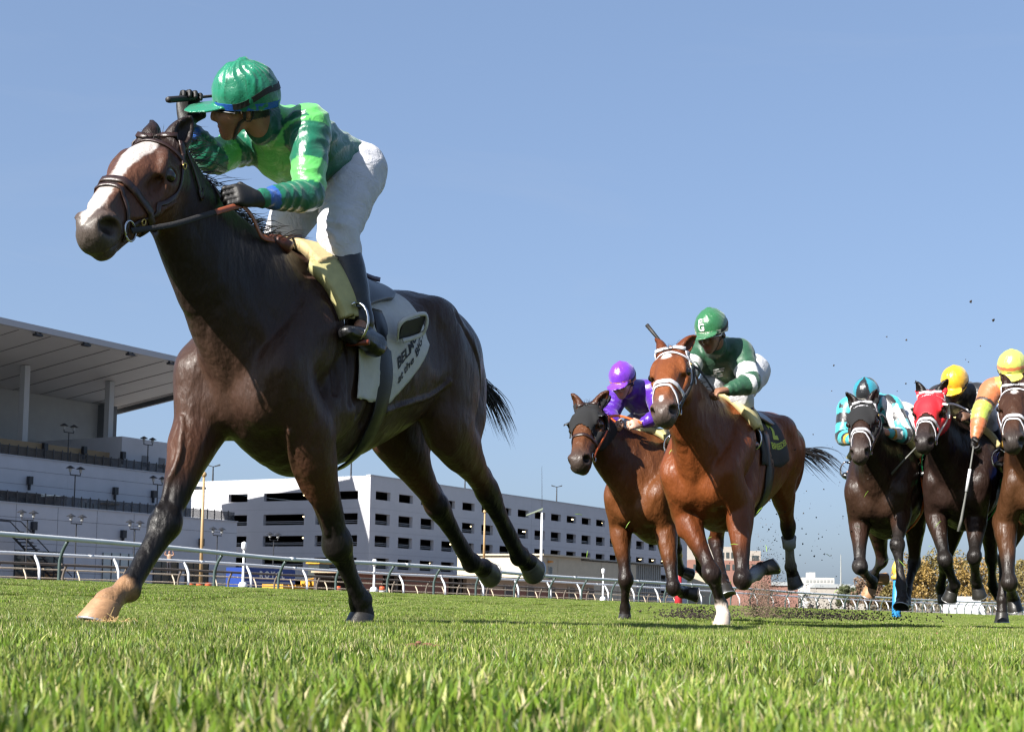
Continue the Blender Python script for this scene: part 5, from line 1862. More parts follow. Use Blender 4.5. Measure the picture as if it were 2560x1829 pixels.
    pts += [G(-.008 + .116 * math.cos(a), .094 * math.sin(a), gz + .006 * abs(math.sin(a * 2.2))) for a in np.linspace(1.2, -1.2, 24)]
    mb.tube(pts + [pts[0]], .0035 * hs, 6).build('goggle_frame', fm, root, True)
    st_ = ring(lambda a: -.006 + .055 * sstep(1.1, 2.4, min(a, 2 * math.pi - a)), lambda a: .016 + .055 * sstep(1.1, 2.4, min(a, 2 * math.pi - a)), .02, 1.1, 2 * math.pi - 1.1, 32)
    o = st_.build('goggle_strap', mat('goggle_strap', (0.011, 0.011, 0.012), .6), root, False)
    o.modifiers.new('t', 'SOLIDIFY').thickness = .002
    # chin strap, lying on the cheeks
    for y in (-1, 1):
        for pts_, nm_ in (([G(.005, y * .098, -.005), G(.008, y * .085, -.045), G(.030, y * .062, -.095), G(.048, y * .012, -.128)], 'chin_strap'), ([G(-.06, y * .082, -.01), G(-.035, y * .080, -.035), G(.010, y * .078, -.060)], 'neck_strap')):
            p_ = B.snap(spline(pts_, 14), .003)
            ribbon_mesh(p_, B.grad(p_), .013 * hs, .003).build(nm_, mat('goggle_strap'), root, True)
    return root, dict(G=G, hd=hd, root=root, info=info, JF=JF, HF=Hm)

# ------------------------------------------------------------------ tack
def ribbon_mesh(path, nor, w, th):
    """flat strap: box section swept along path with surface normals nor"""
    mb = MB()
    n = len(path)
    for i in range(n):
        t = unit(path[min(i + 1, n - 1)] - path[max(i - 1, 0)])
        nn = unit(nor[i] - t * np.dot(nor[i], t))
        b = np.cross(t, nn)
        ww = w if np.isscalar(w) else w[i]
        for sx, sy in ((-1, 0), (-.8, 1), (.8, 1), (1, 0)):
            mb.v.append(tuple(path[i] + b * sx * ww / 2 + nn * sy * th))
    for i in range(n - 1):
        for j in range(4):
            k = (j + 1) % 4
            mb.f.append((4 * i + j, 4 * i + k, 4 * i + 4 + k, 4 * i + 4 + j))
    mb.f.append((0, 1, 2, 3)); mb.f.append((4 * n - 1, 4 * n - 2, 4 * n - 3, 4 * n - 4))
    return mb


def strap(name, F, pts, w, mt, parent, th=0.005, off=0.0025, n=40, label=None):
    p = F.snap(spline(pts, n), off)
    o = ribbon_mesh(p, F.grad(p), w, th).build(name, mt, parent, True)
    if label: o['label'] = label
    return o, p


def head_ring(S, x, grow=0.006):
    """radii of the head at station x (head units)"""
    xs = [0, .10, .20, .31, .41, .50, .555, .60]
    zc = np.interp(x, xs, [-.07, -.085, -.09, -.082, -.072, -.07, -.072, -.082])
    hh = np.interp(x, xs, [.085, .115, .122, .105, .082, .068, .062, .05])
    hw = np.interp(x, xs, [.075, .095, .098, .075, .06, .055, .056, .05])
    return zc, hh + grow, hw + grow


def ring_pts(S, x0, a0, a1, n=9, slant=0.0, grow=.006):
    """points round the head at station x0; angle 0 on top, positive to the horse's left; slant moves the underside"""
    out = []
    for a in np.linspace(a0, a1, n):
        x = x0 + slant * (1 - math.cos(a)) / 2
        zc, hh, hw = head_ring(S, x, grow)
        out.append(S['Hd'](x, hw * math.sin(a), zc + hh * math.cos(a)))
    return out


def bridle(fr, S, label, mt, group, mouth_noseband=True, sheep=False, rein_to=None, rein_mat=None, w=0.022, double=True):
    root = tag(empty('bridle', fr.loc(), fr.ang), label, 'bridle', group)
    F, Hd = S['F'], S['Hd']
    PI = math.pi
    strap('browband', F, ring_pts(S, .095, -1.5, 1.5, slant=-.02), w, mt, root)
    strap('noseband', F, ring_pts(S, .375, -PI * .98, PI * .98, 13, slant=-.02), w * 1.35, mt, root, th=.007)
    if double:
        strap('lower_noseband', F, ring_pts(S, .405, -PI * .85, PI * .85, 13, slant=.10), w * .75, mt, root)
    cps = []
    for s in (-1, 1):
        strap('cheekpiece', F, [Hd(.03, s * .088, -.02), Hd(.09, s * .100, -.05), Hd(.20, s * .098, -.105), Hd(.33, s * .078, -.115), Hd(.45, s * .066, -.112)], w * .8, mt, root)
        strap('throatlatch', F, [Hd(.03, s * .09, -.03), Hd(.05, s * .098, -.09), Hd(.07, s * .085, -.17), Hd(.08, s * .03, -.215)], w * .6, mt, root, off=.004)
        c = F.snap([Hd(.475, s * .062, -.112)], .010)[0]
        ringm = MB()
        up = unit(S['hz']); fx = unit(S['hx'])
        ringm.tube([c + (fx * math.cos(a) + up * math.sin(a)) * .034 for a in np.linspace(0, 2 * PI, 25)], .0042, 6)
        ringm.build('bit_ring', mat('steel', (0.62, 0.62, 0.62), 0.18, 1.0), root, True)
        cps.append(c)
        bk = F.snap([Hd(.40, s * .07, -.113), Hd(.11, s * .102, -.06)], .009)
        for q in bk:
            MB().tube([q + (fx * math.cos(a) + up * math.sin(a) * .7) * .014 for a in np.linspace(0, 2 * PI, 9)], .003, 5).build('buckle', mat('brass', (0.60, 0.42, 0.13), 0.3, 1.0), root, True)
    strap('crownpiece', F, [Hd(.06, -.090, -.04), Hd(.035, -.065, .0), Hd(.03, 0, .012), Hd(.035, .065, .0), Hd(.06, .090, -.04)], w, mt, root, off=.004)
    if rein_to is not None:
        for s, tgt in zip((-1, 1), rein_to):
            if tgt is None:
                continue
            pts = [cps[0 if s < 0 else 1]] + [np.array(t, float) for t in tgt]
            pa = spline(pts, 30)
            d = F.sample(pa)
            g = F.grad(pa)
            pa = pa + g * np.clip(.012 - d, 0, .08)[:, None]
            ribbon_mesh(pa, np.tile(np.array((0, s, .15)), (len(pa), 1)), .022, .005).build('rein', rein_mat or mt, root, True)
    S['bit'] = cps
    return root


def cloth_sheet(S, x0, x1, b0, b1, nx=36, nb=60, off=.012, fold=.004, shape=None, relax=4):
    """a sheet laid over the back: a along the spine (torso units), b = arc angle from the spine, + to the left"""
    F, T = S['F'], S['T']
    A = np.linspace(0, 1, nx + 1); B = np.linspace(0, 1, nb + 1)
    pts = []
    for a in A:
        for b in B:
            aa, bb = a, b0 + (b1 - b0) * b
            x = x0 + (x1 - x0) * aa
            if shape is not None:
                x, bb = shape(x, bb, aa)
            zc = np.interp(x, [-1.2, -.85, -.42, -.2, 0, .16], [-.30, -.295, -.43, -.43, -.43, -.47])
            hh = np.interp(x, [-1.2, -.85, -.42, -.2, 0, .16], [.2, .285, .36, .41, .42, .34])
            hw = np.interp(x, [-1.2, -.85, -.42, -.2, 0, .16], [.2, .27, .29, .275, .25, .23])
            pts.append(T(x, (hw + .01) * math.sin(bb), zc + (hh + .01) * math.cos(bb)))
    P = F.snap(np.array(pts), off)
    Pg = P.reshape(nx + 1, nb + 1, 3)
    for _ in range(relax):
        Q_ = Pg.copy()
        Q_[1:-1, 1:-1] = (Pg[:-2, 1:-1] + Pg[2:, 1:-1] + Pg[1:-1, :-2] + Pg[1:-1, 2:]) / 4
        Q_[0, 1:-1] = (Pg[0, :-2] + Pg[0, 2:]) / 2; Q_[-1, 1:-1] = (Pg[-1, :-2] + Pg[-1, 2:]) / 2
        Pg = Q_
    P = Pg.reshape(-1, 3)
    G = F.grad(P, .03)
    w = fold * (vnoise(P[:, 0], P[:, 1], P[:, 2], 22.0, 5) + .5 * np.abs(vnoise(P[:, 0] * 1.5, P[:, 1], P[:, 2], 40.0, 2)))
    return (P + G * w[:, None]).reshape(nx + 1, nb + 1, 3), G.reshape(nx + 1, nb + 1, 3)


def sheet_mesh(name, P, mt, parent, th=.006, G=None):
    nx, nb = P.shape[0] - 1, P.shape[1] - 1
    F = []
    for i in range(nx):
        for j in range(nb):
            a = i * (nb + 1) + j
            F.append((a, a + 1, a + nb + 2, a + nb + 1))
    o = link(name, np_mesh(name, P.reshape(-1, 3), F), mt, parent)
    m = o.modifiers.new('thickness', 'SOLIDIFY')
    m.thickness = th; m.offset = 1.0
    return o


def on_sheet(P, G, i, j, off=.009):
    """bilinear point on a sheet grid at fractional (i, j)"""
    nx, nb = P.shape[0] - 1, P.shape[1] - 1
    i = np.clip(i, 0, nx - 1e-4); j = np.clip(j, 0, nb - 1e-4)
    a, b = i.astype(int), j.astype(int)
    u, v = (i - a)[:, None], (j - b)[:, None]
    f = lambda M: M[a, b] * (1 - u) * (1 - v) + M[a + 1, b] * u * (1 - v) + M[a, b + 1] * (1 - u) * v + M[a + 1, b + 1] * u * v
    return f(P) + f(G) * off


def lettering(name, txt, P, G, i0, j0, di, dj, ei, ej, mt, parent, bold=.02, off=.009, space=1.0):
    """text mapped on a sheet: origin (i0,j0), text-x step (di,dj) per letter height, text-y step (ei,ej)"""
    V, Fc = text_mesh2d(txt, bold, space)
    pts = on_sheet(P, G, i0 + V[:, 0] * di + V[:, 1] * ei, j0 + V[:, 0] * dj + V[:, 1] * ej, off)
    return MB().poly(pts, Fc).build(name, mt, parent)


def hair_strands(name, roots, dirs, length, r, mt, parent, n=7, sag=.3, wob=.05, seed=1):
    """locks of hair: thin tapered tubes"""
    rng = random.Random(seed)
    mb = MB()
    for p, d in zip(roots, dirs):
        p = np.array(p, float); d = unit(d)
        L = length * rng.uniform(.55, 1.15)
        q = [p]
        w = np.array([rng.uniform(-1, 1) for _ in range(3)]) * wob
        for i in range(1, n):
            t = i / (n - 1)
            dd = unit(d + np.array((0, 0, -sag * t)) + w * math.sin(3 * t + rng.random()))
            q.append(q[-1] + dd * L / (n - 1))
        rr = r * rng.uniform(.6, 1.3)
        mb.tube(q, [rr * (1 - .92 * (i / (n - 1)) ** 1.5) for i in range(n)], 4, caps=False)
    return mb.build(name, mt, parent, True)


def hair_mat():
    return mat('hair_black', (0.012, 0.009, 0.008), .45, spec=.5, noise=.4, nscale=40)


def mane_tail(S, fr, seed, back=(-.8, 0.15, .25), tail_dir=(-.7, 0, -.5), tail_len=.55, mane_len=.16, n_mane=330, n_tail=320):
    F, root = S['F'], S['root']
    rng = random.Random(seed)
    roots, dirs = [], []
    base = S['T'](.06, 0, -.02)
    crest = spline([lerp(S['nk'], S['Hd'](0, 0, .02), .8) + S['nup'] * .05, S['nm2'] + S['nup'] * .17, S['nm'] + S['nup'] * .23, lerp(S['nm'], S['nb'], .5) + S['nup'] * .27, base], 40)
    crest = F.snap(crest, 0.0)
    for i in range(n_mane):
        p = crest[rng.randrange(0, 38)] + np.array([rng.uniform(-.01, .01), rng.uniform(-.012, .012), -.004])
        roots.append(p)
        dirs.append(np.array(back) + np.array([rng.uniform(-.3, .3), rng.uniform(-.3, .3), rng.uniform(-.25, .35)]))
    hair_strands('mane', roots, dirs, mane_len, .0022, hair_mat(), root, sag=.6, wob=.25, seed=seed)
    roots, dirs = [], []
    dock = S['T'](-1.40, 0, -.25)
    d = unit(tail_dir)
    core = spline([S['T'](-1.32, 0, -.22), dock + d * .05, dock + d * .2], 12)
    for i in range(n_tail):
        p = core[rng.randrange(3, 13)] + np.array([rng.uniform(-.018, .018) for _ in range(3)])
        roots.append(p)
        dirs.append(d + np.array([rng.uniform(-.15, .15) for _ in range(3)]))
    hair_strands('tail', roots, dirs, tail_len, .0030, hair_mat(), root, n=9, sag=1.1, wob=.35, seed=seed + 1)
    MB().tube(list(core), [.035, .034, .033, .032, .031, .03, .029, .028, .027, .026, .025, .022, .012], 10).build('tail_dock', hair_mat(), root, True)
    # forelock
    roots = [S['Hd'](.04 + rng.uniform(-.01, .03), rng.uniform(-.025, .025), .006) for _ in range(70)]
    dirs = [S['hx'] * rng.uniform(-.4, .8) + S['hz'] * rng.uniform(.2, .8) + S['hy'] * rng.uniform(-.5, .5) for _ in roots]
    hair_strands('forelock', roots, dirs, .07, .0018, hair_mat(), root, sag=.4, wob=.3, seed=seed + 2)

# ------------------------------------------------------------------ the leader's rider and tack
LIME, EMER, BLUE = np.array((0.11, 0.52, 0.11)), np.array((0.0, 0.125, 0.065)), np.array((0.012, 0.09, 0.38))


def jersey1(P, col, I):
    L = np.linalg.norm(I['sh'] - I['hips'])
    t = (P - I['hips']) @ I['td'] / L
    d = (P - I['hips']) @ I['dor']
    aL, aR = I['along']('L', P), I['along']('R', P)
    sl = np.maximum(aL, aR)
    thr = np.where(d > 0.06, .93, np.where(d > 0.0, .80, .62))
    s_ = (P - I['hips']) @ I['lat']
    lime = (t > thr) & (sl < .10) & ((np.abs(s_) < .12) | (t > .84))
    lime |= (sl > .58) & (sl < .92)
    col[lime] = LIME
    col[(t > 1.25) & (sl < .05)] = EMER * .8
    col[(sl > 1.72) & (sl < 1.90)] = BLUE
    return col


def cap1(x, y, z, col):
    a = np.arctan2(y, x + .015)
    col = col * (1 + .25 * (np.sin(a * 4) > 0))[:, None]
    seam = np.abs(((a / (math.pi / 4)) % 1) - .5) > .485
    col[seam & (z > .03)] *= .6
    return col


J1 = dict(head=f1.L(608, 258, .0), face=(0.60, -0.79, -0.14), head_up=(0.46, 0.34, 1.0),
          Lsh=f1.L(776, 314, .17), Rsh=(0.07, -0.165, 1.98), Lel=f1.L(770, 488, .225), Lwr=f1.L(648, 498, .19), Lha=f1.L(575, 482, .16), Lpn=(.1, -1, -.35),
          Rel=f1.L(530, 396, -.19), Rwr=f1.L(466, 318, -.215), Rha=f1.L(470, 262, -.225), Rpn=(.5, .75, 0),
          Lhip=f1.L(893, 416, .11), Rhip=(-.31, -.11, 1.955), Lkn=f1.L(845, 585, .20), Rkn=f1.L(716, 575, -.14),
          Lan=f1.L(908, 806, .315), Ltoe=f1.L(862, 838, .335), Lheel=f1.L(946, 880, .345),
          Ran=(-.12, -.31, 1.22), Rtoe=(.12, -.33, 1.16), Rheel=(-.13, -.33, 1.13))
K1 = dict(s=1.04, h=0.008, hj=0.0072, hh=0.005, hg=0.0045, skin=(0.30, 0.145, 0.085), gloves=True, jersey=EMER, jersey_fn=jersey1, cap=(0.0, 0.150, 0.078), cap_fn=cap1,
          ribbon=(0.012, 0.10, 0.45), breeches=(0.58, 0.58, 0.62), fold=0.008, pant_fold=0.008, cloth='emerald', rough=.3, hem=-.27, slim=.88, brim=.135, droop=.06, hfold=.004, dirt=False, no_boot='', peak_drop=.004)
J1 = {k: np.array(v, float) for k, v in J1.items()}
rider1, R1 = build_rider(f1, J1, K1, 'jockey in shiny emerald and lime silks looking sideways, raising a whip')
Gh = R1['G']
# whip: grip through the raised fist, shaft passing behind the helmet
wh = tag(empty('riding_whip', f1.loc(), f1.ang), 'black whip with thick grip in the raised hand of the emerald jockey', 'whip')
w0, w1 = f1.L(418, 250, -.21), f1.L(500, 243, -.20)
wd = unit(w1 - w0)
MB().tube([w0, w0 + wd * .01, w0 + wd * .18, w0 + wd * .19], [.010, .0125, .012, .007], 12).build('grip', mat('whip_black', (0.012, 0.010, 0.010), .6, bump=.001, bscale=150), wh, True)
MB().tube([w0 + wd * .185, w0 + wd * .40, w0 + wd * .56], [.006, .005, .004], 8).build('shaft', mat('whip_black'), wh, True)
ribbon_mesh(np.array([w0 + wd * (.55 + .02 * i) for i in range(6)]), np.tile((0, 0, 1.0), (6, 1)), .03, .004).build('flap', mat('whip_black'), wh)

# bridle in brown leather, rubber grip reins
leather = mat('leather_brown', (0.030, 0.013, 0.009), .38, spec=.5, noise=.3, nscale=60, bump=.0008, bscale=160)
tanl = mat('leather_tan', (0.30, 0.075, 0.03), .5, noise=.3, nscale=50, bump=.0008, bscale=140)
Lfist = J1['Lwr'] + unit(J1['Lha'] - J1['Lwr']) * .085
br1 = bridle(f1, S1, 'dark brown leather bridle on the leading horse, brass buckles and ring bit', leather, None,
             rein_to=((S1['nm2'] + np.array((0, -.10, .12)), Lfist + np.array((.0, -.06, -.02))), None), w=.024)
# left rein: rubber part, tan end in the fist
pa = spline([S1['bit'][1], f1.L(430, 562, .13), f1.L(520, 536, .15), Lfist + np.array((0, .0, -.035))], 30)
pa = pa + S1['F'].grad(pa) * np.clip(.014 - S1['F'].sample(pa), 0, .08)[:, None]
nrm = np.tile(np.array((.25, 1, .2)), (31, 1))
ribbon_mesh(pa[:23], nrm, .021, .004).build('rein', mat('rein_rubber', (0.020, 0.018, 0.018), .75, bump=.002, bscale=220), br1, True)
ribbon_mesh(pa[22:], nrm, .022, .004).build('rein', tanl, br1, True)
# rein tail running back from the fist to the roll at the withers
pb = spline([Lfist + np.array((0, 0, -.035)), f1.L(628, 540, .14), f1.L(652, 590, .11), f1.L(672, 612, .09)], 18)
pb = pb + S1['F'].grad(pb) * np.clip(.012 - S1['F'].sample(pb), 0, .08)[:, None]
ribbon_mesh(pb, np.tile(np.array((.2, 1, .4)), (19, 1)), .028, .005).build('rein', tanl, br1, True)
roll = tag(empty('leather_roll', f1.loc(), f1.ang), 'rolled brown leather strap with a buckle loop lying before the cream pad', 'strap')
c = f1.L(680, 606, .06)
MB().tube([c + np.array((-.02, .075, -.025)), c + np.array((0, .03, 0)), c + np.array((0, -.06, .01))], [.026, .030, .028], 12).build('strap_roll', mat('leather_red', (0.10, 0.028, 0.016), .45, noise=.3, nscale=50), roll, True)
MB().tube([f1.L(700, 610, .06), f1.L(728, 592, .06), f1.L(752, 590, .05), f1.L(758, 606, .05), f1.L(740, 618, .05), f1.L(706, 614, .06)], .007, 6).build('buckle_loop', leather, roll, True)
MB().tube([c + np.array((.0, .035, .03)), c + np.array((.03, .035, 0)), c + np.array((0, .035, -.03)), c + np.array((-.03, .035, 0)), c + np.array((.0, .035, .031))], .006, 6).build('keeper', leather, roll, True)

# saddle cloth with race lettering, foam pad, saddle, girth
white_cloth = mat('cloth_white', (0.55, 0.53, 0.50), .75, noise=.08, nscale=25, bump=.003, bscale=60)
cl = tag(empty('saddle_cloth', f1.loc(), f1.ang), 'white saddle cloth with black lettering under the emerald jockey', 'saddle cloth')


def shp1(x, b, a):
    return x, b * (1.0 - .30 * max(0.0, a - .45) / .55)


CP, CG = cloth_sheet(S1, -.06, -.60, -1.75, 1.95, 40, 90, .012, .006, shp1)
sheet_mesh('cloth', CP, white_cloth, cl)
ink = mat('ink_black', (0.010, 0.010, 0.012), .7)
# big number panel (partly seen), then the two printed lines
lettering('number', '1', CP, CG, 26.0, 61.0, 9.0, 0.0, 0, -8.5, ink, cl, bold=.06)
lettering('print', 'BELMONT', CP, CG, 20.0, 82.5, 3.2, -.5, -.4, -3.2, ink, cl, bold=.03)
lettering('print', 'at the BIG A', CP, CG, 20.5, 86.6, 2.6, -.45, -.35, -2.6, ink, cl, bold=.02)
# turned-up corner showing the dark backing
fc = [f1.L(992, 850, .33), f1.L(1046, 834, .33), f1.L(1062, 790, .37), f1.L(1004, 808, .37)]
fl = tag(MB().hexa([tuple(p) for p in fc] + [tuple(p + np.array((.004, .012, .004))) for p in fc]).build('cloth_corner', ink, cl))
edge = spline([fc[0], f1.L(998, 810, .37), f1.L(1030, 790, .38), f1.L(1062, 786, .38), f1.L(1064, 815, .37), f1.L(1048, 838, .345), f1.L(1004, 852, .345)], 24)
ribbon_mesh(edge, np.tile((0, 1.0, .3), (25, 1)), .020, .008).build('cloth_hem', white_cloth, cl, True)

pad = tag(empty('foam_pad', f1.loc(), f1.ang), 'cream yellow foam wither pad in front of the emerald jockey', 'saddle pad')
foam = mat('foam_cream', (0.50, 0.38, 0.19), .8, noise=.12, nscale=30, bump=.0015, bscale=120)
foam2 = mat('foam_yellow', (0.46, 0.42, 0.19), .8, noise=.12, nscale=30, bump=.0015, bscale=120)
PP, PG = cloth_sheet(S1, .055, -.05, -1.1, .70, 8, 40, .012, .0, None, 14)
sheet_mesh('pad_sheet', PP, foam, pad, th=.045)
PP2, PG2 = cloth_sheet(S1, .085, -.01, .62, 1.20, 8, 24, .010, .0, lambda x, b, a: (x - .02 * (b - .66), b), 10)
sheet_mesh('pad_flap', PP2, foam2, pad, th=.04)

sd = tag(empty('saddle', f1.loc(), f1.ang), 'small black racing saddle with stirrups under the emerald jockey', 'saddle')
blk = mat('leather_black', (0.012, 0.012, 0.014), .35, spec=.5, noise=.3, nscale=50, bump=.0008, bscale=120)
SP, SG = cloth_sheet(S1, -.12, -.50, -.95, .95, 14, 40, .028, .0, lambda x, b, a: (x, b * (1.15 - .5 * a)))
sheet_mesh('flap', SP, blk, sd, th=.018)
SP, SG = cloth_sheet(S1, -.14, -.52, -.32, .32, 14, 16, .046, .0, lambda x, b, a: (x, b))
sheet_mesh('seat', SP, mat('saddle_violet', (0.05, 0.035, 0.09), .45), sd, th=.02)
for s in (-1, 1):
    top = S1['T'](-.17, s * .22, -.22)
    ball_ = lerp(J1[('L' if s > 0 else 'R') + 'heel'], J1[('L' if s > 0 else 'R') + 'toe'], .70)
    st_top = ball_ + np.array((.0, 0, .14))
    pth = spline([top, lerp(top, st_top, .5) + np.array((.0, s * .03, 0)), st_top], 14)
    pth = pth + S1['F'].grad(pth) * np.clip(.04 - S1['F'].sample(pth), 0, .1)[:, None]
    ribbon_mesh(pth, np.tile((0, s, .1), (15, 1)), .016, .004).build('stirrup_leather', blk, sd, True)
    iron = [st_top] + [ball_ + np.array((0, .058 * math.sin(a), .06 + .075 * -math.cos(a))) + np.array((0, 0, .015)) for a in np.linspace(math.pi * .98, -math.pi * .98, 20)]
    MB().tube(iron[1:], .006, 8).build('stirrup_iron', mat('steel'), sd, True)
    tr = unit(J1[('L' if s > 0 else 'R') + 'toe'] - J1[('L' if s > 0 else 'R') + 'heel'])
    MB().tube([ball_ - tr * .02 + np.array((0, -.05, -.004)), ball_ - tr * .02 + np.array((0, .05, -.004))], .012, 8).build('tread', mat('tread_red', (0.16, 0.03, 0.012), .5), sd, True)
gp = [S1['T'](-.25, .30 * math.sin(a), -.43 + .42 * math.cos(a)) for a in np.linspace(1.0, 2 * math.pi - 1.0, 15)]
strap('girth', S1['F'], gp, .09, blk, sd, th=.008, off=.014, n=50)
mane_tail(S1, f1, 11, back=(-.7, .2, .35), tail_dir=(-.55, .25, -.35), tail_len=.34, n_tail=150)

# ------------------------------------------------------------------ the five chasing horses and their riders
def simple_tack(fr, S, who, pad_m=None, cloth_m=None, cloth_label=None, girth_m=None, J=None):
    """pad, cloth, saddle and girth for a chasing horse"""
    if pad_m is not None:
        o = tag(empty('foam_pad', fr.loc(), fr.ang), 'yellow foam wither pad ' + who, 'saddle pad')
        P_, G_ = cloth_sheet(S, .07, -.09, -1.05, 1.05, 6, 36, .010, 0, lambda x, b, a: (x - .02 * abs(b), b), 12)
        sheet_mesh('pad_sheet', P_, pad_m, o, th=.045)
    out = None
    if cloth_m is not None:
        o = tag(empty('saddle_cloth', fr.loc(), fr.ang), cloth_label, 'saddle cloth')
        P_, G_ = cloth_sheet(S, -.08, -.62, -1.6, 1.6, 16, 50, .012, .004)
        sheet_mesh('cloth', P_, cloth_m, o)
        out = (o, P_, G_)
    sd_ = tag(empty('saddle', fr.loc(), fr.ang), 'small black racing saddle with stirrups ' + who, 'saddle')
    P_, G_ = cloth_sheet(S, -.12, -.50, -.8, .8, 10, 30, .028, 0)
    sheet_mesh('flap', P_, blk, sd_, th=.018)
    gp_ = [S['T'](-.24, .30 * math.sin(a), -.43 + .42 * math.cos(a)) for a in np.linspace(1.0, 2 * math.pi - 1.0, 15)]
    strap('girth', S['F'], gp_, .10, girth_m or blk, sd_, th=.008, off=.014, n=40)
    if J is not None:
        for s, k in ((-1, 'R'), (1, 'L')):
            top = S['T'](-.17, s * .22, -.22)
            bl_ = lerp(J[k + 'heel'], J[k + 'toe'], .7)
            pth = spline([top, lerp(top, bl_ + np.array((0, 0, .13)), .5) + np.array((0, s * .03, 0)), bl_ + np.array((0, 0, .13))], 10)
            pth = pth + S['F'].grad(pth) * np.clip(.03 - S['F'].sample(pth), 0, .1)[:, None]
            ribbon_mesh(pth, np.tile((0, s, .1), (11, 1)), .018, .004).build('stirrup_leather', blk, sd_, True)
            MB().tube([bl_ + np.array((0, .058 * math.sin(a), .065 - .075 * math.cos(a))) for a in np.linspace(math.pi * .98, -math.pi * .98, 16)], .007, 6).build('stirrup_iron', mat('steel'), sd_, True)
    return out


def hood(fr, S, label, m_, name='blinker_hood', u1=.33, cups=None):
    """cloth hood cut from the head's own shape, with holes for eyes and ears"""
    P, Q = S['P'], S['Q']
    u, v, w = S['hu']
    Lh = S['Lh']
    eye = ((u - .205) / .052) ** 2 + ((w + .048) / .042) ** 2 < 1
    side = np.abs(v) > .055
    low = np.where(side & (w < -.06), u1 + .03, u1 - .05 * (1 - np.clip(np.abs(v) / .08, 0, 1)))
    keep = (u > -.02) & (u < low) & ~(eye & side) & (np.abs(v) < .2) & (w > -.26)
    ear = (w > .022) & (u < .05)
    keep &= ~ear
    fm = keep[Q].all(1)
    q = Q[fm]
    ids = np.unique(q)
    mp_ = np.full(len(P), -1); mp_[ids] = np.arange(len(ids))
    g = S['F'].grad(P[ids])
    root = tag(empty(name, fr.loc(), fr.ang), label, 'hood')
    o = link('hood_cloth', np_mesh('hood_cloth', P[ids] + g * .004, mp_[q]), m_, root)
    md = o.modifiers.new('t', 'SOLIDIFY'); md.thickness = .004; md.offset = 1
    if cups is not None:
        for s in (-1, 1):
            c_ = S['Hd'](.19, s * .10, -.048)
            mb = MB()
            n_ = 14
            hx, hy, hz = S['hx'], S['hy'] * s, S['hz']
            for i in range(4):
                rr = .058 * Lh
                for j in range(n_ + 1):
                    a = math.pi * (.5 + j / n_)            # open to the front
                    p = c_ + (hx * math.cos(a) * rr + hz * math.sin(a) * rr) + hy * (.0 + .045 * i / 3) * Lh + hx * .02 * i / 3
                    mb.v.append(tuple(p))
            for i in range(3):
                for j in range(n_):
                    mb.f.append((i * (n_ + 1) + j, i * (n_ + 1) + j + 1, (i + 1) * (n_ + 1) + j + 1, (i + 1) * (n_ + 1) + j))
            o = mb.build('eye_cup', cups, root, True)
            o.modifiers.new('t', 'SOLIDIFY').thickness = .006
    return root


def crouch(fr, S, head, dx=(0, 0, 0), lean=0.0, **kw):
    """racing crouch above the withers; head is the target point of the head"""
    z = S['withers'][2]
    J = dict(head=np.array((.33, 0, z + .46)), Lsh=(.10, .165, z + .39), Rsh=(.10, -.165, z + .39), Lel=(.24, .25, z + .16), Rel=(.24, -.25, z + .16),
             Lwr=(.38, .11, z + .06), Rwr=(.38, -.11, z + .06), Lha=(.47, .07, z + .05), Rha=(.47, -.07, z + .05), Lpn=(.1, -1, -.4), Rpn=(.1, 1, -.4),
             Lhip=(-.33, .11, z + .27), Rhip=(-.33, -.11, z + .27), Lkn=(.02, .20, z + .06), Rkn=(.02, -.20, z + .06), Lan=(-.17, .30, z - .28), Ran=(-.17, -.30, z - .28),
             Ltoe=(.05, .33, z - .36), Rtoe=(.05, -.33, z - .36), Lheel=(-.18, .32, z - .37), Rheel=(-.18, -.32, z - .37), face=(1, 0, -.2), head_up=(.1, 0, 1.0))
    J = {k: np.array(v, float) for k, v in J.items()}
    d = np.array(head) - J['head']
    for k, f in (('head', 1), ('Lsh', .9), ('Rsh', .9), ('Lel', .6), ('Rel', .6), ('Lhip', .35), ('Rhip', .35), ('Lwr', .25), ('Rwr', .25), ('Lha', .25), ('Rha', .25)):
        J[k] = J[k] + d * f
    for k, v in kw.items():
        J[k] = np.array(v, float)
    return J


def decal_text(F, txt, c, xd, yd, h_, m_, parent, name='lettering', bold=.03, off=.004, shear=0.0):
    """print laid on a cloth surface: c centre, xd/yd directions, h_ letter height"""
    V, Fc = text_mesh2d(txt, bold)
    w = V[:, 0].max()
    xd, yd = unit(xd), unit(yd)
    pts = np.array(c) + np.outer((V[:, 0] - w / 2 + shear * (V[:, 1] - .5)) * h_, xd) + np.outer((V[:, 1] - .5) * h_, yd)
    pts = F.snap(pts, off, 10)
    return MB().poly(pts, Fc).build(name, m_, parent)


def decal_lines(F, lines, c, xd, yd, m_, parent, r=.004, name='emblem', off=.004):
    mb = MB()
    xd, yd = unit(xd), unit(yd)
    for ln in lines:
        p = F.snap(np.array([np.array(c) + xd * a + yd * b for a, b in ln]), off, 10)
        mb.tube(list(p), r, 5)
    return mb.build(name, m_, parent, True)


white_strap = mat('strap_white', (.60, .59, .62), .5, noise=.06, nscale=40)
pad_yel = mat('foam_yellow')
pad_cream = mat('foam_butter', (0.66, 0.55, 0.26), .8, noise=.1, nscale=30)


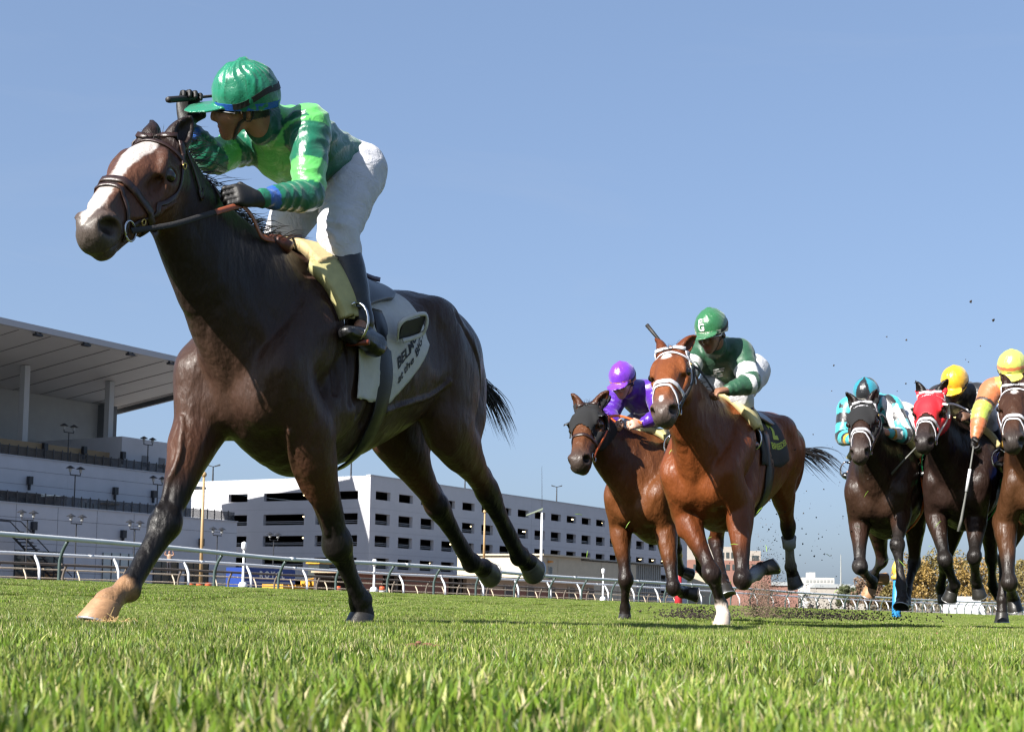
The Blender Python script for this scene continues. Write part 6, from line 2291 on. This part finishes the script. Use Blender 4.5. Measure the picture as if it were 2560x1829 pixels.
def star(u0, v0, ru, rv, white=(.62, .56, .52), snip=None):
    def f(u, v, w, col, P):
        m = (1 - sstep(.85, 1.1, np.sqrt(((u - u0) / ru) ** 2 + ((v - v0) / rv) ** 2) + .15 * vnoise(u, v, w, 60, 3))) * (w > -.03)
        col = col * (1 - m[:, None]) + np.array(white) * m[:, None]
        if snip:
            m = (1 - sstep(.7, 1.2, np.sqrt(((u - snip[0]) / snip[2]) ** 2 + ((v - snip[1]) / snip[3]) ** 2))) * (w > -.05)
            col = col * (1 - m[:, None]) + np.array(white) * m[:, None]
        return col
    return f


# ---- second: bright bay, green and white rider
f2 = Frame(1790, 1000, 9.6, 29.0)
A = f2.A
S2 = dict(h=0.0115, withers=(0, 0, f2.wz), croup=(-.95, 0, f2.wz + .03), body=(0.165, 0.046, 0.013), dark=(0.115, 0.031, 0.010), leg=(0.135, 0.038, 0.012), low=(0.014, 0.010, 0.009), head=(0.20, 0.060, 0.018), nose=(0.079, 0.061, 0.054),
          poll=A(1678, 872, .70), muzzle=A(1650, 1018, 1.17), head_up=(.66, .0, .75), ears=((-.95, -.25, .3), (-.9, .75, .3)), neck_bow=(.03, 0, -.03),
          RF=[A(1716, 1290, .15), A(1780, 1436, .27), A(1803, 1512, .12), A(1808, 1538, .14), A(1808, 1568, .14)],
          LF=[A(1850, 1275, .12), A(1856, 1452, .26), A(1892, 1430, .02), A(1906, 1420, -.02), A(1924, 1408, -.06)],
          RH=[A(1812, 1225, -.85), A(1790, 1352, -1.08), A(1806, 1450, -.80), A(1813, 1466, -.76), A(1822, 1488, -.74)],
          LH=[A(1950, 1195, -1.0), A(1970, 1312, -1.32), A(1976, 1418, -1.5), A(1982, 1438, -1.54), A(1992, 1466, -1.58)],
          blaze=star(.13, -.005, .035, .03, snip=(.52, 0, .03, .012)), socks={'RF': (.62, .52, .46)}, hoof_mats={'RF': mat('hoof_pale', (.55, .45, .38), .5, noise=.2, nscale=40)}, RF_ax=(.2, 0, -1), LF_fwd=(.2, 0, -1), relief=.004)
S2['patches'] = [(lerp(S2['LF'][1], S2['LF'][2], .6), (.12, .09, .09), (.28, .28, .30)), (lerp(S2['LH'][1], S2['LH'][2], .62), (.10, .08, .12), (.20, .18, .17))]
h2 = build_horse('horse', f2, S2, 'bright bay horse with a white star and white bridle, right of centre', HG)
bridle(f2, S2, 'white bridle on the bright bay horse with a star', white_strap, None, rein_to=((S2['nm2'] + np.array((.0, -.09, .13)), (.42, -.08, f2.wz + .06)), (S2['nm2'] + np.array((.0, .09, .13)), A(1790, 985, .42))), rein_mat=mat('rein_rubber'), w=.026)
GRN2, WHT = np.array((0.010, 0.075, 0.032)), np.array((.72, .72, .72))


def jersey2(P, col, I):
    for s in 'LR':
        a = I['along'](s, P)
        col[(a > .55) & (a < .85)] = WHT
        col[(a > 1.0) & (a < 1.22)] = WHT
    return col


J2 = crouch(f2, S2, A(1778, 830, .34), face=(1.0, -.10, -.35), head_up=(.3, -.05, 1.0),
            Lsh=A(1850, 882, .08), Rsh=A(1735, 885, .12), Lel=A(1876, 958, .20), Lwr=A(1818, 975, .36), Lha=A(1788, 978, .44), Lpn=(.2, -.4, -1),
            Rel=A(1722, 930, .28), Rwr=A(1690, 905, .45), Rha=A(1668, 880, .52), Lkn=A(1850, 985, .02), Rkn=A(1770, 975, .05), Lan=A(1880, 1095, -.14), Ltoe=A(1876, 1118, .02), Lheel=A(1898, 1128, -.16))
K2 = dict(s=1.0, h=.0085, hj=.0085, hh=.007, skin=(.25, .12, .07), jersey=GRN2, jersey_fn=jersey2, cap=(.022, .14, .05), ribbon=(.66, .62, .52), fold=.005, cloth='matte', rough=.5, goggle_frame=(.55, .57, .58), goggles=(-.028, .012), peak_drop=.004)
rider2, R2 = build_rider(f2, J2, K2, 'jockey in dark green silks with white arm bands and white chest letters')
I2 = R2['info']
wi = mat('ink_white')
cch = lerp(I2['hips'], I2['sh'], .80) - I2['dor'] * .13 + I2['td'] * .06
decal_text(R2['JF'], 'F', cch + np.array((0, .015, .035)), (0, 1, 0), (-.2, 0, 1), .115, wi, rider2, bold=.02, shear=.1)
decal_text(R2['JF'], 'G', cch + np.array((0, -.005, -.035)), (0, 1, 0), (-.2, 0, 1), .105, wi, rider2, bold=.02, off=.005)
hd2 = R2['hd']
decal_text(R2['HF'], 'F', R2['G'](.105, -.018, .085), hd2['l'], hd2['u'], .055, wi, rider2, bold=.03)
decal_text(R2['HF'], 'G', R2['G'](.118, -.012, .052), hd2['l'], hd2['u'], .052, wi, rider2, bold=.03)
wh2 = tag(empty('riding_whip', f2.loc(), f2.ang), 'dark whip raised beside the bright bay horse\'s ears', 'whip')
q0, q1 = A(1617, 812, .50), A(1676, 884, .50)
MB().tube([q0, lerp(q0, q1, .3), q1], [.014, .012, .008], 8).build('grip', mat('whip_black'), wh2, True)
MB().tube([q1, lerp(q0, q1, 1.8)], [.007, .005], 6).build('shaft', mat('whip_black'), wh2, True)
blkc = mat('cloth_black', (.012, .012, .014), .8, bump=.003, bscale=60)
yink = mat('ink_yellow', (.45, .52, .05), .7)
r_ = simple_tack(f2, S2, 'on the bright bay horse', pad_cream, blkc, 'black saddle cloth with yellow lettering on the bright bay horse', J=J2)
lettering('print', 'BREEDERS', r_[1], r_[2], 6.0, 45.5, 1.9, -.1, 0, -1.9, yink, r_[0], bold=.03)
lettering('number', '2', r_[1], r_[2], 8.0, 42.5, 5.0, 0, 0, -6.0, yink, r_[0], bold=.05)
mane_tail(S2, f2, 21, back=(-.8, .15, .3), tail_dir=(-.6, .75, .05), tail_len=.36, n_mane=100, n_tail=110)
# white bandage on the left hind cannon
a_, b_ = np.array(S2['LH'][1]), np.array(S2['LH'][2])
bd = tag(empty('leg_bandage', f2.loc(), f2.ang), 'pale bandage on the hind leg of the bright bay horse', 'bandage')
MB().tube([lerp(a_, b_, .28), lerp(a_, b_, .40), lerp(a_, b_, .52)], [.058, .052, .050], 12).build('wrap', mat('bandage', (.24, .25, .26), .8, bump=.002, bscale=90), bd, True)

# ---- third: bay in a black hood, purple rider
f3 = Frame(1632, 1088, 11.6, 31.0)
A = f3.A
S3 = dict(h=0.014, withers=(0, 0, f3.wz), croup=(-.95, 0, f3.wz + .03), body=(0.13, 0.044, 0.014), dark=(0.065, 0.023, 0.010), leg=(0.125, 0.042, 0.014), low=(0.013, 0.009, 0.008), head=(0.101, 0.037, 0.014), nose=(0.047, 0.035, 0.030),
          poll=A(1470, 1010, .70), muzzle=A(1437, 1145, 1.17), head_up=(.66, -.05, .75), ears=((-.8, -.35, .6), (-.8, .85, .4)), neck_bow=(.02, -.05, -.02),
          RF=[A(1552, 1315, .15), A(1565, 1450, .22), A(1563, 1520, .14), A(1563, 1537, .14), A(1563, 1560, .14)],
          LF=[A(1665, 1320, .12), A(1684, 1470, .26), A(1706, 1478, -.02), A(1716, 1481, -.06), A(1734, 1484, -.10)],
          RH=[A(1665, 1270, -.85), A(1690, 1370, -1.15), A(1700, 1420, -1.4), A(1706, 1428, -1.44), A(1718, 1432, -1.48)],
          LH=[A(1725, 1260, -.95), A(1745, 1370, -1.25), A(1752, 1420, -1.45), A(1760, 1430, -1.48), A(1770, 1438, -1.5)], RF_ax=(.2, 0, -1), relief=.004)
h3 = build_horse('horse', f3, S3, 'bay horse wearing a black hood, leftmost of the chasing horses', HG)
hood(f3, S3, 'black blinker hood on the horse of the purple jockey', mat('hood_black', (.008, .008, .009), .95, bump=.002, bscale=120), cups=mat('cup_black', (.015, .015, .016), .4))
orng = mat('strap_orange', (.75, .13, .02), .5)
bridle(f3, S3, 'brown bridle over the black hood', leather, None, double=False, rein_to=((S3['nm2'] + np.array((0, -.09, .12)), (.42, -.08, f3.wz + .05)), (S3['nm2'] + np.array((0, .1, .12)), (.42, .10, f3.wz + .05))), rein_mat=orng)
PUR = np.array((.075, .012, .30))
J3 = crouch(f3, S3, A(1556, 952, .36), face=(1.0, .05, -.45), head_up=(.45, .0, 1.0), Rel=A(1525, 1040, .30))
K3 = dict(s=1.0, h=.010, hj=.010, hh=.008, skin=(.50, .30, .22), jersey=PUR, cap=(.17, .03, .50), ribbon=(.60, .24, .05), fold=.006, cloth='violet', rough=.32, cuff=(.55, .01, .02), goggles=(-.026, .014), peak_drop=.006)
rider3, R3 = build_rider(f3, J3, K3, 'jockey in shiny purple silks and purple cap with orange ribbon')
I3 = R3['info']
c3 = lerp(I3['hips'], I3['sh'], .72) - I3['dor'] * .14
em = mat('emblem_silver', (.5, .48, .55), .5)
decal_lines(R3['JF'], [[(.085 * math.cos(t), .045 * math.sin(t)) for t in np.linspace(0, 6.283, 30)], [(-.05, .008), (0, .0), (.05, .012)], [(0, .028), (0, -.03)], [(0, -.005), (.02, -.03)], [(-.01, .02), (.012, .02)]], c3 + np.array((.04, .02, 0)), (0, 1, 0), (-.3, 0, 1), em, rider3, .0045)
# number badge on the right arm
ab = lerp(J3['Rsh'], J3['Rel'], .55)
bn = R3['JF'].snap([ab + np.array((.06, -.06, .02))], .010)[0]
gdir = R3['JF'].grad([bn])[0]
t1_ = unit(np.cross((0, 0, 1), gdir)); t2_ = np.cross(gdir, t1_)
bm = MB()
bm.poly([bn + t1_ * .065 * math.cos(a) + t2_ * .08 * math.sin(a) for a in np.linspace(0, 6.283, 25)[:-1]] + [bn - gdir * .02 + t1_ * .068 * math.cos(a) + t2_ * .083 * math.sin(a) for a in np.linspace(0, 6.283, 25)[:-1]],
        [tuple(range(24))] + [(i, (i + 1) % 24, 24 + (i + 1) % 24, 24 + i) for i in range(24)])
bm.build('arm_badge', ink, rider3)
V_, Fc_ = text_mesh2d('4', .04)
MB().poly([bn + gdir * .002 + t1_ * (v[0] - V_[:, 0].max() / 2) * .10 + t2_ * (v[1] - .5) * .10 for v in V_], Fc_).build('arm_number', mat('ink_cream', (.75, .70, .52), .6), rider3)
simple_tack(f3, S3, 'on the hooded horse of the purple jockey', pad_yel, mat('cloth_pale', (.55, .57, .6), .8), 'pale saddle cloth on the hooded horse of the purple jockey', J=J3)
mane_tail(S3, f3, 31, n_mane=100, n_tail=60)

# ---- fourth: dark bay in a black hood, teal rider
f4 = Frame(2212, 1085, 12.1, 26.0)
A = f4.A
S4 = dict(h=0.014, withers=(0, 0, f4.wz), croup=(-.95, 0, f4.wz + .02), body=(0.037, 0.019, 0.012), dark=(0.013, 0.008, 0.007), leg=(0.043, 0.020, 0.013), low=(0.022, 0.019, 0.018), head=(0.036, 0.019, 0.013), nose=(0.061, 0.047, 0.042),
          poll=A(2158, 1006, .70), muzzle=A(2146, 1124, 1.15), head_up=(.66, -.02, .75), ears=((-.7, -.5, .75), (-.7, .5, .75)), neck_bow=(.02, 0, -.02),
          RF=[A(2150, 1305, .15), A(2149, 1418, .34), A(2180, 1452, .08), A(2178, 1466, .04), A(2170, 1492, .02)],
          LF=[A(2252, 1285, .15), A(2244, 1362, .48), A(2253, 1462, .55), A(2257, 1502, .60), A(2259, 1545, .64)],
          RH=[A(2190, 1290, -.75), A(2205, 1400, -1.05), A(2182, 1440, -1.25), A(2192, 1446, -1.28), A(2208, 1446, -1.32)],
          LH=[A(2288, 1270, -.75), A(2286, 1405, -1.0), A(2266, 1480, -.72), A(2264, 1494, -.68), A(2262, 1510, -.66)], LF_ax=(.8, 0, -1), hoof_mats={'RF': hoof_material('tan'), 'RH': hoof_material('tan')}, relief=.004)
h4 = build_horse('horse', f4, S4, 'dark brown horse in a black hood ridden by the teal jockey', HG)
hood(f4, S4, 'black hood with small eye holes on the teal jockey\'s horse', mat('hood_black'))
bridle(f4, S4, 'white bridle over the black hood of the teal jockey\'s horse', white_strap, None, rein_to=((S4['nm2'] + np.array((0, -.09, .12)), (.42, -.08, f4.wz + .06)), (S4['nm2'] + np.array((0, .09, .12)), (.42, .10, f4.wz + .06))), rein_mat=leather)
TEAL = np.array((.05, .42, .47))


def jersey4(P, col, I):
    t = (P - I['hips']) @ I['td']; s_ = (P - I['hips']) @ I['lat']; d = (P - I['hips']) @ I['dor']
    a, b_ = (t + s_ * .9 + d * .3) / .085, (t - s_ * .9 - d * .3) / .085
    ck = (np.floor(a) + np.floor(b_)).astype(int) % 3
    col[ck == 1] = (.012, .012, .014)
    for s in 'LR':
        al = I['along'](s, P)
        m = al > .15
        col[m] = TEAL
        col[m & (np.floor(al * 3.2).astype(int) % 2 == 1)] = (.012, .012, .014)
        col[(al > 1.72) & (al < 1.85)] = (.65, .35, .03)
    col[(ck == 2) & (t > .30) & (s_ > .02)] = (.68, .66, .68)
    return col


def cap4(x, y, z, col):
    a = np.arctan2(y, x + .015)
    col[np.abs(a) < .5] = (.012, .013, .016)
    col[np.abs(np.abs(a) - 2.0) < .45] = (.012, .013, .016)
    return col


J4 = crouch(f4, S4, A(2165, 990, .30), face=(1, -.05, -.5), head_up=(.55, 0, 1), Lel=A(2262, 1088, .22), Lwr=A(2222, 1082, .40), Lha=A(2200, 1075, .47), Lsh=A(2228, 1015, .08), Rsh=A(2120, 1020, .1), Rel=A(2108, 1092, .2), Rwr=A(2128, 1100, .38), Rha=A(2140, 1090, .45))
K4 = dict(s=1.0, h=.010, hj=.010, hh=.008, skin=(.45, .25, .17), jersey=TEAL, jersey_fn=jersey4, cap=(.02, .24, .33), cap_fn=cap4, ribbon=(.62, .58, .52), fold=.004, cloth='teal', rough=.4, peak_drop=.01)
rider4, R4 = build_rider(f4, J4, K4, 'jockey in teal silks with black diamonds and a teal black cap')
r_ = simple_tack(f4, S4, 'on the teal jockey\'s horse', pad_yel, mat('cloth_crimson', (.28, .015, .03), .8), 'crimson saddle cloth on the teal jockey\'s horse', girth_m=orng, J=J4)
bs = tag(empty('breast_strap', f4.loc(), f4.ang), 'bright orange strap hanging at the teal jockey\'s saddle', 'strap')
strap('strap', S4['F'], [S4['T'](.02, .26, -.22), S4['T'](-.02, .30, -.36), S4['T'](-.04, .31, -.52)], .05, orng, bs, th=.01, off=.02)
bs2 = tag(empty('rein_cover', f4.loc(), f4.ang), 'blue padded roll before the teal jockey\'s knee', 'pad')
MB().tube([A(2212, 1118, .16), A(2232, 1132, .12), A(2255, 1150, .08)], [.03, .036, .028], 10).build('roll', mat('pad_blue', (.02, .09, .36), .6), bs2, True)
wh4 = tag(empty('riding_whip', f4.loc(), f4.ang), 'thin grey whip slanting down from the teal jockey', 'whip')
MB().tube([A(2292, 1116, .40), A(2260, 1150, .40), A(2228, 1185, .40)], [.006, .008, .012], 6).build('shaft', mat('whip_grey', (.12, .12, .11), .6), wh4, True)
mane_tail(S4, f4, 41, n_mane=80, n_tail=40)

# ---- fifth: almost black in a red hood, black and yellow rider
f5 = Frame(2405, 1060, 11.9, 25.0)
A = f5.A
S5 = dict(h=0.014, withers=(0, 0, f5.wz), croup=(-.95, 0, f5.wz + .02), body=(0.026, 0.014, 0.011), dark=(0.010, 0.007, 0.006), leg=(0.032, 0.017, 0.012), low=(0.014, 0.012, 0.011), head=(0.029, 0.014, 0.010), nose=(0.029, 0.024, 0.023),
          poll=A(2328, 980, .70), muzzle=A(2306, 1098, 1.15), head_up=(.66, -.03, .75), ears=((-.7, -.5, .9), (-.7, .5, .6)), neck_bow=(.02, -.03, -.02),
          RF=[A(2340, 1290, .15), A(2362, 1400, .42), A(2388, 1462, .22), A(2380, 1474, .16), A(2374, 1500, .12)],
          LF=[A(2440, 1300, .12), A(2436, 1392, .42), A(2440, 1450, .15), A(2444, 1466, .10), A(2450, 1490, .06)],
          RH=[A(2390, 1290, -.75), A(2362, 1410, -1.0), A(2352, 1466, -1.25), A(2356, 1482, -1.28), A(2362, 1506, -1.3)],
          LH=[A(2470, 1270, -.75), A(2478, 1395, -1.05), A(2482, 1462, -1.3), A(2486, 1472, -1.34), A(2494, 1480, -1.38)], relief=.004)
h5 = build_horse('horse', f5, S5, 'almost black horse wearing a red hood with white eye cups', HG)
hood(f5, S5, 'red blinker hood with white eye cups', mat('hood_red', (.58, .012, .022), .6, bump=.002, bscale=120), u1=.37, cups=mat('cup_white', (.74, .73, .70), .5))
hz5 = MB()
for dx_ in (-.018, 0, .018):
    c_ = S5['F'].snap([S5['Hd'](.07, dx_, .02)], .011)[0]
    hz5.ball(c_, (.012, .016, .012), 6)
tag(hz5.build('hood_logo', white_strap), None)
_o = bpy.data.objects['hood_logo']; _hr = [o for o in bpy.data.objects if o.name.startswith('blinker_hood')][-1]; _o.parent = _hr
bridle(f5, S5, 'white bridle over the red hood', white_strap, None, rein_to=((S5['nm2'] + np.array((0, -.09, .12)), (.42, -.08, f5.wz + .06)), (S5['nm2'] + np.array((0, .09, .12)), (.42, .10, f5.wz + .06))), rein_mat=white_strap)


def jersey5(P, col, I):
    for s in 'LR':
        al = I['along'](s, P)
        m = al > 1.0
        g = (np.sin(P[:, 0] * 75) * np.sin(P[:, 1] * 75 + 1) * np.sin(P[:, 2] * 75) > .30)
        col[m & g] = (.66, .60, .48)
    return col


J5 = crouch(f5, S5, A(2386, 962, .32), face=(1, -.12, -.5), head_up=(.5, 0, 1), Lel=A(2452, 1040, .20))
K5 = dict(s=1.02, h=.010, hj=.010, hh=.008, skin=(.16, .085, .055), jersey=(.012, .012, .014), jersey_fn=jersey5, cap=(.72, .40, .015), fold=.005, cloth='black', rough=.4, goggles=(-.02, .024), peak_drop=.012, dirt=True)
rider5, R5 = build_rider(f5, J5, K5, 'jockey in black silks with a plain yellow cap')
ysc = MB().tube([R5['G'](.075, -.05, -.055), R5['G'](.10, .0, -.062), R5['G'](.07, .06, -.045), R5['G'](.0, .09, -.02)], [.012, .017, .015, .008], 8).build('yellow_mask', mat('mask_yellow', (.66, .38, .015), .6), rider5, True)
simple_tack(f5, S5, 'on the red-hooded horse', pad_cream, blkc, 'dark saddle cloth on the red-hooded horse', girth_m=mat('strap_green', (.02, .38, .12), .5), J=J5)
gs5 = tag(empty('breast_strap', f5.loc(), f5.ang), 'bright green strap at the shoulder of the red-hooded horse', 'strap')
strap('strap', S5['F'], [S5['T'](.10, -.22, -.20), S5['T'](.10, -.25, -.34), S5['T'](.06, -.28, -.5), S5['T'](.04, -.28, -.6)], .035, mat('strap_green'), gs5, th=.008, off=.02)
mane_tail(S5, f5, 51, n_mane=80, n_tail=30)

# ---- sixth: bay at the right edge, orange and lime rider
f6 = Frame(2606, 1050, 11.2, 23.0)
A = f6.A
S6 = dict(h=0.014, withers=(0, 0, f6.wz), croup=(-.95, 0, f6.wz + .02), body=(0.068, 0.029, 0.012), dark=(0.032, 0.014, 0.008), leg=(0.072, 0.030, 0.013), low=(0.016, 0.012, 0.010), head=(0.054, 0.024, 0.013), nose=(0.036, 0.029, 0.026),
          poll=A(2540, 962, .70), muzzle=A(2530, 1096, 1.15), head_up=(.66, -.02, .75), ears=((-.9, -.3, .4), (-.9, .3, .4)), neck_bow=(.02, -.03, -.02),
          RF=[A(2512, 1310, .15), A(2524, 1458, .36), A(2530, 1486, .08), A(2534, 1500, .04), A(2540, 1528, .02)],
          LF=[A(2640, 1300, .12), A(2640, 1400, .3), A(2640, 1490, .15), A(2640, 1510, .15), A(2640, 1545, .15)],
          RH=[A(2550, 1280, -.75), A(2512, 1395, -1.0), A(2505, 1500, -.9), A(2505, 1530, -.88), A(2505, 1556, -.88)],
          LH=[A(2680, 1270, -.75), A(2670, 1395, -1.05), A(2672, 1462, -1.3), A(2676, 1472, -1.34), A(2684, 1480, -1.38)], blaze=star(.13, 0, .03, .022), RH_ax=(.1, 0, -1), relief=.004)
h6 = build_horse('horse', f6, S6, 'bay horse with a small white star at the right edge', HG)
bridle(f6, S6, 'white bridle on the horse at the right edge', white_strap, None, rein_to=((S6['nm2'] + np.array((0, -.1, .12)), (.42, -.08, f6.wz + .05)), (S6['nm2'] + np.array((0, .09, .12)), (.42, .10, f6.wz + .06))), rein_mat=leather)
PEA, LIM = np.array((.50, .15, .055)), np.array((.38, .46, .07))


def jersey6(P, col, I):
    for s in 'LR':
        al = I['along'](s, P)
        col[(al > .75) & (al < 1.35)] = LIM
        col[(al > .62) & (al < .72)] = (.02, .015, .012)
    t = (P - I['hips']) @ I['td']
    col[(np.floor(t / .09).astype(int) % 2 == 0) & (I['along']('L', P) < 0) & (I['along']('R', P) < 0)] = LIM
    return col


def cap6(x, y, z, col):
    zig = .012 * np.abs(((np.arctan2(y, x) * 3.5) % 2) - 1)
    col[(z > .03) & (z < .055)] = PEA
    col[z < .0 + zig] = (.70, .62, .10)
    return col


J6 = crouch(f6, S6, A(2530, 926, .30), face=(1, .0, -.5), head_up=(.5, 0, 1), Rsh=A(2480, 975, .10), Rel=A(2452, 1030, .24), Rwr=A(2438, 1095, .36), Rha=A(2434, 1122, .42), Rpn=(.2, 1, .2))
K6 = dict(s=1.04, h=.010, hj=.010, hh=.008, skin=(.35, .18, .11), gloves=True, hg=.008, jersey=PEA, jersey_fn=jersey6, cap=(.46, .50, .10), cap_fn=cap6, fold=.005, cloth='neon', rough=.45, peak_drop=.01)
rider6, R6 = build_rider(f6, J6, K6, 'jockey in peach and lime silks at the right edge')
wh6 = tag(empty('riding_whip', f6.loc(), f6.ang), 'long grey whip hanging from the gloved hand of the peach jockey', 'whip')
MB().tube([A(2434, 1115, .46), A(2424, 1180, .47), A(2412, 1250, .48), A(2403, 1300, .48), A(2396, 1328, .48)], [.007, .007, .009, .012, .014], 6).build('shaft', mat('whip_grey'), wh6, True)
MB().tube([A(2425, 1172, .472), A(2416, 1228, .482)], [.012, .012], 8).build('band', white_strap, wh6, True)
simple_tack(f6, S6, 'on the horse at the right edge', mat('foam_orange', (.68, .38, .06), .8), mat('cloth_blue', (.02, .05, .30), .8), 'blue saddle cloth on the horse at the right edge', J=J6)
mane_tail(S6, f6, 61, n_mane=70, n_tail=30)

# ------------------------------------------------------------------ kicked-up dirt, clods and torn turf
def specks(name, label, cen, spread, n, rmin, rmax, m_, seed, power=2.0, up=0.0):
    """many small irregular crumbs"""
    rn = np.random.RandomState(seed)
    base = np.array([(1, 0, -.5), (-1, .2, -.4), (.1, 1, -.3), (0, -1, .2), (.3, .3, 1), (-.3, -.1, .8)])
    fs = np.array([(0, 2, 4), (2, 1, 5), (1, 3, 5), (3, 0, 4), (4, 5, 3), (4, 2, 5), (0, 3, 1), (0, 1, 2)])
    V, F = [], []
    for k in range(n):
        d = rn.normal(size=3) * np.array(spread)
        d[2] = abs(d[2]) if up else d[2]
        c_ = np.array(cen) + d
        if c_[2] < ground_z(c_[0], c_[1]) + .01:
            continue
        r_ = rmin + (rmax - rmin) * rn.rand() ** power
        R_ = Matrix.Rotation(rn.rand() * 6.28, 3, Vector(rn.normal(size=3)).normalized())
        p = (base * rn.uniform(.6, 1.2, (6, 1)) * r_) @ np.array(R_) + c_
        V.append(p); F.append(fs + 6 * (len(V) - 1))
    me = np_mesh(name, np.concatenate(V), np.concatenate(F), None, False)
    return tag(link(name, me, m_), label, 'dirt', kind='stuff')


soil = mat('soil_crumb', (.10, .068, .045), .95, noise=.4, nscale=30)
soil_l = mat('soil_light', (.20, .14, .10), .95, noise=.3, nscale=30)
soil_d = mat('soil_dark', (.035, .026, .020), .95)
g2 = at(1905, 1500, 10.9)
specks('dirt_spray', 'brown plume of sandy dirt kicked up behind the bright bay horse', (g2[0], 10.9, .04), (.07, .22, .20), 6500, .002, .006, soil_l, 3, 2.5, 1)
specks('dirt_spray', 'wider low haze of dirt crumbs around the bright bay horse\'s hind hooves', (g2[0] + .25, 11.0, .03), (.26, .5, .10), 3000, .002, .006, soil_l, 4, 2.5, 1)
specks('dirt_crumbs', 'dark crumbs of soil flying in the air between the two packs', (at(2010, 1250, 11.0)[0], 11.0, .75), (.38, .6, .42), 200, .003, .011, soil_d, 5, 3.0)
specks('dirt_crumbs', 'dark crumbs flying above the right-hand runners', (at(2330, 900, 12.5)[0], 12.5, 2.1), (.42, .5, .30), 18, .006, .018, soil_d, 6, 2.0)
specks('dirt_crumbs', 'dark turned soil low behind the teal jockey\'s horse', (at(2080, 1540, 12.2)[0], 12.2, .02), (.35, .5, .05), 1300, .003, .012, soil_d, 7, 2.0, 1)
specks('dirt_crumbs', 'dark soil low behind the hooded bay horse', (at(1740, 1530, 11.2)[0], 11.2, .02), (.16, .3, .04), 900, .003, .012, soil_d, 8, 2.0, 1)


def blade_bits(name, label, cen, spread, n, m_, seed, L=.05):
    rn = np.random.RandomState(seed)
    mb = MB()
    for k in range(n):
        c_ = np.array(cen) + rn.normal(size=3) * np.array(spread)
        d = unit(rn.normal(size=3)); L_ = L * rn.uniform(.5, 1.2)
        c_[2] = max(c_[2], float(ground_z(c_[0], c_[1])) + .02)
        mb.tube([c_ - d * L_ / 2, c_ + np.array((0, 0, .004)), c_ + d * L_ / 2], [.0012, .0022, .0008], 4)
    return tag(mb.build(name, m_), label, 'grass', kind='stuff')


straw = mat('straw', (.50, .33, .14), .8, noise=.2, nscale=40)
lime_b = mat('cut_blade', (.25, .42, .05), .5)
t0 = f1.o + f1.h * S1['RF'][4][0] + f1.l * S1['RF'][4][1]
blade_bits('torn_turf', 'loose dry straw crushed under the leader\'s pale front hoof', (t0[0] + .05, t0[1] - .05, .015), (.055, .07, .012), 150, straw, 1)
blade_bits('cut_grass', 'loose green grass blades flying around the chasing horses', (at(1720, 1400, 9.0)[0], 9.0, .5), (.45, .5, .28), 14, lime_b, 2, .07)
blade_bits('cut_grass', 'loose grass blades flying around the teal jockey\'s horse', (at(2200, 1350, 11.2)[0], 11.2, .6), (.25, .4, .2), 8, lime_b, 3, .07)
for px_, py_, lb, sd_ in ((1055, 1636, 'small brown clod lying in the grass left of centre', 1), (1880, 1620, 'small reddish clod lying in the grass right of centre', 2), (2345, 1578, 'brown fallen leaf lying in the grass at right', 3)):
    d = ray(px_, py_); k = -(CAM_H - .02) / d[2]
    rn = np.random.RandomState(sd_)
    mb = MB()
    for q in range(9):
        mb.ball((rn.normal() * .018, rn.normal() * .012, abs(rn.normal()) * .006), (rn.uniform(.006, .014), rn.uniform(.006, .012), rn.uniform(.004, .008)), 4)
    o = tag(mb.build('turf_clod', mat('clod_red', (.20, .09, .05), .9, noise=.3, nscale=60)), lb, 'clod', 'clods lying on the turf')
    o.location = (d[0] * k, d[1] * k, float(ground_z(d[0] * k, d[1] * k)) + .022)


# ------------------------------------------------------------------ a spectator at the far rail
t_, z_ = on_s(424, 1378, -50.0)
pf = np.array((*xy(-50.0, t_), z_ - 1.72))
Fp = Field((-.6, -.4, -.05), (.6, .4, 1.95), .03)
for s in (-1, 1):
    Fp.loft([((s * .09, 0, .9), .09, .085), ((s * .10, .01, .5), .065, .06), ((s * .10, 0, .08), .045, .045), ((s * .10, -.10, .04), .04, .04)], up=(0, 1, 0), k=.05)
    Fp.loft([((s * .19, 0, 1.42), .06, .06), ((s * .34, -.04, 1.50), .045, .045), ((s * .26, -.08, 1.72), .035, .035)], up=(0, 1, 0), k=.04)
Fp.loft([((0, 0, .92), .10, .15), ((0, 0, 1.2), .10, .16), ((0, 0, 1.42), .09, .17), ((0, 0, 1.52), .05, .06)], up=(0, 1, 0), k=.05)
Fp.ell((0, -.02, 1.66), (.085, .10, .12), k=.03)
P_, Q_ = Fp.surface(1)
cc_ = np.where((P_[:, 2] > 1.52)[:, None] | (np.abs(P_[:, 0]) > .22)[:, None], np.array((.35, .19, .13)), np.where((P_[:, 2] > .9)[:, None], np.array((.30, .20, .14)), np.array((.02, .02, .03))))
pe = tag(empty('person', tuple(pf)), 'distant spectator with raised arms standing behind the far rail', 'person')
link('body', np_mesh('body', P_, Q_, cc_), mat('skin'), pe)
